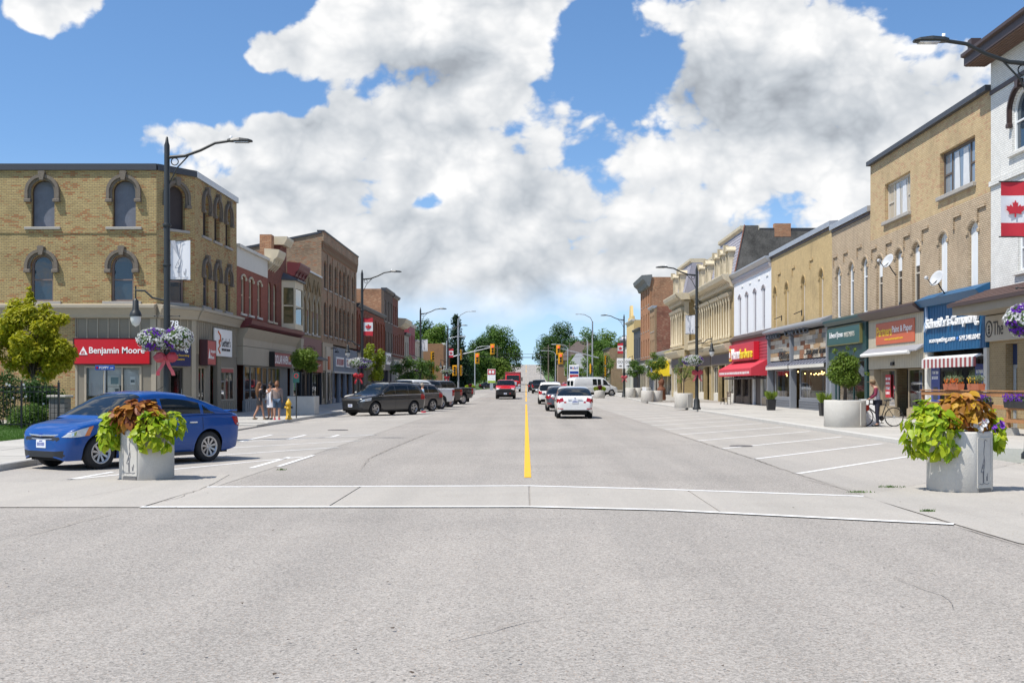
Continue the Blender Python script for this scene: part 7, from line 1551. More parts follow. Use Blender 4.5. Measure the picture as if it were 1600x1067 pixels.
def leafmesh(kind):
 """one leaf, base at the origin, along +y, face up +z, folded and curled"""
 if kind == 'heart': prof = [(0, 0), (.28, -.10), (.46, .10), (.44, .36), (.28, .62), (.10, .88), (0, 1.0)]
 elif kind == 'coleus': prof = [(0, 0), (.20, .05), (.34, .25), (.36, .45), (.26, .70), (.10, .92), (0, 1.05)]
 else: prof = [(0, 0), (.16, .2), (.2, .5), (.1, .85), (0, 1)]
 mid = [(0, y) for _, y in prof]; n = len(prof); v = []
 z = lambda x, y: -.22 * y * y + abs(x) * .30 - .25 * abs(x) ** 2 + .03 * sin(9 * y + 4 * abs(x))
 for x, y in prof: v.append((x, y, z(x, y)))
 for x, y in mid: v.append((0, max(0, y), z(0, max(0, y))))
 for x, y in prof: v.append((-x, y, z(x, y)))
 f = []
 for i in range(n - 1): f += [(n + i, i, i + 1, n + i + 1), (2 * n + i, n + i, n + i + 1, 2 * n + i + 1)]
 return MB().add(v, f, 0, True)
LIME = leafmat('lime vine leaf', (.20, .34, .010), (.50, .56, .03), .42, .42)
COLE = leafmat('bronze coleus leaf', (.25, .075, .02), (.52, .25, .035), .35, .5); COLG = leafmat('golden coleus leaf', (.58, .34, .02), (.22, .085, .012), .35, .5)
COLD = leafmat('dark coleus leaf', (.12, .03, .02), (.28, .10, .03), .3, .5); STEM = pm('green stem', (.12, .17, .03), .7)
def plant(name, label, cat, M, kind, mats, pts, size, seed, group=None, core=None):
 """pts: list of (position, outward direction, droop); up to 300 leaves, each a part"""
 rg = random.Random(seed); rt = thing(name, label, cat, M, group); ms = [leafmesh(kind).mesh('leaf', m, merge=True) for m in mats]
 for p, d, droop in pts[:300]:
  d = Vector(d).normalized(); s = size * rg.uniform(.45, 1.05)
  nrm = (d * .75 + Vector((0, 0, .45)) + Vector((rg.uniform(-.6, .6), rg.uniform(-.6, .6), rg.uniform(-.4, .4)))).normalized()
  fwd = Vector((d.x * .45, d.y * .45, -droop)) + Vector((rg.uniform(-.8, .8), rg.uniform(-.8, .8), rg.uniform(-.4, .4))); fwd = (fwd - nrm * fwd.dot(nrm)).normalized()
  x = fwd.cross(nrm).normalized(); Mx = Matrix((x, fwd, nrm)).transposed().to_4x4(); Mx.translation = Vector(p)
  part(rt, 'leaf', ms[rg.randrange(len(ms))], None, Mx @ Matrix.Scale(s, 4))
 if core: part(rt, 'stems', core, STEM)
 return rt
def cloud_pts(n, seed, c, rx, ry, rz, lo=-.6, hi=1.0, face=None):
 """points over an ellipsoid; face = preferred horizontal direction"""
 rg = random.Random(seed); out = []
 while len(out) < n:
  a = rg.uniform(0, 2 * pi); u = rg.uniform(lo, hi); q = sqrt(max(0, 1 - u * u)); d = Vector((cos(a) * q, sin(a) * q, u))
  if face and d.x * face[0] + d.y * face[1] < -.25 and rg.random() < .85: continue
  k = rg.uniform(.80, 1.03) * (1 + .10 * sin(3 * a + seed) + .08 * sin(7 * u + 2 * a)); out.append(((c[0] + d.x * rx * k, c[1] + d.y * ry * k, c[2] + d.z * rz * k), (d.x / rx, d.y / ry, d.z / rz), .5 if u > 0 else .9))
 return out
def stems(n, c, rx, ry, rz, base, seed):
 rg = random.Random(seed); m = MB()
 for k in range(n):
  a = rg.uniform(0, 2 * pi); u = rg.uniform(-.5, .9); q = sqrt(1 - u * u); e = Vector((c[0] + cos(a) * q * rx * .85, c[1] + sin(a) * q * ry * .85, c[2] + u * rz * .85)); b = Vector(base); mm = (b + e) / 2 + Vector((0, 0, .12)); m.tube([b, mm, e], [.012, .009, .005], 4)
 return m
# left planter: two lime drapes with a bronze coleus on top
h = .84
plant('sweet_potato_vine', 'lime green vine spilling over the left side of the left planter', 'plant', T(LP[0], LP[1], h), 'heart', [LIME], cloud_pts(300, 1, (-.53, -.12, -.06), .21, .30, .38, face=(-.6, -.8)), .15, 1, core=stems(14, (-.5, -.12, -.05), .2, .28, .36, (-.25, 0, .02), 1))
plant('sweet_potato_vine', 'lime green vine hanging down the front right of the left planter', 'plant', T(LP[0], LP[1], h), 'heart', [LIME], cloud_pts(190, 2, (.22, -.40, -.10), .30, .16, .38, face=(.2, -1)) + cloud_pts(110, 3, (.46, -.12, .06), .20, .24, .24, face=(.8, -.5)), .15, 2, core=stems(14, (.3, -.3, -.05), .3, .2, .33, (.15, 0, .02), 2))
plant('coleus', 'bronze and orange coleus crowning the left planter', 'plant', T(LP[0], LP[1], h), 'coleus', [COLE, COLE, COLD], cloud_pts(300, 4, (-.08, -.14, .22), .43, .30, .28, lo=-.7, face=(-.1, -1)), .21, 3, core=stems(12, (0, -.05, .15), .35, .28, .2, (0, 0, 0), 3))
# right planter
h = .90
plant('sweet_potato_vine', 'large mound of lime green vine over the left side of the right planter', 'plant', T(RP[0], RP[1], h), 'heart', [LIME], cloud_pts(300, 5, (-.47, -.15, -.06), .38, .42, .50, face=(-.6, -.8)), .165, 5, core=stems(16, (-.45, -.15, 0), .38, .4, .5, (-.2, 0, .02), 4))
plant('sweet_potato_vine', 'trailing lime vine on the far right side of the right planter', 'plant', T(RP[0], RP[1], h), 'heart', [LIME], cloud_pts(150, 6, (.52, .05, -.06), .13, .26, .34, face=(1, -.3)), .14, 6, core=stems(10, (.5, .05, 0), .12, .22, .3, (.25, 0, .02), 5))
plant('coleus', 'golden orange coleus rising above the right planter', 'plant', T(RP[0], RP[1], h), 'coleus', [COLG, COLG, COLE], cloud_pts(300, 7, (-.0, -.04, .24), .42, .32, .34, lo=-.5, face=(.0, -1)), .20, 7, core=stems(12, (0, 0, .2), .36, .28, .25, (0, 0, 0), 6))
def petunia_clump(M, label, n, mat, seed, r=.10):
 rt = thing('petunia', label, 'flower', M, 'petunias in the planters'); rg = random.Random(seed); fm = MB(); ring = []
 fm.add([(0, 0, -.015)] + [(cos(2 * pi * i / 10) * (.042 if i % 2 == 0 else .036), sin(2 * pi * i / 10) * (.042 if i % 2 == 0 else .036), .012) for i in range(10)], [(0, 1 + i, 1 + (i + 1) % 10) for i in range(10)], 0, True); fm.tube([(0, 0, -.015), (0, 0, -.08)], .008, 5); me = fm.mesh('blossom', mat)
 for k in range(n):
  d = Vector((rg.uniform(-1, 1), rg.uniform(-1, -.2), rg.uniform(.1, 1))).normalized(); q = Vector((0, 0, 1)).rotation_difference(d).to_matrix().to_4x4(); q.translation = Vector((rg.uniform(-r * 1.5, r * 1.5), -.02 + rg.uniform(-.05, .02), rg.uniform(-.03, .10))); part(rt, 'blossom', me, None, q)
petunia_clump(T(RP[0] + .16, RP[1] - .42, .98), 'cluster of white petunias on the rim of the right planter', 12, PETW, 1); petunia_clump(T(RP[0] + .36, RP[1] - .34, .99), 'cluster of deep purple petunias beside the white ones', 8, PETP, 2)
petunia_clump(T(LP[0] + .46, LP[1] - .36, .90), 'two white petunias among the vine of the left planter', 3, PETW, 3, .05)

# ------------------------------------------------------------------ traffic signals
YEL = pm('signal yellow', (.72, .36, .006), .45, .06); STEEL = pm('galvanised pole', (.42, .44, .46), .45, .12, metal=.4); SIGR = pm('lit red signal', (1.0, .05, .03), .4, 0, emit=3.0); SIGD = pm('unlit lens', (.03, .03, .03), .2, 0)
def signal(M, label, face=0, lit=0):
 rt = thing('traffic_signal', label, 'traffic light', M, 'yellow traffic signals at the far crossing')
 part(rt, 'housing', MB().bbox(-.19, .19, -.1, .1, -.6, .6, .03), YEL); part(rt, 'backplate', MB().box(-.32, .32, .03, .05, -.75, .75), YEL)
 for k, z in enumerate((.38, 0, -.38)):
  part(rt, 'lens', MB().lathe([(0, -.108), (.13, -.104), (.145, -.10)], 14, (0, 0, z), 'y'), SIGR if (lit and k == 0) else SIGD); part(rt, 'visor', MB().lathe([(.15, -.10), (.155, -.28)], 12, (0, 0, z), 'y', a0=0, a1=pi), pm('visor black', (.015, .015, .015), .6))
def mast(X_, Y_, s, label, h=10.5):
 z0 = gz(Y_); rt = thing('signal_mast', label, 'signal pole', T(X_, Y_, z0), 'signal masts at the far crossing')
 part(rt, 'pole', MB().tube([(0, 0, 0), (0, 0, h)], [.14, .10], 10), STEEL); part(rt, 'light_arm', MB().tube([(0, 0, h - .1), (s * .3, -.3, h + .5), (s * 1.2, -.8, h + .95), (s * 2.0, -1.1, h + 1.0)], .05, 6).bbox(s * 2.0 - .1, s * 2.0 + .55 * s, -1.25, -.95, h + .93, h + 1.05, .03), STEEL)
 part(rt, 'mast_arm', MB().tube([(-s * .9, 0, 5.1), (0, 0, 5.35), (s * 5.2, 0, 6.6)], [.09, .08, .05], 8), STEEL); return z0
z = mast(-9.6, 163, 1, 'grey signal mast on the left side of the far crossing')
signal(T(-4.75, 162.8, z + 6.2), 'yellow signal at the outer end of the left mast arm', lit=1); signal(T(-6.9, 162.6, z + 4.9) , 'yellow signal below the middle of the left mast arm', lit=1)
signal(T(-10.1, 162.8, z + 3.2), 'low yellow signal on the left face of left mast'); signal(T(-9.15, 162.7, z + 3.2) @ RZ(R(70)), 'low yellow signal turned sideways on left mast'); signal(T(-8.9, 158, z + 5.3) @ RZ(R(80)), 'sideways yellow signal above the left mast arm')
z = mast(9.8, 170, -1, 'white signal mast on the right side of the far crossing'); signal(T(4.75, 169.8, z + 6.3), 'upper yellow signal at the end of the right mast arm', lit=1); signal(T(4.5, 150, z + 4.6), 'lower yellow signal near the end of right mast arm', lit=1); signal(T(11.9, 172, z + 4.8) @ RZ(R(60)), 'upper side signal near the brown corner shop'); signal(T(9.5, 169.8, z + 3.5) @ RZ(R(100)), 'orange side signal low on the right mast'); signal(T(11.9, 172.0, z + 3.1) @ RZ(R(60)), 'lower side signal near the brown corner shop')
for X_, Y_ in ((-13.4, 165), (11.9, 172.3)): solo('signal_post', MB().tube([(X_, Y_, 0), (X_, Y_, 6.0)], .07, 8), STEEL, 'short grey post carrying side signals, ' + ('left of the crossing' if X_ < 0 else 'right of the crossing'), 'signal pole')
signal(T(-13.4, 164.8, z + 5.2) @ RZ(R(40)), 'upper signal on the short left post'); signal(T(-13.4, 164.7, z + 3.3) @ RZ(R(-40)), 'lower signal on the short left post')
# plain cobra-head lamps further on
def cobra(px, py_top, Y, s, label, h=9):
 X_ = (px - VX) * Y / F; z0 = gz(Y); h = EYE + (VY - py_top) * Y / F - z0; rt = thing('road_lamp', label, 'street lamp', T(X_, Y, z0), 'plain road lamps beyond the crossing')
 part(rt, 'pole', MB().tube([(0, 0, 0), (0, 0, h - .6)], [.12, .08], 8), STEEL); part(rt, 'arm', MB().tube([(0, 0, h - .7), (s * .4, 0, h - .2), (s * 1.4, 0, h), (s * 2.2, 0, h)], .05, 6), STEEL); part(rt, 'head', MB().bbox(s * 2.1, s * 2.9, -.16, .16, h - .08, h + .08, .04), STEEL)
cobra(698, 526, 175, 1, 'grey road lamp beside the fourth left lamp'); cobra(742, 541, 205, 1, 'road lamp left of the road with angled arm'); cobra(868, 548, 230, -1, 'road lamp right of the road by the hill'); cobra(887, 538, 205, -1, 'road lamp near the gas sign'); cobra(918, 526, 190, -1, 'pale road lamp behind the right signal mast'); cobra(845, 553, 330, -1, 'small road lamp up the hill on the right'); cobra(850, 562, 380, -1, 'tiny road lamp farther up the hill')
for i, (px, Y, hh) in enumerate(((777, 300, 11), (857, 260, 10), (890, 280, 11), (880, 330, 12))):
 X_ = (px - VX) * Y / F; rt = thing('utility_pole', ('utility pole left of the hill road', 'wooden utility pole nearest the right lot', 'utility pole behind the gas sign', 'far utility pole on the right hill side')[i], 'utility pole', T(X_, Y, gz(Y) - .2)); part(rt, 'pole', MB().tube([(0, 0, 0), (0, 0, hh)], [.16, .12], 8), pm('old wood pole', (.16, .13, .10), .9, .2)); part(rt, 'crossarm', MB().box(-1.2, 1.2, -.06, .06, hh - .8, hh - .65), pm('old wood pole', (.16, .13, .10)))
wires = MB()
for za, zb, Ya in ((9.5, 10.2, 262), (8.8, 9.6, 262), (10.5, 11.2, 300), (7.9, 8.6, 230)): wires.tube([(lerp(-22, 26, t / 16), Ya + t, lerp(za, zb, t / 16) - 1.2 * sin(pi * t / 16)) for t in range(17)], .035, 4)
solo('overhead_wires', wires, pm('wire black', (.02, .02, .02), .7), 'thin dark power wires crossing the road at the hill foot', 'wires', kind='stuff')
# gas price sign
def gas_sign():
 Y = 200; x, _, zt = at(897, 570, Y); z0 = gz(Y); rt = thing('gas_price_sign', 'tall white and blue gas station price sign', 'sign', T(x, Y, z0)); h = zt - z0
 part(rt, 'panel', MB().bbox(-.85, .85, -.12, .12, .8, h, .03), SIGNW); BL = pm('fuel blue', (.01, .05, .30), .4); 
 for zz, m in ((h - 1.55, BL), (h - 2.15, RED), (h - 2.75, BL)): part(rt, 'price_strip', MB().box(-.75, .75, -.135, -.122, zz, zz + .45), m)
 text(rt, 'M', -.7, -.35, h - .75, h - .3, -.125, BL, extrude=.01); text(rt, 'o', -.3, -.05, h - .75, h - .42, -.125, RED, extrude=.01); text(rt, 'bil', 0, .7, h - .75, h - .3, -.125, BL, extrude=.01)
 part(rt, 'post', MB().box(-.7, -.55, -.08, .08, 0, .85).box(.55, .7, -.08, .08, 0, .85), STEEL)
gas_sign()
Y = 215; x, _, zz = at(768, 582, Y); rt = thing('pylon_sign', 'red and white roadside pylon sign left of the hill', 'sign', T(x, Y, gz(Y))); part(rt, 'panel', MB().bbox(-.75, .75, -.1, .1, 1.3, 3.9, .03), SIGNW); part(rt, 'red_panel', MB().box(-.7, .7, -.13, -.11, 2.9, 3.85), RED); part(rt, 'green_panel', MB().box(-.7, .7, -.13, -.11, 1.35, 1.75), pm('sign green yellow', (.3, .45, .03))); part(rt, 'print', MB().box(-.5, -.08, -.14, -.131, 3.1, 3.65).box(.08, .5, -.14, -.131, 3.1, 3.65).box(-.5, .5, -.112, -.105, 2.1, 2.5), SIGNW); part(rt, 'post', MB().box(-.3, .3, -.08, .08, 0, 1.5), STEEL)
# ------------------------------------------------------------------ trees, hedges
def leaves(clumps, n, size, seed, up=.5, flat=.6):
 """leaf-sized faces gathered round clump centres; clumps: (x, y, z, r)"""
 rg = random.Random(seed); mb = MB(); tot = sum(c[3] ** 2 for c in clumps)
 for cx, cy, cz, r in clumps:
  for _ in range(int(n * r * r / tot)):
   d = Vector((rg.gauss(0, 1), rg.gauss(0, 1), rg.gauss(0, 1))).normalized(); k = r * (rg.random() ** .4)
   p = Vector((cx, cy, cz)) + Vector((d.x * k, d.y * k, d.z * k * flat * 1.3)); s = size * rg.uniform(.55, 1.3)
   nv = (d * .6 + Vector((rg.uniform(-.8, .8), rg.uniform(-.8, .8), up + rg.uniform(-.5, .8)))).normalized(); t = nv.orthogonal().normalized(); a = rg.uniform(0, 2 * pi); b = nv.cross(t); u = t * cos(a) + b * sin(a); w = nv.cross(u)
   mb.add([p - u * s, p - w * s * .42 + nv * s * .12, p + u * s, p + w * s * .42 + nv * s * .12], [(0, 1, 2, 3)])
 return mb
def clump_set(n, rx, ry, rz, cz, rmin, rmax, seed, shape='round', bias=0.0):
 rg = random.Random(seed); out = []
 while len(out) < n:
  d = Vector((rg.uniform(-1, 1), rg.uniform(-1, 1), rg.uniform(-1, 1)))
  if d.length > 1 or d.length < .35: continue
  k = 1.0
  if shape == 'cone': k = max(.12, (1 - (d.z + 1) / 2) ** .8 * 1.1)
  if shape == 'egg': k = 1 - .35 * max(0, d.z)
  r = rg.uniform(rmin, rmax) * (max(.4, k) if shape == 'cone' else 1)
  out.append((d.x * rx * k, d.y * ry * k, cz + d.z * rz, r))
 return out
BARK = pm('bark', (.10, .075, .055), .95, .3, 6, .6)
GREENS = {'mid': leafmat('mid green leaf', (.06, .13, .018), (.12, .21, .03), .35), 'dark': leafmat('dark green leaf', (.030, .080, .014), (.065, .13, .024), .3), 'lime': leafmat('yellow green leaf', (.17, .24, .016), (.30, .34, .02), .4), 'olive': leafmat('olive leaf', (.10, .165, .02), (.18, .26, .035), .36), 'fir': leafmat('cypress leaf', (.014, .040, .016), (.028, .065, .024), .2), 'maple': leafmat('yellow maple leaf', (.27, .31, .012), (.50, .46, .025), .45), 'light': leafmat('light green leaf', (.10, .18, .02), (.16, .25, .035), .35)}  # maple leaves mix two yellow greens at random
def tree(name, label, M, trunk_h, trunk_r, clumps, n, size, green, seed, group=None, limbs=6, flat=.75, sub=None):
 rg = random.Random(seed + 99); rt = thing(name, label, 'tree', M, group); m = MB()
 lean = (rg.uniform(-.05, .05), rg.uniform(-.05, .05)); m.tube([(0, 0, -.2), (lean[0] * trunk_h * .5, lean[1] * trunk_h * .5, trunk_h * .55), (lean[0] * trunk_h, lean[1] * trunk_h, trunk_h)], [trunk_r * 1.25, trunk_r, trunk_r * .75], 8)
 part(rt, 'trunk', m, BARK); lm = MB(); top = Vector((lean[0] * trunk_h, lean[1] * trunk_h, trunk_h))
 for c in (clumps if len(clumps) <= limbs else rg.sample(clumps, limbs)):
  e = Vector(c[:3]); b = top * rg.uniform(.72, 1.0); lm.tube([b, (b + e) / 2 + Vector((0, 0, .08 * trunk_h)), e], [trunk_r * .5, trunk_r * .3, trunk_r * .1], 5)
 part(rt, 'limbs', lm, BARK); o = part(rt, 'crown', leaves(clumps, n, size, seed, flat=flat), GREENS[green]); return rt
# maple behind the fence, left edge
cl = clump_set(44, 1.55, 1.3, 1.35, 3.1, .28, .50, 14, 'egg') + [(-.05, 0, 4.6, .22), (-.08, 0, 4.85, .14), (-.1, 0, 5.1, .09), (.5, 0, 4.3, .28), (1.25, -.2, 3.9, .26), (-.7, .1, 4.3, .3), (1.4, 0, 2.6, .32), (-1.4, 0, 2.6, .4)]
tree('maple_tree', 'young yellow green maple behind the iron fence at left edge', T(-18.55, 43.2, SW), 2.0, .07, cl, 18000, .095, 'maple', 11, limbs=16)
# hedge with pale flowers and a low juniper behind the fence
def shrub(name, label, M, clumps, n, size, green, seed, flowers=0):
 rt = thing(name, label, 'shrub', M); part(rt, 'foliage', leaves(clumps, n, size, seed, flat=.8), GREENS[green]); st = MB(); rg = random.Random(seed)
 for c in rg.sample(clumps, min(8, len(clumps))): st.tube([(c[0] * .4, c[1] * .4, -.05), (c[0] * .8, c[1] * .8, c[2] * .5), c[:3]], [.03, .02, .008], 5)
 part(rt, 'stems', st, BARK)
 if flowers:
  fm = MB()
  for k in range(flowers):
   c = rg.choice(clumps); d = Vector((rg.gauss(0, 1), -abs(rg.gauss(0, 1)), rg.gauss(0, 1))).normalized(); p = Vector(c[:3]) + d * c[3] * .95; fm.add([p + Vector((cos(2 * pi * i / 5) * .05, -.02, sin(2 * pi * i / 5) * .05)) for i in range(5)], [(0, 1, 2, 3, 4)])
  o = part(rt, 'blossoms', fm, PETW); o['kind'] = 'stuff'
shrub('flowering_hedge', 'dark hedge dotted with white blossoms behind the iron fence', T(-18.6, 41.2, SW), clump_set(30, 1.9, .5, .85, 1.0, .28, .42, 21), 9000, .06, 'dark', 21, 26)
shrub('juniper_bush', 'low rounded juniper bush beside the stone pillar', T(-16.9, 39.3, SW), clump_set(20, .80, .5, .30, .38, .2, .32, 22), 6000, .045, 'mid', 22)
# iron fence and stone pillar
def fence():
 P = [(-24.0, 37.3), (-20.3, 37.6), (-16.6, 37.9), (-15.5, 38.2)]; rt = thing('iron_fence', 'black iron picket fence along the lawn at the left edge', 'fence', T(-16.6, 37.9, SW)); b0 = Vector((-16.6, 37.9, 0))
 pk = MB().box(-.008, .008, -.008, .008, .12, 1.45).mesh('picket', BLACKM); po = MB().box(-.03, .03, -.03, .03, -.1, 1.55).lathe([(.0, 1.62), (.035, 1.59), (.0, 1.55)], 8).mesh('post', BLACKM)
 for (ax, ay), (bx, by) in zip(P, P[1:]):
  d = Vector((bx - ax, by - ay)); l = d.length; a = atan2(d.y, d.x); o0 = Vector((ax, ay, 0)) - b0
  for z in (.16, 1.22, 1.38): part(rt, 'rail', MB().box(0, l, -.015, .015, z, z + .03), BLACKM, T(*o0) @ RZ(a))
  n = int(l / .115)
  for k in range(1, n): part(rt, 'picket', pk, None, T(o0.x + d.x * k / n, o0.y + d.y * k / n, 0) @ RZ(a))
  part(rt, 'post', po, None, T(*o0) @ RZ(a))
 part(rt, 'post', po, None, T(P[-1][0] - b0.x, P[-1][1] - b0.y, 0))
fence()
rt = thing('stone_pillar', 'grey stone block pillar with pale cap beside the fence', 'pillar', T(-15.86, 39.2, SW)); sm = pm('split grey block', (.17, .16, .155), .95, .25, 8, .6, rnd=.12); me = MB().bbox(-.27, .27, -.27, .27, 0, .165, .012).mesh('stone_block', sm)
for k in range(6): part(rt, 'stone_block', me, None, T(0, 0, k * .17))
part(rt, 'cap', MB().bbox(-.34, .34, -.34, .34, 1.02, 1.12, .03), STONE)
# street name sign of the lane
rt = thing('street_name_sign', 'blue street name blade reading POPPY on a grey post', 'sign', T(-16.45, 45, .06)); part(rt, 'post', MB().tube([(0, 0, 0), (0, 0, 2.1)], .03, 8), STEEL); bl = part(rt, 'blade', MB().bbox(-.38, .38, -.012, .012, 2.11, 2.29, .006), pm('sign blue', (.01, .08, .42), .4, .04))
text(rt, 'POPPY', -.22, .16, 2.15, 2.25, -.013, SIGNW, extrude=.004); text(rt, 'LANE', .20, .33, 2.16, 2.22, -.013, SIGNW, extrude=.004); part(rt, 'poppy_emblem', MB().lathe([(0, -.016), (.045, -.016)], 12, (-.30, 0, 2.20), 'y'), RED)

# potted street trees on the left
def box_planter(M, label, w, d, h):
 rt = thing('box_planter', label, 'planter', M, 'concrete planters along the sidewalks'); part(rt, 'box', MB().bbox(-w / 2, w / 2, -d / 2, d / 2, 0, h, .02), CONC); part(rt, 'soil', MB().box(-w / 2 + .1, w / 2 - .1, -d / 2 + .1, d / 2 - .1, h, h + .01), pm('potting soil', (.03, .022, .016)))
X_, Y_, _ = at(471, 640, 56); box_planter(T(X_, Y_ + .5, SW), 'large square concrete planter by the yellow hydrant', 1.32, 1.32, .90)
tree('street_tree', 'small flat topped green tree in the square planter', T(X_ + .1, Y_ + .5, SW + .88), 1.2, .045, clump_set(16, .62, .5, .35, 1.75, .25, .38, 31), 4000, .075, 'olive', 31, 'young trees in street planters')
X_, Y_, _ = at(582, 560, 73); tree('street_tree', 'loose yellow green tree beside the second left lamp', T(X_, Y_, SW), 1.7, .05, clump_set(20, .75, .6, 1.3, 2.9, .25, .42, 32, 'egg'), 3500, .085, 'lime', 32, 'young trees in street planters')
X_, Y_, _ = at(640, 570, 102); tree('street_tree', 'bushy green tree by the third left lamp', T(X_, Y_, SW), 1.3, .06, clump_set(22, 1.5, 1.1, 1.15, 2.6, .4, .65, 33), 4000, .10, 'mid', 33, 'young trees in street planters')
X_, Y_, _ = at(672, 575, 128); tree('street_tree', 'slim green tree between the third and fourth left lamps', T(X_, Y_, SW), 1.3, .05, clump_set(12, .9, .8, 1.4, 2.8, .35, .5, 34), 2000, .11, 'mid', 34, 'young trees in street planters')
# right side tubs and trees
def rtub(px, base, r, h, label, gp='round concrete planters'):
 Y = 2700 / (base - 600); X_ = (px - VX) * Y / F; tub(T(X_, Y, gz(Y) + SW), label, r, h, R(60)); return X_, Y
X_, Y_ = 11.18, 40.4
tub(T(X_, Y_, SW), 'wide round concrete planter with a clipped tree near the cyclist', .715, .93, R(42)); tree('street_tree', 'dense round green tree in the wide right planter', T(X_, Y_, SW + .9), .55, .06, clump_set(34, .52, .50, .50, 1.12, .18, .28, 41, 'egg') + [(-.35, 0, 1.75, .1), (.1, 0, 1.85, .08), (.35, 0, 1.8, .08), (.75, -.1, .95, .08)], 8000, .055, 'olive', 41, 'young trees in street planters', limbs=14)
X_, Y_ = 9.85, 72.0; tub(T(X_, Y_, SW), 'round concrete planter behind the second right lamp', .57, .92, R(30)); tree('street_tree', 'sparse thin tree in the planter behind the second right lamp', T(X_, Y_, SW + .9), .9, .035, clump_set(20, .65, .5, .85, 1.35, .12, .25, 42), 900, .055, 'olive', 42, 'young trees in street planters', limbs=18)
for i, (X_, Y_) in enumerate(((10.05, 95.5), (10.85, 96.0))): tub(T(X_, Y_, SW), ('left', 'right')[i] + ' one of the twin concrete tubs by the carved post', .52, .95)
tree('street_tree', 'tall narrow green tree in the twin tubs', T(10.85, 96, SW + .9), 1.2, .045, clump_set(20, .75, .6, 1.15, 2.1, .25, .42, 43, 'egg'), 3500, .08, 'olive', 43, 'young trees in street planters')
for i, (X_, Y_, rr) in enumerate(((10.5, 116, .5), (11.3, 116.6, .5), (12.6, 121, .5))): tub(T(X_, Y_, gz(Y_) + SW), ('concrete tub left of the third right lamp', 'concrete tub just right of the third right lamp', 'concrete tub beside the bench near the yellow awning')[i], rr, .95)
tree('street_tree', 'thin green tree by the third right lamp', T(11.3, 116.6, SW + .9), 1.2, .04, clump_set(14, .8, .6, 1.0, 2.0, .3, .45, 44), 1800, .1, 'mid', 44, 'young trees in street planters')
tree('street_tree', 'airy green tree before the brown corner shop', T(13.5, 205, .4), 2.2, .08, clump_set(18, 2.2, 1.6, 2.2, 4.6, .6, 1.0, 45), 3000, .16, 'light', 45, 'young trees in street planters')
tree('street_tree', 'bright green tree behind the right signal mast', T(11.2, 235, .4), 1.6, .1, clump_set(18, 3.2, 2, 2.0, 4.2, .7, 1.2, 46), 3200, .2, 'light', 46, 'young trees in street planters')
# planted bins at the crossing
def flower_tub(M, label, seed, mats, r=.5):
 tub(M, label, r, .8, None); rg = random.Random(seed); m = [MB() for _ in mats]
 rt = thing('bedding_plants', 'lime and burgundy bedding plants filling the ' + ('tub before the white van' if seed == 51 else 'far left corner tub'), 'plant', M)
 for k, (mt, cx) in enumerate(zip(mats, (-.32, .05, .35))): o = part(rt, 'foliage', leaves([(cx, -.1, .95 + .12 * (k == 1), .32)], 500, .09, seed + k), mt)
flower_tub(T(7.55, 118.5, gz(118) + .01), 'concrete tub in the parking lane before the van', 51, (GREENS['lime'], leafmat('burgundy leaf', (.10, .01, .03), (.16, .02, .04)), LIME), .55)
flower_tub(T(-7.1, 146, gz(146) + .01), 'concrete tub at the far left corner of the crossing', 52, (LIME, leafmat('burgundy leaf', (.10, .01, .03), (.16, .02, .04)), LIME), .6)
# black pots with grasses
GRAM = leafmat('ornamental grass', (.16, .26, .03), (.26, .32, .06), .35)
for i, (X_, Y_) in enumerate(((13.95, 65.6), (13.95, 53.8))):
 rt = thing('grass_pot', ('black square pot of grass left of the plank front shop', 'black square pot of grass before the green shop front')[i], 'flower pot', T(X_, Y_, SW), 'black pots of grass'); part(rt, 'pot', MB().prism([(-.2, 0), (.2, 0), (.25, .62), (-.25, .62)], -.22, .22).mesh('pot', PLASTIC), None)
 g_ = MB(); rg = random.Random(60 + i)
 for k in range(260):
  a = rg.uniform(0, 2 * pi); r = rg.random() * .2; h_ = rg.uniform(.25, .55); sp_ = rg.uniform(.05, .28); bx, by = r * cos(a), r * sin(a); g_.add([(bx - .012, by, .6), (bx + .012, by, .6), (bx + sp_ * cos(a) * .5 + .008, by + sp_ * sin(a) * .5, .6 + h_ * .7), (bx + sp_ * cos(a), by + sp_ * sin(a), .6 + h_)], [(0, 1, 2, 3)])
 o = part(rt, 'grass', g_, GRAM); o['kind'] = 'stuff'
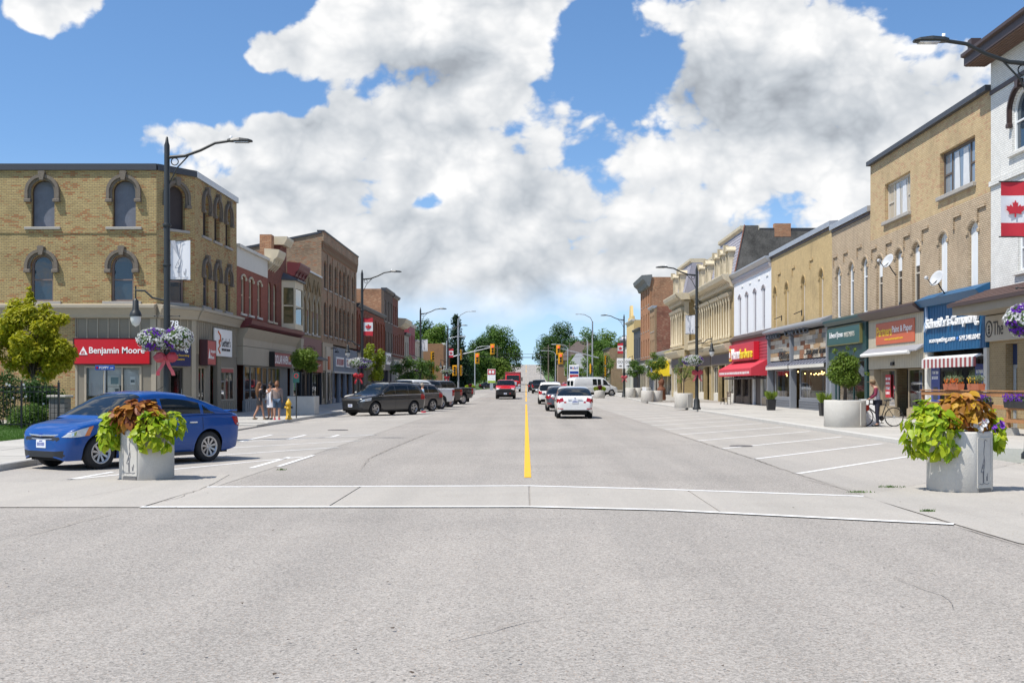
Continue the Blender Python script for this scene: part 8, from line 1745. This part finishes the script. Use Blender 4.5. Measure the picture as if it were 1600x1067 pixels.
# trees beyond the crossing: (pixel column, top row, depth, half width m, colour, label)
far = [(712, 488, 232, 3.1, 'fir', 'tall dark cypress beside the brick hall', 'cone'), (662, 499, 262, 6.0, 'dark', 'dark broad tree behind the brick hall', 'egg'), (686, 507, 255, 4.2, 'light', 'yellow green tree left of the cypress', 'egg'), (634, 512, 255, 4.5, 'mid', 'green tree behind the pale low shop', 'egg'),
       (779, 506, 335, 6.3, 'mid', 'large rounded tree left of the hill road', 'egg'), (757, 524, 320, 4.6, 'dark', 'darker tree at the left end of the hill cluster', 'egg'), (742, 546, 268, 3.8, 'mid', 'mid green tree behind the left mast arm', 'round'), (776, 548, 420, 5.0, 'mid', 'smaller tree beside the hill road on the left', 'round'), (722, 560, 250, 3.6, 'dark', 'low dark tree at the foot of the cypress', 'round'), (765, 560, 290, 4.4, 'olive', 'olive bushy tree near the pylon sign', 'round'),
       (868, 504, 340, 6.4, 'dark', 'large rounded dark tree right of the hill road', 'egg'), (868, 542, 400, 4.6, 'mid', 'smaller tree right beside the hill road', 'round'), (892, 528, 330, 5.2, 'dark', 'dark tree right of the big hill tree', 'egg'), (920, 514, 300, 5.0, 'mid', 'green tree behind the white signal mast', 'egg'), (952, 511, 305, 5.2, 'light', 'bright tree behind the brown corner shop', 'egg'), (938, 535, 270, 4.0, 'mid', 'lower tree behind the gas sign', 'round'), (978, 520, 330, 5.0, 'mid', 'tree behind the white low shop', 'egg'), (905, 556, 262, 3.4, 'light', 'light green bush behind the gas price sign', 'round'),
       (775, 562, 560, 4.5, 'mid', 'distant tree at the crest on the left', 'round'), (861, 563, 560, 4.5, 'dark', 'distant tree at the crest on the right', 'round'), (876, 566, 470, 5, 'mid', 'distant tree on the right slope of the hill', 'round'), (764, 566, 470, 5, 'olive', 'distant tree on the left slope of the hill', 'round')]
for i, (px, py, Y, hw_, gr, lb, sh_) in enumerate(far):
 X_, _, zt = at(px, py, Y); z0 = gz(Y) - .25; H_ = zt - z0; th = H_ * .28; r = hw_
 cl = clump_set(46, r, r * .8, (H_ - th * .6) / 2 * .90, th * .6 + (H_ - th * .6) / 2, r * .24, r * .42, 100 + i, sh_)
 if sh_ == 'cone': cl = [(random.uniform(-1, 1) * r * (1 - t) ** .7 * .85, random.uniform(-1, 1) * r * (1 - t) ** .7 * .6, 1 + (H_ - 1.6) * t, .6 + r * .36 * (1 - t)) for t in [k / 60 for k in range(60)]]; cl += [(0, 0, H_ - .8, .6), (.2, 0, H_ - 1.8, .9)]
 tree('roadside_tree', lb, T(X_, Y, z0), th * 1.4, .022 * H_, cl, 11000 if hw_ > 4 else 8000, .21 + hw_ * .022, gr, 100 + i, 'trees beyond the far crossing', limbs=10, flat=.8)
def woods(name, label, x0, x1, Y0, Y1, n, seed, zt):
 rg = random.Random(seed); cl = []
 for k in range(n): Y = rg.uniform(Y0, Y1); x = rg.uniform(x0, x1); cl.append((x, Y, gz(Y) + rg.uniform(.5, zt), rg.uniform(1.2, 2.4)))
 o = solo(name, leaves(cl, n * 230, .34, seed), GREENS['mid'], label, 'trees', kind='stuff')
woods('scrub', 'mass of green scrub at the left foot of the hill', -46, -13.5, 255, 330, 60, 71, 4); woods('scrub', 'mass of green scrub at the right foot of the hill', 15, 60, 275, 345, 60, 72, 4)
woods('woodland', 'distant woodland filling the left hill side', -140, -21, 345, 470, 80, 73, 9); woods('woodland', 'distant woodland filling the right hill side', 21, 150, 350, 470, 80, 74, 9)
# ------------------------------------------------------------------ people
def skin(joints, edges, root, sub=1):
 """continuous limb surface grown round a skeleton: joints {name: (pos, radius)}"""
 names = list(joints); me = bpy.data.meshes.new('figure'); me.from_pydata([joints[n][0] for n in names], [(names.index(a), names.index(b)) for a, b in edges], [])
 ob = bpy.data.objects.new('figure', me); sk = ob.modifiers.new('skin', 'SKIN'); sk.use_smooth_shade = True; ss = ob.modifiers.new('sub', 'SUBSURF'); ss.levels = ss.render_levels = sub
 for i, n in enumerate(names):
  v = me.skin_vertices[0].data[i]; r = joints[n][1]; v.radius = r if isinstance(r, tuple) else (r, r); v.use_root = n == root
 out = baked(ob); bpy.data.objects.remove(ob)
 return out
SKIN = pm('skin', (.42, .22, .14), .55, .06); SKIN2 = pm('tanned skin', (.30, .145, .085), .55, .06)
def person(M, label, h, pose, wear, hair, skinm=SKIN):
 """pose overrides joint positions (unit height, facing +y, x to the figure's right)"""
 J = dict(pelvis=((0, 0, .53), (.078, .055)), spine=((0, 0, .62), (.068, .048)), chest=((0, .0, .735), (.085, .055)), neck=((0, -.005, .835), .030), jaw=((0, .008, .872), (.036, .040)), skull=((0, .004, .925), (.044, .052)), crown=((0, -.002, .965), (.030, .034)), nose=((0, .062, .905), .007),
             shR=((.098, 0, .80), .034), elR=((.125, -.01, .64), .026), wrR=((.130, .03, .50), .018), haR=((.130, .04, .465), (.014, .022)), shL=((-.098, 0, .80), .034), elL=((-.125, -.01, .64), .026), wrL=((-.130, .03, .50), .018), haL=((-.130, .04, .465), (.014, .022)),
             hiR=((.052, 0, .50), .052), knR=((.055, .01, .285), .036), anR=((.055, -.005, .055), .022), toR=((.060, .085, .018), (.022, .014)), hiL=((-.052, 0, .50), .052), knL=((-.055, .01, .285), .036), anL=((-.055, -.005, .055), .022), toL=((-.060, .085, .018), (.022, .014)))
 for k, v in pose.items(): J[k] = (v, J[k][1])
 E = [('pelvis', 'spine'), ('spine', 'chest'), ('chest', 'neck'), ('neck', 'jaw'), ('jaw', 'skull'), ('skull', 'crown'), ('skull', 'nose')]
 for s in 'RL':
  E += [('chest', 'sh' + s), ('sh' + s, 'el' + s), ('el' + s, 'wr' + s), ('wr' + s, 'ha' + s), ('pelvis', 'hi' + s), ('hi' + s, 'kn' + s), ('kn' + s, 'an' + s), ('an' + s, 'to' + s)]
  hp, wp = Vector(J['ha' + s][0]), Vector(J['wr' + s][0]); d = (hp - wp).normalized(); sd_ = Vector((0, 1, 0)) if abs(d.y) < .8 else Vector((1, 0, 0))
  for q, (o, l) in enumerate(((-.016, .034), (-.005, .042), (.006, .040), (.016, .032))):
   a, b = 'f%s%d' % (s, q), 'g%s%d' % (s, q); J[a] = (tuple(hp + sd_ * o + d * .012), .0058); J[b] = (tuple(hp + sd_ * o * 1.1 + d * l + Vector((-.006 if s == 'R' else .006, 0, 0))), .0048); E += [('ha' + s, a), (a, b)]
  J['t' + s] = (tuple(hp - sd_ * .030 - d * .006), .006); E.append(('ha' + s, 't' + s))
 J = {k: (tuple(c * h for c in p), tuple(c * h for c in r) if isinstance(r, tuple) else r * h) for k, (p, r) in J.items()}
 rt = thing('person', label, 'person', M); part(rt, 'body', _m(skin(J, E, 'pelvis'), skinm), None)
 for nm, js, es, grow, mat in wear(J):
  jj = {k: (J[k][0] if k in J else js[k][0], tuple(c * grow for c in J[k][1]) if isinstance(J[k][1], tuple) else J[k][1] * grow) for k in js}
  part(rt, nm, _m(skin(jj, es, js[0]), mat), None)
 for nm, mb, mat in hair(J, h): part(rt, nm, mb, mat)
 for s in 'RL':
  a, t = Vector(J['an' + s][0]), Vector(J['to' + s][0]); d = (t - a); d.z = 0; d.normalize(); c = (a + t) / 2; m = MB().ball((0, 0, 0), .052 * h / 1.7 * .95, .088 * h / 1.7 * 1.5, .042 * h / 1.7, 12, 8).xf(T(c.x, c.y, min(c.z, .03 * h)) @ RZ(atan2(d.y, d.x) - pi / 2)); part(rt, 'shoe', m, SHOE.get(label[:10], DARKGREY))
 return rt, J
SHOE = {}
def _m(me, mat): me.materials.clear(); me.materials.append(mat); return me
def top_sleeves(long=True, mat=None, smat=None, grow=1.22):
 t = [('shirt', ['spine', 'pelvis', 'chest', 'shR', 'shL'], [('pelvis', 'spine'), ('spine', 'chest'), ('chest', 'shR'), ('chest', 'shL')], grow, mat)]
 for s in 'RL': t.append(('sleeve', ['sh' + s, 'el' + s] + (['wr' + s] if long else []), [('sh' + s, 'el' + s)] + ([('el' + s, 'wr' + s)] if long else []), 1.28, smat or mat))
 return t
def legs_wear(full, mat, nm):
 js = ['pelvis', 'hiR', 'hiL', 'knR', 'knL'] + (['anR', 'anL'] if full else []); es = [('pelvis', 'hiR'), ('pelvis', 'hiL'), ('hiR', 'knR'), ('hiL', 'knL')] + ([('knR', 'anR'), ('knL', 'anL')] if full else [])
 return [(nm, js, es, 1.16, mat)]
def long_hair(col, L=.34, name='hair'):
 def f(J, h):
  c = Vector(J['skull'][0]); m = MB().ball((c.x, c.y - .012 * h, c.z + .012 * h), .054 * h, .062 * h, .060 * h, 14, 10)
  if L: m.add([], []); m.tube([(c.x, c.y - .03 * h, c.z), (c.x, c.y - .055 * h, c.z - L * .3 * h), (c.x + .01 * h, c.y - .06 * h, c.z - L * .65 * h), (c.x, c.y - .05 * h, c.z - L * h)], [.050 * h, .058 * h, .055 * h, .018 * h], 10)
  return [(name, m, pm('hair ' + str(col), col, .6, .35, 40, .3))]
 return f
BLKC = pm('black cloth', (.012, .012, .016), .8, .2, 8); WHC = pm('white cloth', (.62, .62, .66), .8, .08, 6); TPC = pm('taupe knit', (.20, .155, .14), .85, .15, 8); DENIM = pm('denim', (.05, .085, .14), .85, .3, 10); LBL = pm('pale blue cloth', (.30, .48, .62), .8, .1, 6); MARC = pm('maroon sleeve', (.16, .012, .04), .8, .1); GRYC = pm('heather grey cloth', (.42, .41, .44), .85, .12, 8); NAVYC = pm('navy trousers', (.014, .016, .03), .85, .2)
SHOE.update({'woman in b'[:10]: pm('tan shoe', (.20, .14, .08)), 'person in ': pm('pink trainer', (.70, .06, .12))})
def skirt(J, h, mat, top, bot, r0, r1, nm='skirt'):
 p = Vector(J['pelvis'][0]); m = MB(); n = 20; rows = 6; vs = []
 for i in range(rows):
  t = i / (rows - 1); r = (r0 + (r1 - r0) * t) * h; z = (top + (bot - top) * t) * h
  for k in range(n): a = 2 * pi * k / n; q = 1 + .05 * sin(5 * a) * t; vs.append((p.x + r * q * cos(a), p.y + r * q * .72 * sin(a), z))
 m.add(vs, [(i * n + k, i * n + (k + 1) % n, (i + 1) * n + (k + 1) % n, (i + 1) * n + k) for i in range(rows - 1) for k in range(n)], 0, True); return (nm, m, mat)
wk = dict(knR=(.055, .06, .29), anR=(.055, .10, .06), toR=(.06, .185, .02), knL=(-.055, -.03, .285), anL=(-.055, -.14, .085), toL=(-.058, -.07, .02), elR=(.13, .06, .66), wrR=(.10, .16, .70), haR=(.09, .19, .72))
hb = long_hair((.13, .055, .018), .36); G0 = SW + .0
person(T(-11.15, 48.2, SW) @ RZ(R(-60)), 'woman in black top and skirt with very long brown hair, walking', 1.60, wk, lambda J: top_sleeves(True, BLKC), lambda J, h: hb(J, h) + [skirt(J, h, BLKC, .58, .38, .082, .105)])
hd = long_hair((.012, .011, .012), .0); st = dict(elL=(-.16, .03, .68), wrL=(-.11, .07, .76), haL=(-.09, .08, .79))
person(T(-10.72, 48.3, SW) @ RZ(R(150)), 'woman in loose white dress with black hair tied up', 1.60, st, lambda J: top_sleeves(True, WHC, grow=1.3), lambda J, h: hd(J, h) + [('hair_bun', MB().ball((0, -.02 * h, .995 * h), .026 * h), pm('hair bun', (.012, .011, .012), .6)), skirt(J, h, WHC, .70, .32, .088, .125, 'dress')], SKIN2)
ht = long_hair((.16, .06, .02), .08)
person(T(-10.32, 47.7, SW) @ RZ(R(8)), 'person in taupe top, denim shorts and pink shoes seen from behind', 1.63, {}, lambda J: top_sleeves(True, TPC, grow=1.32) + legs_wear(False, DENIM, 'shorts'), ht)
X_, Y_, _ = at(660, 630, 64.6); person(T(X_, Y_, .01) @ RZ(R(-70)), 'person in pale blue shirt between two parked crossovers', 1.68, {}, lambda J: top_sleeves(True, LBL, grow=1.3) + legs_wear(True, DENIM, 'trousers'), long_hair((.35, .30, .24), 0))
# man with a bicycle, right sidewalk: head bowed, one hand on the bars
mb_ = dict(chest=(0, .03, .735), neck=(0, .06, .825), jaw=(0, .10, .845), skull=(0, .105, .895), crown=(0, .10, .935), nose=(0, .158, .865), shR=(.098, .035, .80), shL=(-.098, .035, .80), elR=(.135, .06, .655), wrR=(.12, .16, .575), haR=(.115, .19, .56), elL=(-.14, .04, .65), wrL=(-.11, .15, .57), haL=(-.10, .18, .56))
SHOE['man with a'] = BLACKM
def cap(J, h):
 c = Vector(J['skull'][0]); return [('hair', MB().ball((c.x, c.y - .015 * h, c.z + .005 * h), .052 * h, .058 * h, .055 * h, 12, 8), pm('brown hair', (.14, .075, .035), .7, .3, 30)), ('cap', MB().lathe([(.055 * h, 0), (.054 * h, .02 * h), (.04 * h, .042 * h), (0, .052 * h)], 16, (c.x, c.y - .002, c.z + .015 * h)).box(c.x - .04 * h, c.x + .04 * h, c.y + .03 * h, c.y + .105 * h, c.z + .012 * h, c.z + .02 * h), pm('khaki cap', (.24, .16, .09), .85, .15))]
person(T(12.25, 40.15, SW) @ RZ(R(75)), 'man with a khaki cap, grey shirt and maroon sleeves looking down beside bicycle', 1.72, mb_, lambda J: top_sleeves(True, GRYC, MARC, 1.3) + legs_wear(True, NAVYC, 'trousers'), cap)
def bicycle(M):
 rt = thing('bicycle', 'black mountain bicycle held by the man on the right sidewalk', 'bicycle', M); r = .335
 ty = MB().lathe([(r - .025, -.022), (r, -.018), (r + .006, 0), (r, .018), (r - .025, .022), (r - .032, 0), (r - .025, -.022)], 32, axis='y').mesh('tyre', RUBBER); sp_ = MB()
 for k in range(16): a = 2 * pi * k / 16; sp_.tube([(0, (.02 if k % 2 else -.02), 0), (cos(a) * (r - .03), 0, sin(a) * (r - .03))], .0025, 4)
 sp_.lathe([(0, -.03), (.03, -.03), (.03, .03), (0, .03)], 10, axis='y'); sm = sp_.mesh('spokes', STEEL)
 for x in (-.53, .53): w = part(rt, 'wheel', ty, None, T(x, 0, r)); link('spokes', sm, w, WM[w.name])
 bb, seat, head, hl = (-.08, 0, .29), (-.24, 0, .76), (.34, 0, .80), (.37, 0, .68)
 m = MB().tube([bb, seat], .017, 8).tube([seat, head], .018, 8).tube([bb, hl], .022, 8).tube([bb, (-.53, 0, r)], .012, 6).tube([seat, (-.53, 0, r)], .011, 6).tube([head, hl], .022, 8); part(rt, 'frame', m, pm('bike frame', (.02, .02, .022), .3, .1, coat=.5))
 part(rt, 'fork', MB().tube([hl, (.44, .05, .50), (.53, .05, r)], .016, 6).tube([hl, (.44, -.05, .50), (.53, -.05, r)], .016, 6), pm('fork silver', (.5, .5, .5), .3, metal=.8)); part(rt, 'handlebar', MB().tube([(.34, 0, .80), (.33, 0, .92)], .016, 6).tube([(.28, -.30, .95), (.34, -.1, .93), (.34, .1, .93), (.28, .30, .95)], .013, 6), BLACKM)
 part(rt, 'saddle', MB().tube([seat, (-.27, 0, .90)], .013, 6).ball((-.30, 0, .92), .14, .07, .03), BLACKM); part(rt, 'crank', MB().lathe([(0, .04), (.09, .04), (.09, .05), (0, .05)], 18, (bb[0], 0, bb[2]), 'y').box(bb[0] - .012, bb[0] + .012, .06, .075, bb[2] - .17, bb[2]).box(bb[0] - .05, bb[0] + .05, .075, .15, bb[2] - .18, bb[2] - .16), BLACKM)
 part(rt, 'red_bag', MB().bbox(.36, .50, -.10, .10, .55, .76, .03), pm('red pannier', (.55, .03, .01), .6))
bicycle(T(12.42, 40.55, SW) @ RZ(pi))
# ------------------------------------------------------------------ small street things
def hydrant(M):
 rt = thing('fire_hydrant', 'yellow fire hydrant beside the pedestrians on the left', 'hydrant', M); YH = pm('hydrant yellow', (.55, .33, .012), .45, .1)
 part(rt, 'barrel', MB().lathe([(.15, 0), (.15, .05), (.105, .07), (.105, .60), (.13, .62), (.13, .66), (.11, .70), (.08, .78), (.03, .82), (.03, .87), (0, .87)], 16), YH)
 for a in (0, pi): part(rt, 'nozzle', MB().lathe([(0, .17), (.05, .17), (.05, .10)], 10, (0, 0, .50), 'x').xf(RZ(a)), YH if a else BLACKM)
 part(rt, 'cap', MB().lathe([(0, -.19), (.07, -.19), (.07, -.1)], 12, (0, 0, .45), 'y'), YH)
hydrant(T(-10.08, 48.9, SW) @ Matrix.Scale(1.0, 4))
X_, Y_, _ = at(463, 650, 50.5); rt = thing('parking_sign', 'slim parking sign post by the yellow hydrant', 'sign', T(X_, Y_, SW)); part(rt, 'post', MB().tube([(0, 0, 0), (0, 0, 2.0)], .028, 6), POLE); part(rt, 'plate', MB().bbox(-.14, .14, -.035, -.02, 1.55, 2.0, .005), pm('sign green', (.012, .07, .06))); part(rt, 'red_ring', MB().lathe([(.07, -.037), (.10, -.037)], 16, (0, 0, 1.85), 'y'), RED)
def dish(M, label):
 rt = thing('satellite_dish', label, 'satellite dish', M, 'satellite dishes on the buff wall'); part(rt, 'reflector', MB().lathe([(0, .07), (.12, .06), (.24, .03), (.33, -.02), (.335, -.03), (.33, -.035), (.24, .015), (0, .055)], 24, axis='y'), pm('dish grey', (.48, .49, .50), .5, .06)); part(rt, 'arm', MB().tube([(0, .06, -.05), (0, -.10, -.34), (0, -.42, -.22)], .018, 6), BLACKM); part(rt, 'feed', MB().bbox(-.06, .06, -.52, -.40, -.27, -.15, .02), pm('dish grey', (.48, .49, .50))); part(rt, 'mount', MB().tube([(0, .05, -.10), (.05, .35, -.30), (.05, .62, -.40)], .025, 6), BLACKM)
dish(T(15.9, 50.6, 1.62 + 192 * 50.6 / 1800) @ RZ(R(-68)) @ Matrix.Rotation(R(-25), 4, 'X'), 'grey satellite dish in front of the narrow middle window'); dish(T(15.9, 44.6, 1.62 + 165 * 44.6 / 1800) @ RZ(R(-68)) @ Matrix.Rotation(R(-25), 4, 'X'), 'grey satellite dish beside the white shuttered window')
# patio railing with flower pots, right edge
def patio():
 X_ = 14.2; ys = [41.2, 38.9, 36.5, 33.9, 31.3, 28.8]; rt = thing('patio_railing', 'cedar plank patio railing behind the right planter', 'railing', T(X_, 35, SW))
 po = MB().bbox(-.05, .05, -.05, .05, .0, 1.16, .008).mesh('post', WOOD); ft = MB().prism([(-.26, 0), (.26, 0), (.20, .20), (-.20, .20)], -.2, .2).mesh('footing', CONC)
 for y in ys: part(rt, 'post', po, None, T(0, y - 35, .1)); part(rt, 'footing', ft, None, T(0, y - 35, 0))
 for a, b in zip(ys, ys[1:]):
  for z, hh in ((.36, .13), (.74, .13), (1.11, .13)):
   part(rt, 'rail', MB().bbox(-.085, -.05, b - 35 + .01, a - 35 - .01, z, z + hh, .006), WOOD)
  part(rt, 'top_board', MB().bbox(-.12, .08, b - 35 + .005, a - 35 - .005, 1.262, 1.30, .006), WOOD)
 return X_
patio()
TERR = pm('terracotta', (.42, .13, .06), .85, .15, 6); ORFL = leafmat('orange blossom', (.75, .25, .02), (.70, .08, .02), .3); YEFL = leafmat('yellow blossom', (.75, .50, .02), (.80, .38, .02), .3); SAGE = leafmat('sage leaves', (.12, .17, .09), (.20, .25, .13), .3)
def flower_box(M, label, L, potm, blos, seed, n=120, tall=False):
 rt = thing('flower_box', label, 'flower box', M, 'flower boxes on the patio railing'); part(rt, 'box', MB().prism([(-.09, 0), (.09, 0), (.12, .2), (-.12, .2)], -L / 2, L / 2), potm); rg = random.Random(seed)
 fo = leaves([(0, -L / 2 + L * (k + .5) / 6, .26 + (.1 if tall else 0), .14) for k in range(6)], 500, .035, seed); fm = fo
 if tall:
  for k in range(60): y = rg.uniform(-L / 2, L / 2); fo.add([(-.005, y, .2), (.005, y, .2), (rg.uniform(-.1, .1), y + rg.uniform(-.08, .08), rg.uniform(.45, .75))], [(0, 1, 2)])
 o = part(rt, 'foliage', fo, SAGE if tall else GRN); o['kind'] = 'stuff'; bm = MB()
 for k in range(n): p = Vector((rg.uniform(-.17, .12), rg.uniform(-L / 2, L / 2), rg.uniform(.2, .40) + (.0))); s = rg.uniform(.025, .045); bm.add([p + Vector((-.01, cos(2 * pi * i / 5) * s, sin(2 * pi * i / 5) * s)) for i in range(5)], [(0, 1, 2, 3, 4)])
 o = part(rt, 'blossoms', bm, blos); o['kind'] = 'stuff'
flower_box(T(14.1, 38.0, SW + 1.30), 'box of orange and red flowers with tall sage on the railing', 1.3, TERR, ORFL, 81, 90, True); flower_box(T(14.1, 36.1, SW + 1.30), 'terracotta box of yellow flowers and herbs on the railing', .9, TERR, YEFL, 82, 40, True)
flower_box(T(14.05, 35.4, SW + .75), 'purple petunias hanging on the middle rail', 1.0, pm('black box', (.02, .02, .02)), PETP, 83, 120); flower_box(T(14.05, 32.9, SW + .80), 'purple petunias on the railing at the right edge', 1.5, pm('black box', (.02, .02, .02)), PETP, 84, 160); flower_box(T(14.05, 37.6, SW + .62), 'dark pink petunias low on the patio railing', .9, pm('black box', (.02, .02, .02)), leafmat('magenta petals', (.55, .01, .14), (.30, .01, .12)), 85, 50)
# sandwich board behind the bicycle
rt = thing('sandwich_board', 'red and white sandwich board behind the bicycle wheel', 'sign', T(12.35, 41.6, SW) @ RZ(R(12)))
for s in (1, -1): part(rt, 'board', MB().prism([(s * .30, 0), (s * .05, .95), (s * .05 + .02 * s, .95), (s * .30 + .02 * s, 0)], -.32, .32, 'x').mesh('board', SIGNW), None)
for z, hh in ((.70, .16), (.12, .12)): part(rt, 'red_band', MB().add([(-.30, -.30 + z * .263 - .004, z), (.30, -.30 + z * .263 - .004, z), (.30, -.30 + (z + hh) * .263 - .004, z + hh), (-.30, -.30 + (z + hh) * .263 - .004, z + hh)], [(0, 1, 2, 3)]), RED)
part(rt, 'print', MB().add([(x0 + dx, -.30 + (z + dz) * .263 - .005, z + dz) for x0, z, w_, h_ in ((-.2, .45, .16, .1), (.02, .45, .18, .1), (-.2, .3, .3, .07)) for dx, dz in ((0, 0), (w_, 0), (w_, h_), (0, h_))], [(0, 1, 2, 3), (4, 5, 6, 7), (8, 9, 10, 11)]), INK)
# carved post
rt = thing('carved_post', 'weathered brown carved tree trunk sculpture on a slab', 'sculpture', T(11.75, 100, SW)); RU = pm('carved brown wood', (.16, .06, .028), .8, .4, 5, .5)
m = MB().lathe([(.34, 0), (.36, .3), (.33, .8), (.35, 1.05), (.28, 1.15), (.18, 1.3), (.24, 1.5), (.28, 1.7), (.2, 1.85), (.10, 2.0), (.13, 2.2), (.06, 2.35), (0, 2.38)], 14); rg = random.Random(5); m.v = [(x * (1 + .12 * sin(5 * atan2(y, x) + z * 4)), y * (1 + .12 * sin(5 * atan2(y, x) + z * 4)), z) for x, y, z in m.v]; part(rt, 'trunk', m, RU); part(rt, 'base', MB().bbox(-.7, .7, -.6, .6, 0, .08, .02), CONC)
# white route boards beside the third right lamp
for i, dx in enumerate((-.42, .36)):
 rt = thing('route_board', ('left', 'right')[i] + ' white route marker board on the third right lamp', 'sign', T(10.0 + dx, 117.3, gz(117) + SW)); part(rt, 'board', MB().bbox(-.34, .34, -.02, .0, 2.9, 3.95, .01), SIGNW); part(rt, 'digit', MB().lathe([(.09, -.024), (.13, -.024)], 14, (-.13, 0, 3.58), 'y').lathe([(.09, -.024), (.13, -.024)], 14, (.14, 0, 3.58), 'y'), INK); part(rt, 'arrow', MB().prism([(-.12, 3.12), (.05, 3.12), (.05, 3.04), (.18, 3.16), (.05, 3.28), (.05, 3.2), (-.12, 3.2)], -.025, -.021), INK)
# bench and news box
rt = thing('bench', 'dark slatted bench before the ornate building', 'bench', T(14.6, 84.5, SW) @ RZ(R(-90)))
for k in range(4): part(rt, 'seat_slat', MB().bbox(-.8, .8, -.2 + k * .12, -.1 + k * .12, .42, .45, .005), pm('bench wood', (.10, .06, .035), .7))
for k in range(3): part(rt, 'back_slat', MB().bbox(-.8, .8, .26, .29, .55 + k * .13, .65 + k * .13, .005), pm('bench wood', (.10, .06, .035)))
for x in (-.7, .7): part(rt, 'leg', MB().tube([(x, -.2, 0), (x, -.15, .42), (x, .28, .44), (x, .30, .95)], .025, 6).tube([(x, .25, .42), (x, .3, 0)], .025, 6), BLACKM)
rt = thing('news_box', 'blue newspaper box by the twin tubs', 'news box', T(11.6, 113, SW)); part(rt, 'cabinet', MB().bbox(-.2, .2, -.2, .2, .15, .75, .02), pm('news blue', (.02, .12, .35), .4)); part(rt, 'header', MB().bbox(-.2, .2, -.05, .0, .76, 1.2, .01), SIGNW); part(rt, 'stand', MB().box(-.15, .15, -.15, .15, 0, .15), BLACKM); part(rt, 'window', MB().box(-.15, .15, -.21, -.202, .4, .7), GLASS)
# wooden house on the hill right
def house(px, py, Y, w, label, wallm, roofm):
 X_, _, zt = at(px, py, Y); z0 = gz(Y) - .2; h = zt - z0; rt = thing('hill_house', label, 'house', T(X_, Y, z0)); eh = h * .58
 part(rt, 'wall', MB().box(-w / 2, w / 2, 0, w * .8, 0, eh), wallm); part(rt, 'roof', MB().add([(-w / 2 - .5, -.5, eh), (w / 2 + .5, -.5, eh), (w / 2 + .5, w * .8 + .5, eh), (-w / 2 - .5, w * .8 + .5, eh), (-w * .12, w * .4, h), (w * .12, w * .4, h)], [(0, 1, 5, 4), (1, 2, 5), (2, 3, 4, 5), (3, 0, 4), (0, 3, 2, 1)]), roofm)
 for k in range(3): wn = part(rt, 'window', MB().bbox(-w / 2 + w * (k + .5) / 3 - .6, -w / 2 + w * (k + .5) / 3 + .6, -.06, 0, eh * .45, eh * .8, .02), OFFW); part(wn, 'pane', MB().box(-w / 2 + w * (k + .5) / 3 - .5, -w / 2 + w * (k + .5) / 3 + .5, -.08, -.062, eh * .48, eh * .77), GLASS)
house(912, 532, 292, 13, 'brown roofed house among the trees on the right hill', pm('house brick', (.28, .17, .11), .9, .2), pm('brown roof', (.10, .075, .065), .85, .2)); house(905, 552, 258, 5, 'small white gabled house behind the gas sign', OFFW, pm('grey roof', (.25, .26, .27), .8, .1))
# storm of small debris on the road: leaf litter and pebbles, too small to pick apart
db = MB(); rg = random.Random(9)
for px, py in [(275, 795), (160, 822), (246, 832), (480, 735), (1445, 765), (1452, 768), (1460, 764), (45, 770), (120, 738), (1110, 934), (985, 993), (1575, 1030), (150, 985), (312, 888), (700, 1000), (830, 935), (905, 970)] + [(rg.uniform(0, 1600), rg.uniform(770, 1060)) for _ in range(45)]:
 x, y = G(px, py); s = rg.uniform(.006, .018); a = rg.uniform(0, 6); db.add([(x + s * cos(a + k * 1.6) * rg.uniform(.6, 1.3), y + s * sin(a + k * 1.6) * rg.uniform(.6, 1.3), .019 + rg.uniform(0, .012)) for k in range(4)], [(0, 1, 2, 3)])
solo('road_litter', db, pm('leaf litter', (.07, .05, .035), .9, .3), 'scattered tiny leaves and grit on the road', 'litter', kind='stuff')
bpy.data.scenes.remove(TMP)
